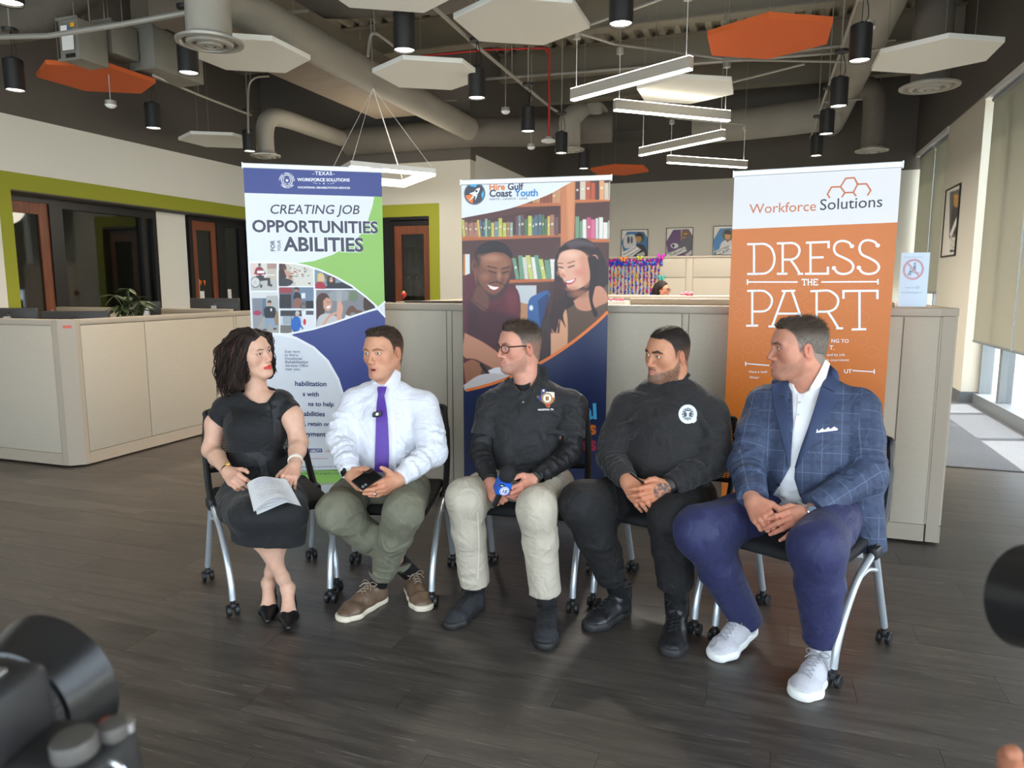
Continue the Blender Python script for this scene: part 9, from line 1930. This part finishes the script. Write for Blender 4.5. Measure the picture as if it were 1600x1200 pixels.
  Vp = G.reshape(-1,3); ix = np.arange(n1*n2).reshape(n2,n1); Qp = np.stack([ix[:-1,:-1],ix[1:,:-1],ix[1:,1:],ix[:-1,1:]],-1).reshape(-1,4); N_ = nrm(np.cross(TR-TL,BL_-TL)); N_ = N_ if N_[2] > 0 else -N_
  V2 = np.concatenate([Vp,Vp-N_*0.0008]); Q2 = np.concatenate([Qp,Qp[:,::-1]+n1*n2]); build('paper_sheet',V2,Q2,mat('page_paper',rgb(214,212,212),0.85),pp)
  if k == 0: top = G
 ink = MB(); rs = random.Random(9)
 for r_ in range(2,27):
  if rs.random() < 0.15: continue
  a,b_ = rs.randint(4,7),rs.randint(20,30)
  for q in range(a,b_):
   if rs.random() < 0.12: continue
   A,B = top[r_,q],top[r_,q+1]; e = (top[r_+1,q]-top[r_,q])*0.22; h_ = UPV*0.0012; A2 = A+h_; B2 = A+(B-A)*0.85+h_
   mi = 2 if (r_ in (12,18) and q > b_-6) else (3 if r_ == 22 and q > b_-6 else (1 if r_ < 6 else 0)); ink.add([A2,A2+e,B2+e,B2],[(0,1,2,3)],mi)
 o = ink.build('printed_lines',[mat('print_grey',rgb(150,146,150),0.8),mat('print_blue',rgb(120,130,180),0.8),mat('highlight_yellow',rgb(220,190,70),0.8),mat('highlight_blue',rgb(80,120,190),0.8)],pp,smooth=False); o['kind'] = 'stuff'
 M_pump = mat('black_patent',rgb(22,21,22),0.3,bump=0.05,bscale=200)
 for (a2,d,Y,hl,bl,te) in FT:
  P = Field(); P.ecap(hl+UPV*0.014,lerp(hl,bl,0.5)+UPV*0.012,(0.029,0.032),(0.033,0.024),Y,k=0.015); P.ecap(lerp(hl,bl,0.5)+UPV*0.012,bl+UPV*0.010,(0.033,0.024),(0.041,0.026),Y,k=0.015); P.ecap(bl+UPV*0.008,te+UPV*0.006,(0.041,0.026),(0.013,0.012),Y,k=0.015)
  P.cone(hl+UPV*0.045-d*0.014,hl-d*0.012,0.020,0.026,k=0.012); P.ell(lerp(hl,bl,0.46)+UPV*0.046,(0.033,0.088,0.030),np.stack([Y,d,UPV],1) @ Rx(-0.42),k=0.006,op='s')
  P.cone(hl-d*0.012-UPV*0.012,hl*np.array([1,1,0])-d*0.006+UPV*0.004,0.016,0.0055,k=0.012); P.cutbox(hl-0.3,hl+0.3,lambda X: X[...,2]-0.0015,k=0.002)
  V,Q = P.mesh(0.0032); build('high_heel_shoe',V,Q,M_pump,t)
build_w()
# ---------------------------------------------------------------- far worker looking over the cubicle wall
def build_far():
 D = 10.6; H = Head(1035.5,452,D,1.0,-68,-4,0); o = H.o; t = thing('person','dark haired worker with glasses, only her head above the far cubicle screens','person',(o[0],o[1],0))
 spec = dict(skin=(190,130,104),hair=(30,22,20),lips=(160,84,78),browop=0.9)
 Fd = Field(); nk = o-UPV*0.20-H.R[:,1]*0.03; head_prims(Fd,H,spec,nk); Fd.cone(nk,nk-UPV*0.05,0.055,0.07,k=0.03)
 V,Q = Fd.mesh(0.0045,o-np.array([0.15,0.15,0.26]),o+0.15); C = np.tile(np.array(rgb(*spec['skin'])[:3]),(len(V),1)); build('body',V,Q,M_skin,t,cols=np.clip(head_cols(V,C,H,spec),0,1)); eyes(H,spec,t)
 Fs = Field(); Fs.cone(nk-UPV*0.05,nk-UPV*0.45,0.10,0.15,k=0.05); x = H.R[:,0]*np.array([1,1,0]); Fs.cone(nk-UPV*0.09+x*0.15,nk-UPV*0.09-x*0.15,0.06,k=0.06); Fs.cone(nk-UPV*0.09+x*0.16,nk-UPV*0.36+x*0.2,0.055,k=0.03); Fs.cone(nk-UPV*0.09-x*0.16,nk-UPV*0.36-x*0.2,0.055,k=0.03); Fs.cone(nk-UPV*0.45,nk-UPV*0.52+H.R[:,1]*0.4,0.15,0.10,k=0.05); Fs.cone(nk-UPV*0.52+H.R[:,1]*0.4,np.array([*(nk+H.R[:,1]*0.42)[:2],0.06]),0.08,0.06,k=0.05)
 V,Q = Fs.mesh(0.014); build('clothes',V,Q,mat('dark_cardigan',rgb(60,54,60),0.8),t)
 Fh = Field(); H.ell(Fh,(0,-0.02,0.035),(0.085,0.105,0.088),k=0.01); H.ell(Fh,(0,-0.07,-0.03),(0.095,0.085,0.10),k=0.04); H.ell(Fh,(0,-0.09,-0.09),(0.09,0.06,0.06),k=0.03); c = H.w(0,-0.02,0); Fh.cutbox(c-0.22,c+0.22,lambda X: (np.interp(H.l(X)[...,2],[-0.2,0,0.05,0.075,0.12],[-0.02,0.005,0.04,0.075,0.12])-H.l(X)[...,1])*0.8,k=0.008); Fh.noise(0.005,30,3,c-0.2,c+0.2)
 V,Q = Fh.mesh(0.006,c-0.2,c+0.2); build('hair',V,Q,M_hair,t,cols=np.tile(np.array(rgb(30,22,20)[:3]),(len(V),1)))
 g = MB()
 for x in (-1,1): g.tube([H.w(x*0.033+0.024*math.cos(a),0.102,-0.003+0.018*math.sin(a)) for a in np.linspace(0,2*PI,17)],0.0026,5,caps=False); g.tube([H.w(x*0.057,0.09,0.004),H.w(x*0.078,0.0,0.004)],0.0026,5)
 g.tube([H.w(-0.01,0.103,0),H.w(0.01,0.103,0)],0.0026,5); g.build('eyeglasses',M_blackpaint,t)
 ch = thing('office_chair','office chair of the far worker, hidden behind the cubicle screens','chair',(nk[0],nk[1],0)); cx,cy = nk[0],nk[1]
 MB().rbox((cx-0.25,cy-0.25,0.40),(cx+0.25,cy+0.25,0.46),0.03).build('seat',M_seat,ch); MB().cyl((cx,cy,0.08),(cx,cy,0.40),0.03).build('column',M_bp,ch); b = MB()
 for k in range(5): b.tube([(cx,cy,0.09),(cx+0.28*math.cos(k*1.2566),cy+0.28*math.sin(k*1.2566),0.06)],0.02,8); b.ball((cx+0.28*math.cos(k*1.2566),cy+0.28*math.sin(k*1.2566),0.032),0.028,10)
 b.build('base',M_bp,ch)
build_far()
# ================================================================ press cameras at the edges of the picture
def build_cam_left():
 """mirrorless camera on the left, seen from behind and above, lens pointing at the panel"""
 M_rub = mat('camera_black',rgb(34,33,33),0.5,bump=0.2,bscale=300,bdist=0.0006); M_gl = mat('lens_barrel_gloss',rgb(30,29,29),0.28); M_gr = mat('camera_grey',rgb(74,70,66),0.5)
 D = 0.50; c = atd(74,1058,D+0.05); t = thing('mirrorless_camera','black press camera with a big lens hood in the bottom left corner','camera',tuple(c))
 ax = nrm(_fw*0.93+_rt*0.20+_up*0.22); x,y,_ = frame_z(ax)
 hood_c = atd(88,1062,0.60)
 def L(prof,nm,m,n=48,o=hood_c,**k): MB().lathe(prof,o,ax,n,**k).build(nm,m,t)
 L([(0.046,-0.040),(0.050,-0.038),(0.0585,-0.004),(0.060,0.0),(0.0585,0.001),(0.056,-0.004),(0.049,-0.036)],'lens_hood',M_gl,cap0=False,cap1=False)
 L([(0.0445,-0.062),(0.047,-0.060),(0.047,-0.040),(0.0455,-0.039)],'focus_ring',M_rub)
 L([(0.041,-0.10),(0.0425,-0.098),(0.0425,-0.064),(0.040,-0.062)],'lens_barrel',M_gl); L([(0.036,-0.125),(0.038,-0.12),(0.038,-0.10),(0.034,-0.10)],'lens_mount',M_gr)
 rb = MB()
 for k in range(44): a = 2*PI*k/44; p = hood_c+ax*-0.050+x*0.0472*math.cos(a)+y*0.0472*math.sin(a); rb.tube([p-ax*0.009,p+ax*0.009],0.0011,4)
 o = rb.build('ring_ribs',M_rub,t); o['kind'] = 'stuff'
 MB().lathe([(0.0005,-0.03),(0.045,-0.03)],hood_c,ax,32,cap0=False,cap1=False).build('front_glass',mat('black_glass',rgb(12,12,14),0.1),t)
 bc = atd(40,1222,0.46); up_ = nrm(_up*0.93+UPV*0.1-ax*(ax @ (_up*0.93+UPV*0.1))); sd = np.cross(up_,ax)*-1; sd = nrm(np.cross(ax,up_))
 Mx = Matrix((tuple(np.r_[sd,0]),tuple(np.r_[ax,0]),tuple(np.r_[up_,0]),(0,0,0,1))).transposed(); Mx.translation = bc
 MB().rbox((-0.066,-0.022,-0.055),(0.066,0.030,0.028),0.008,M=Mx,seg=3).build('body',M_rub,t); MB().rbox((-0.040,-0.034,0.022),(0.008,0.028,0.072),0.009,M=Mx,seg=3).build('viewfinder_hump',M_rub,t); MB().rbox((-0.033,-0.042,0.042),(0.001,-0.031,0.066),0.004,M=Mx).build('eyecup',M_gl,t)
 MB().rbox((-0.026,-0.020,0.0715),(-0.006,0.010,0.0755),0.0012,M=Mx).build('hot_shoe',M_silver2,t)
 W = lambda u,v,w: np.array(Mx @ Vector((u,v,w)))
 for u,v,r,h in ((0.044,0.000,0.0135,0.012),(0.056,0.018,0.009,0.009),(-0.046,-0.002,0.015,0.010)):
  MB().lathe([(r,0),(r,h*0.8),(r*0.92,h),(r*0.6,h+0.0005)],W(u,v,0.027),up_,24).build('control_dial',M_gr,t)
 MB().lathe([(0.0045,0),(0.0045,0.004),(0.002,0.005)],W(0.046,0.024,0.028),up_,14).build('record_button',M_red,t); MB().lathe([(0.006,0),(0.006,0.006),(0.003,0.007)],W(0.060,0.024,0.027),up_,14).build('shutter_button',M_silver2,t)
 for u in (-0.069,0.069):
  MB().tube([W(u,0.0,0.016)+(sd*0.008*math.cos(a)*np.sign(u)+up_*0.008*math.sin(a)) for a in np.linspace(0,2*PI,17)],0.0016,6,caps=False).build('strap_ring',M_silver2,t)
 return t
build_cam_left()
def build_cam_right():
 D = 0.62; c = atd(1603,931,D); t = thing('camera_lens','black camera lens cut by the right edge of the picture','camera',tuple(c)); ax = nrm(-_rt*0.22+_fw*0.95-_up*0.02); x,y,_ = frame_z(ax); M_gl = mat('lens_barrel_gloss',rgb(30,29,29),0.28); M_rub = mat('camera_black',rgb(34,33,33),0.5)
 MB().lathe([(0.036,-0.07),(0.041,-0.066),(0.0425,-0.02),(0.0445,0.0),(0.043,0.0012),(0.040,-0.004),(0.036,-0.03)],c,ax,48,cap1=False).build('lens_hood',M_gl,t); MB().lathe([(0.0365,-0.15),(0.0375,-0.148),(0.0375,-0.072),(0.035,-0.07)],c,ax,40).build('lens_barrel',M_rub,t); MB().lathe([(0.0005,-0.028),(0.036,-0.028)],c,ax,32,cap0=False,cap1=False).build('front_glass',mat('black_glass',rgb(12,12,14),0.1),t)
 bc = c-ax*0.19; up_ = nrm(_up-ax*(ax @ _up)); sd = nrm(np.cross(ax,up_)); Mx = Matrix((tuple(np.r_[sd,0]),tuple(np.r_[ax,0]),tuple(np.r_[up_,0]),(0,0,0,1))).transposed(); Mx.translation = bc
 MB().rbox((-0.066,-0.03,-0.055),(0.066,0.042,0.035),0.01,M=Mx,seg=3).build('camera_body',M_rub,t); MB().rbox((-0.026,-0.03,0.03),(0.026,0.03,0.055),0.009,M=Mx).build('viewfinder_hump',M_rub,t)
 w = thing('person','photographer at the bottom right corner, only two fingertips showing','person',tuple(atd(1650,1290,0.6)*np.array([1,1,0])))
 hd = Hand(atd(1742,1392,0.60),atd(1660,1302,0.60),pxd(0.6,-0.8,0.1),1.0); Fd = Field(); hand_prims(Fd,hd,((0.25,0.5,0.3),(0.2,0.4,0.25),(0.5,0.8,0.4),(0.7,0.9,0.4)),False); el = atd(1900,1600,0.55); Fd.cone(hd.o,el,0.028,0.045,k=0.02)
 V,Q = Fd.mesh(0.0035); C = np.tile(np.array(rgb(178,116,88)[:3]),(len(V),1)); build('hand',V,Q,M_skin,w,cols=nail_cols(V,C,[hd],(178,116,88)))
 Fs = Field(); b = np.array([0.95,-0.05,0]); sh = b+UPV*1.36; Fs.cone(el,sh+_rt*-0.1,0.055,0.07,k=0.03); Fs.ecap(b+UPV*0.95,b+UPV*1.38,(0.16,0.11),(0.19,0.11),_rt,k=0.05); [Fs.cone(b+UPV*0.93+_rt*q*0.09,b+_rt*q*0.12+UPV*0.07,0.09,0.06,k=0.04) for q in (-1,1)]; V,Q = Fs.mesh(0.014); build('clothes',V,Q,mat('dark_cardigan',rgb(60,54,60),0.8),w)
build_cam_right()
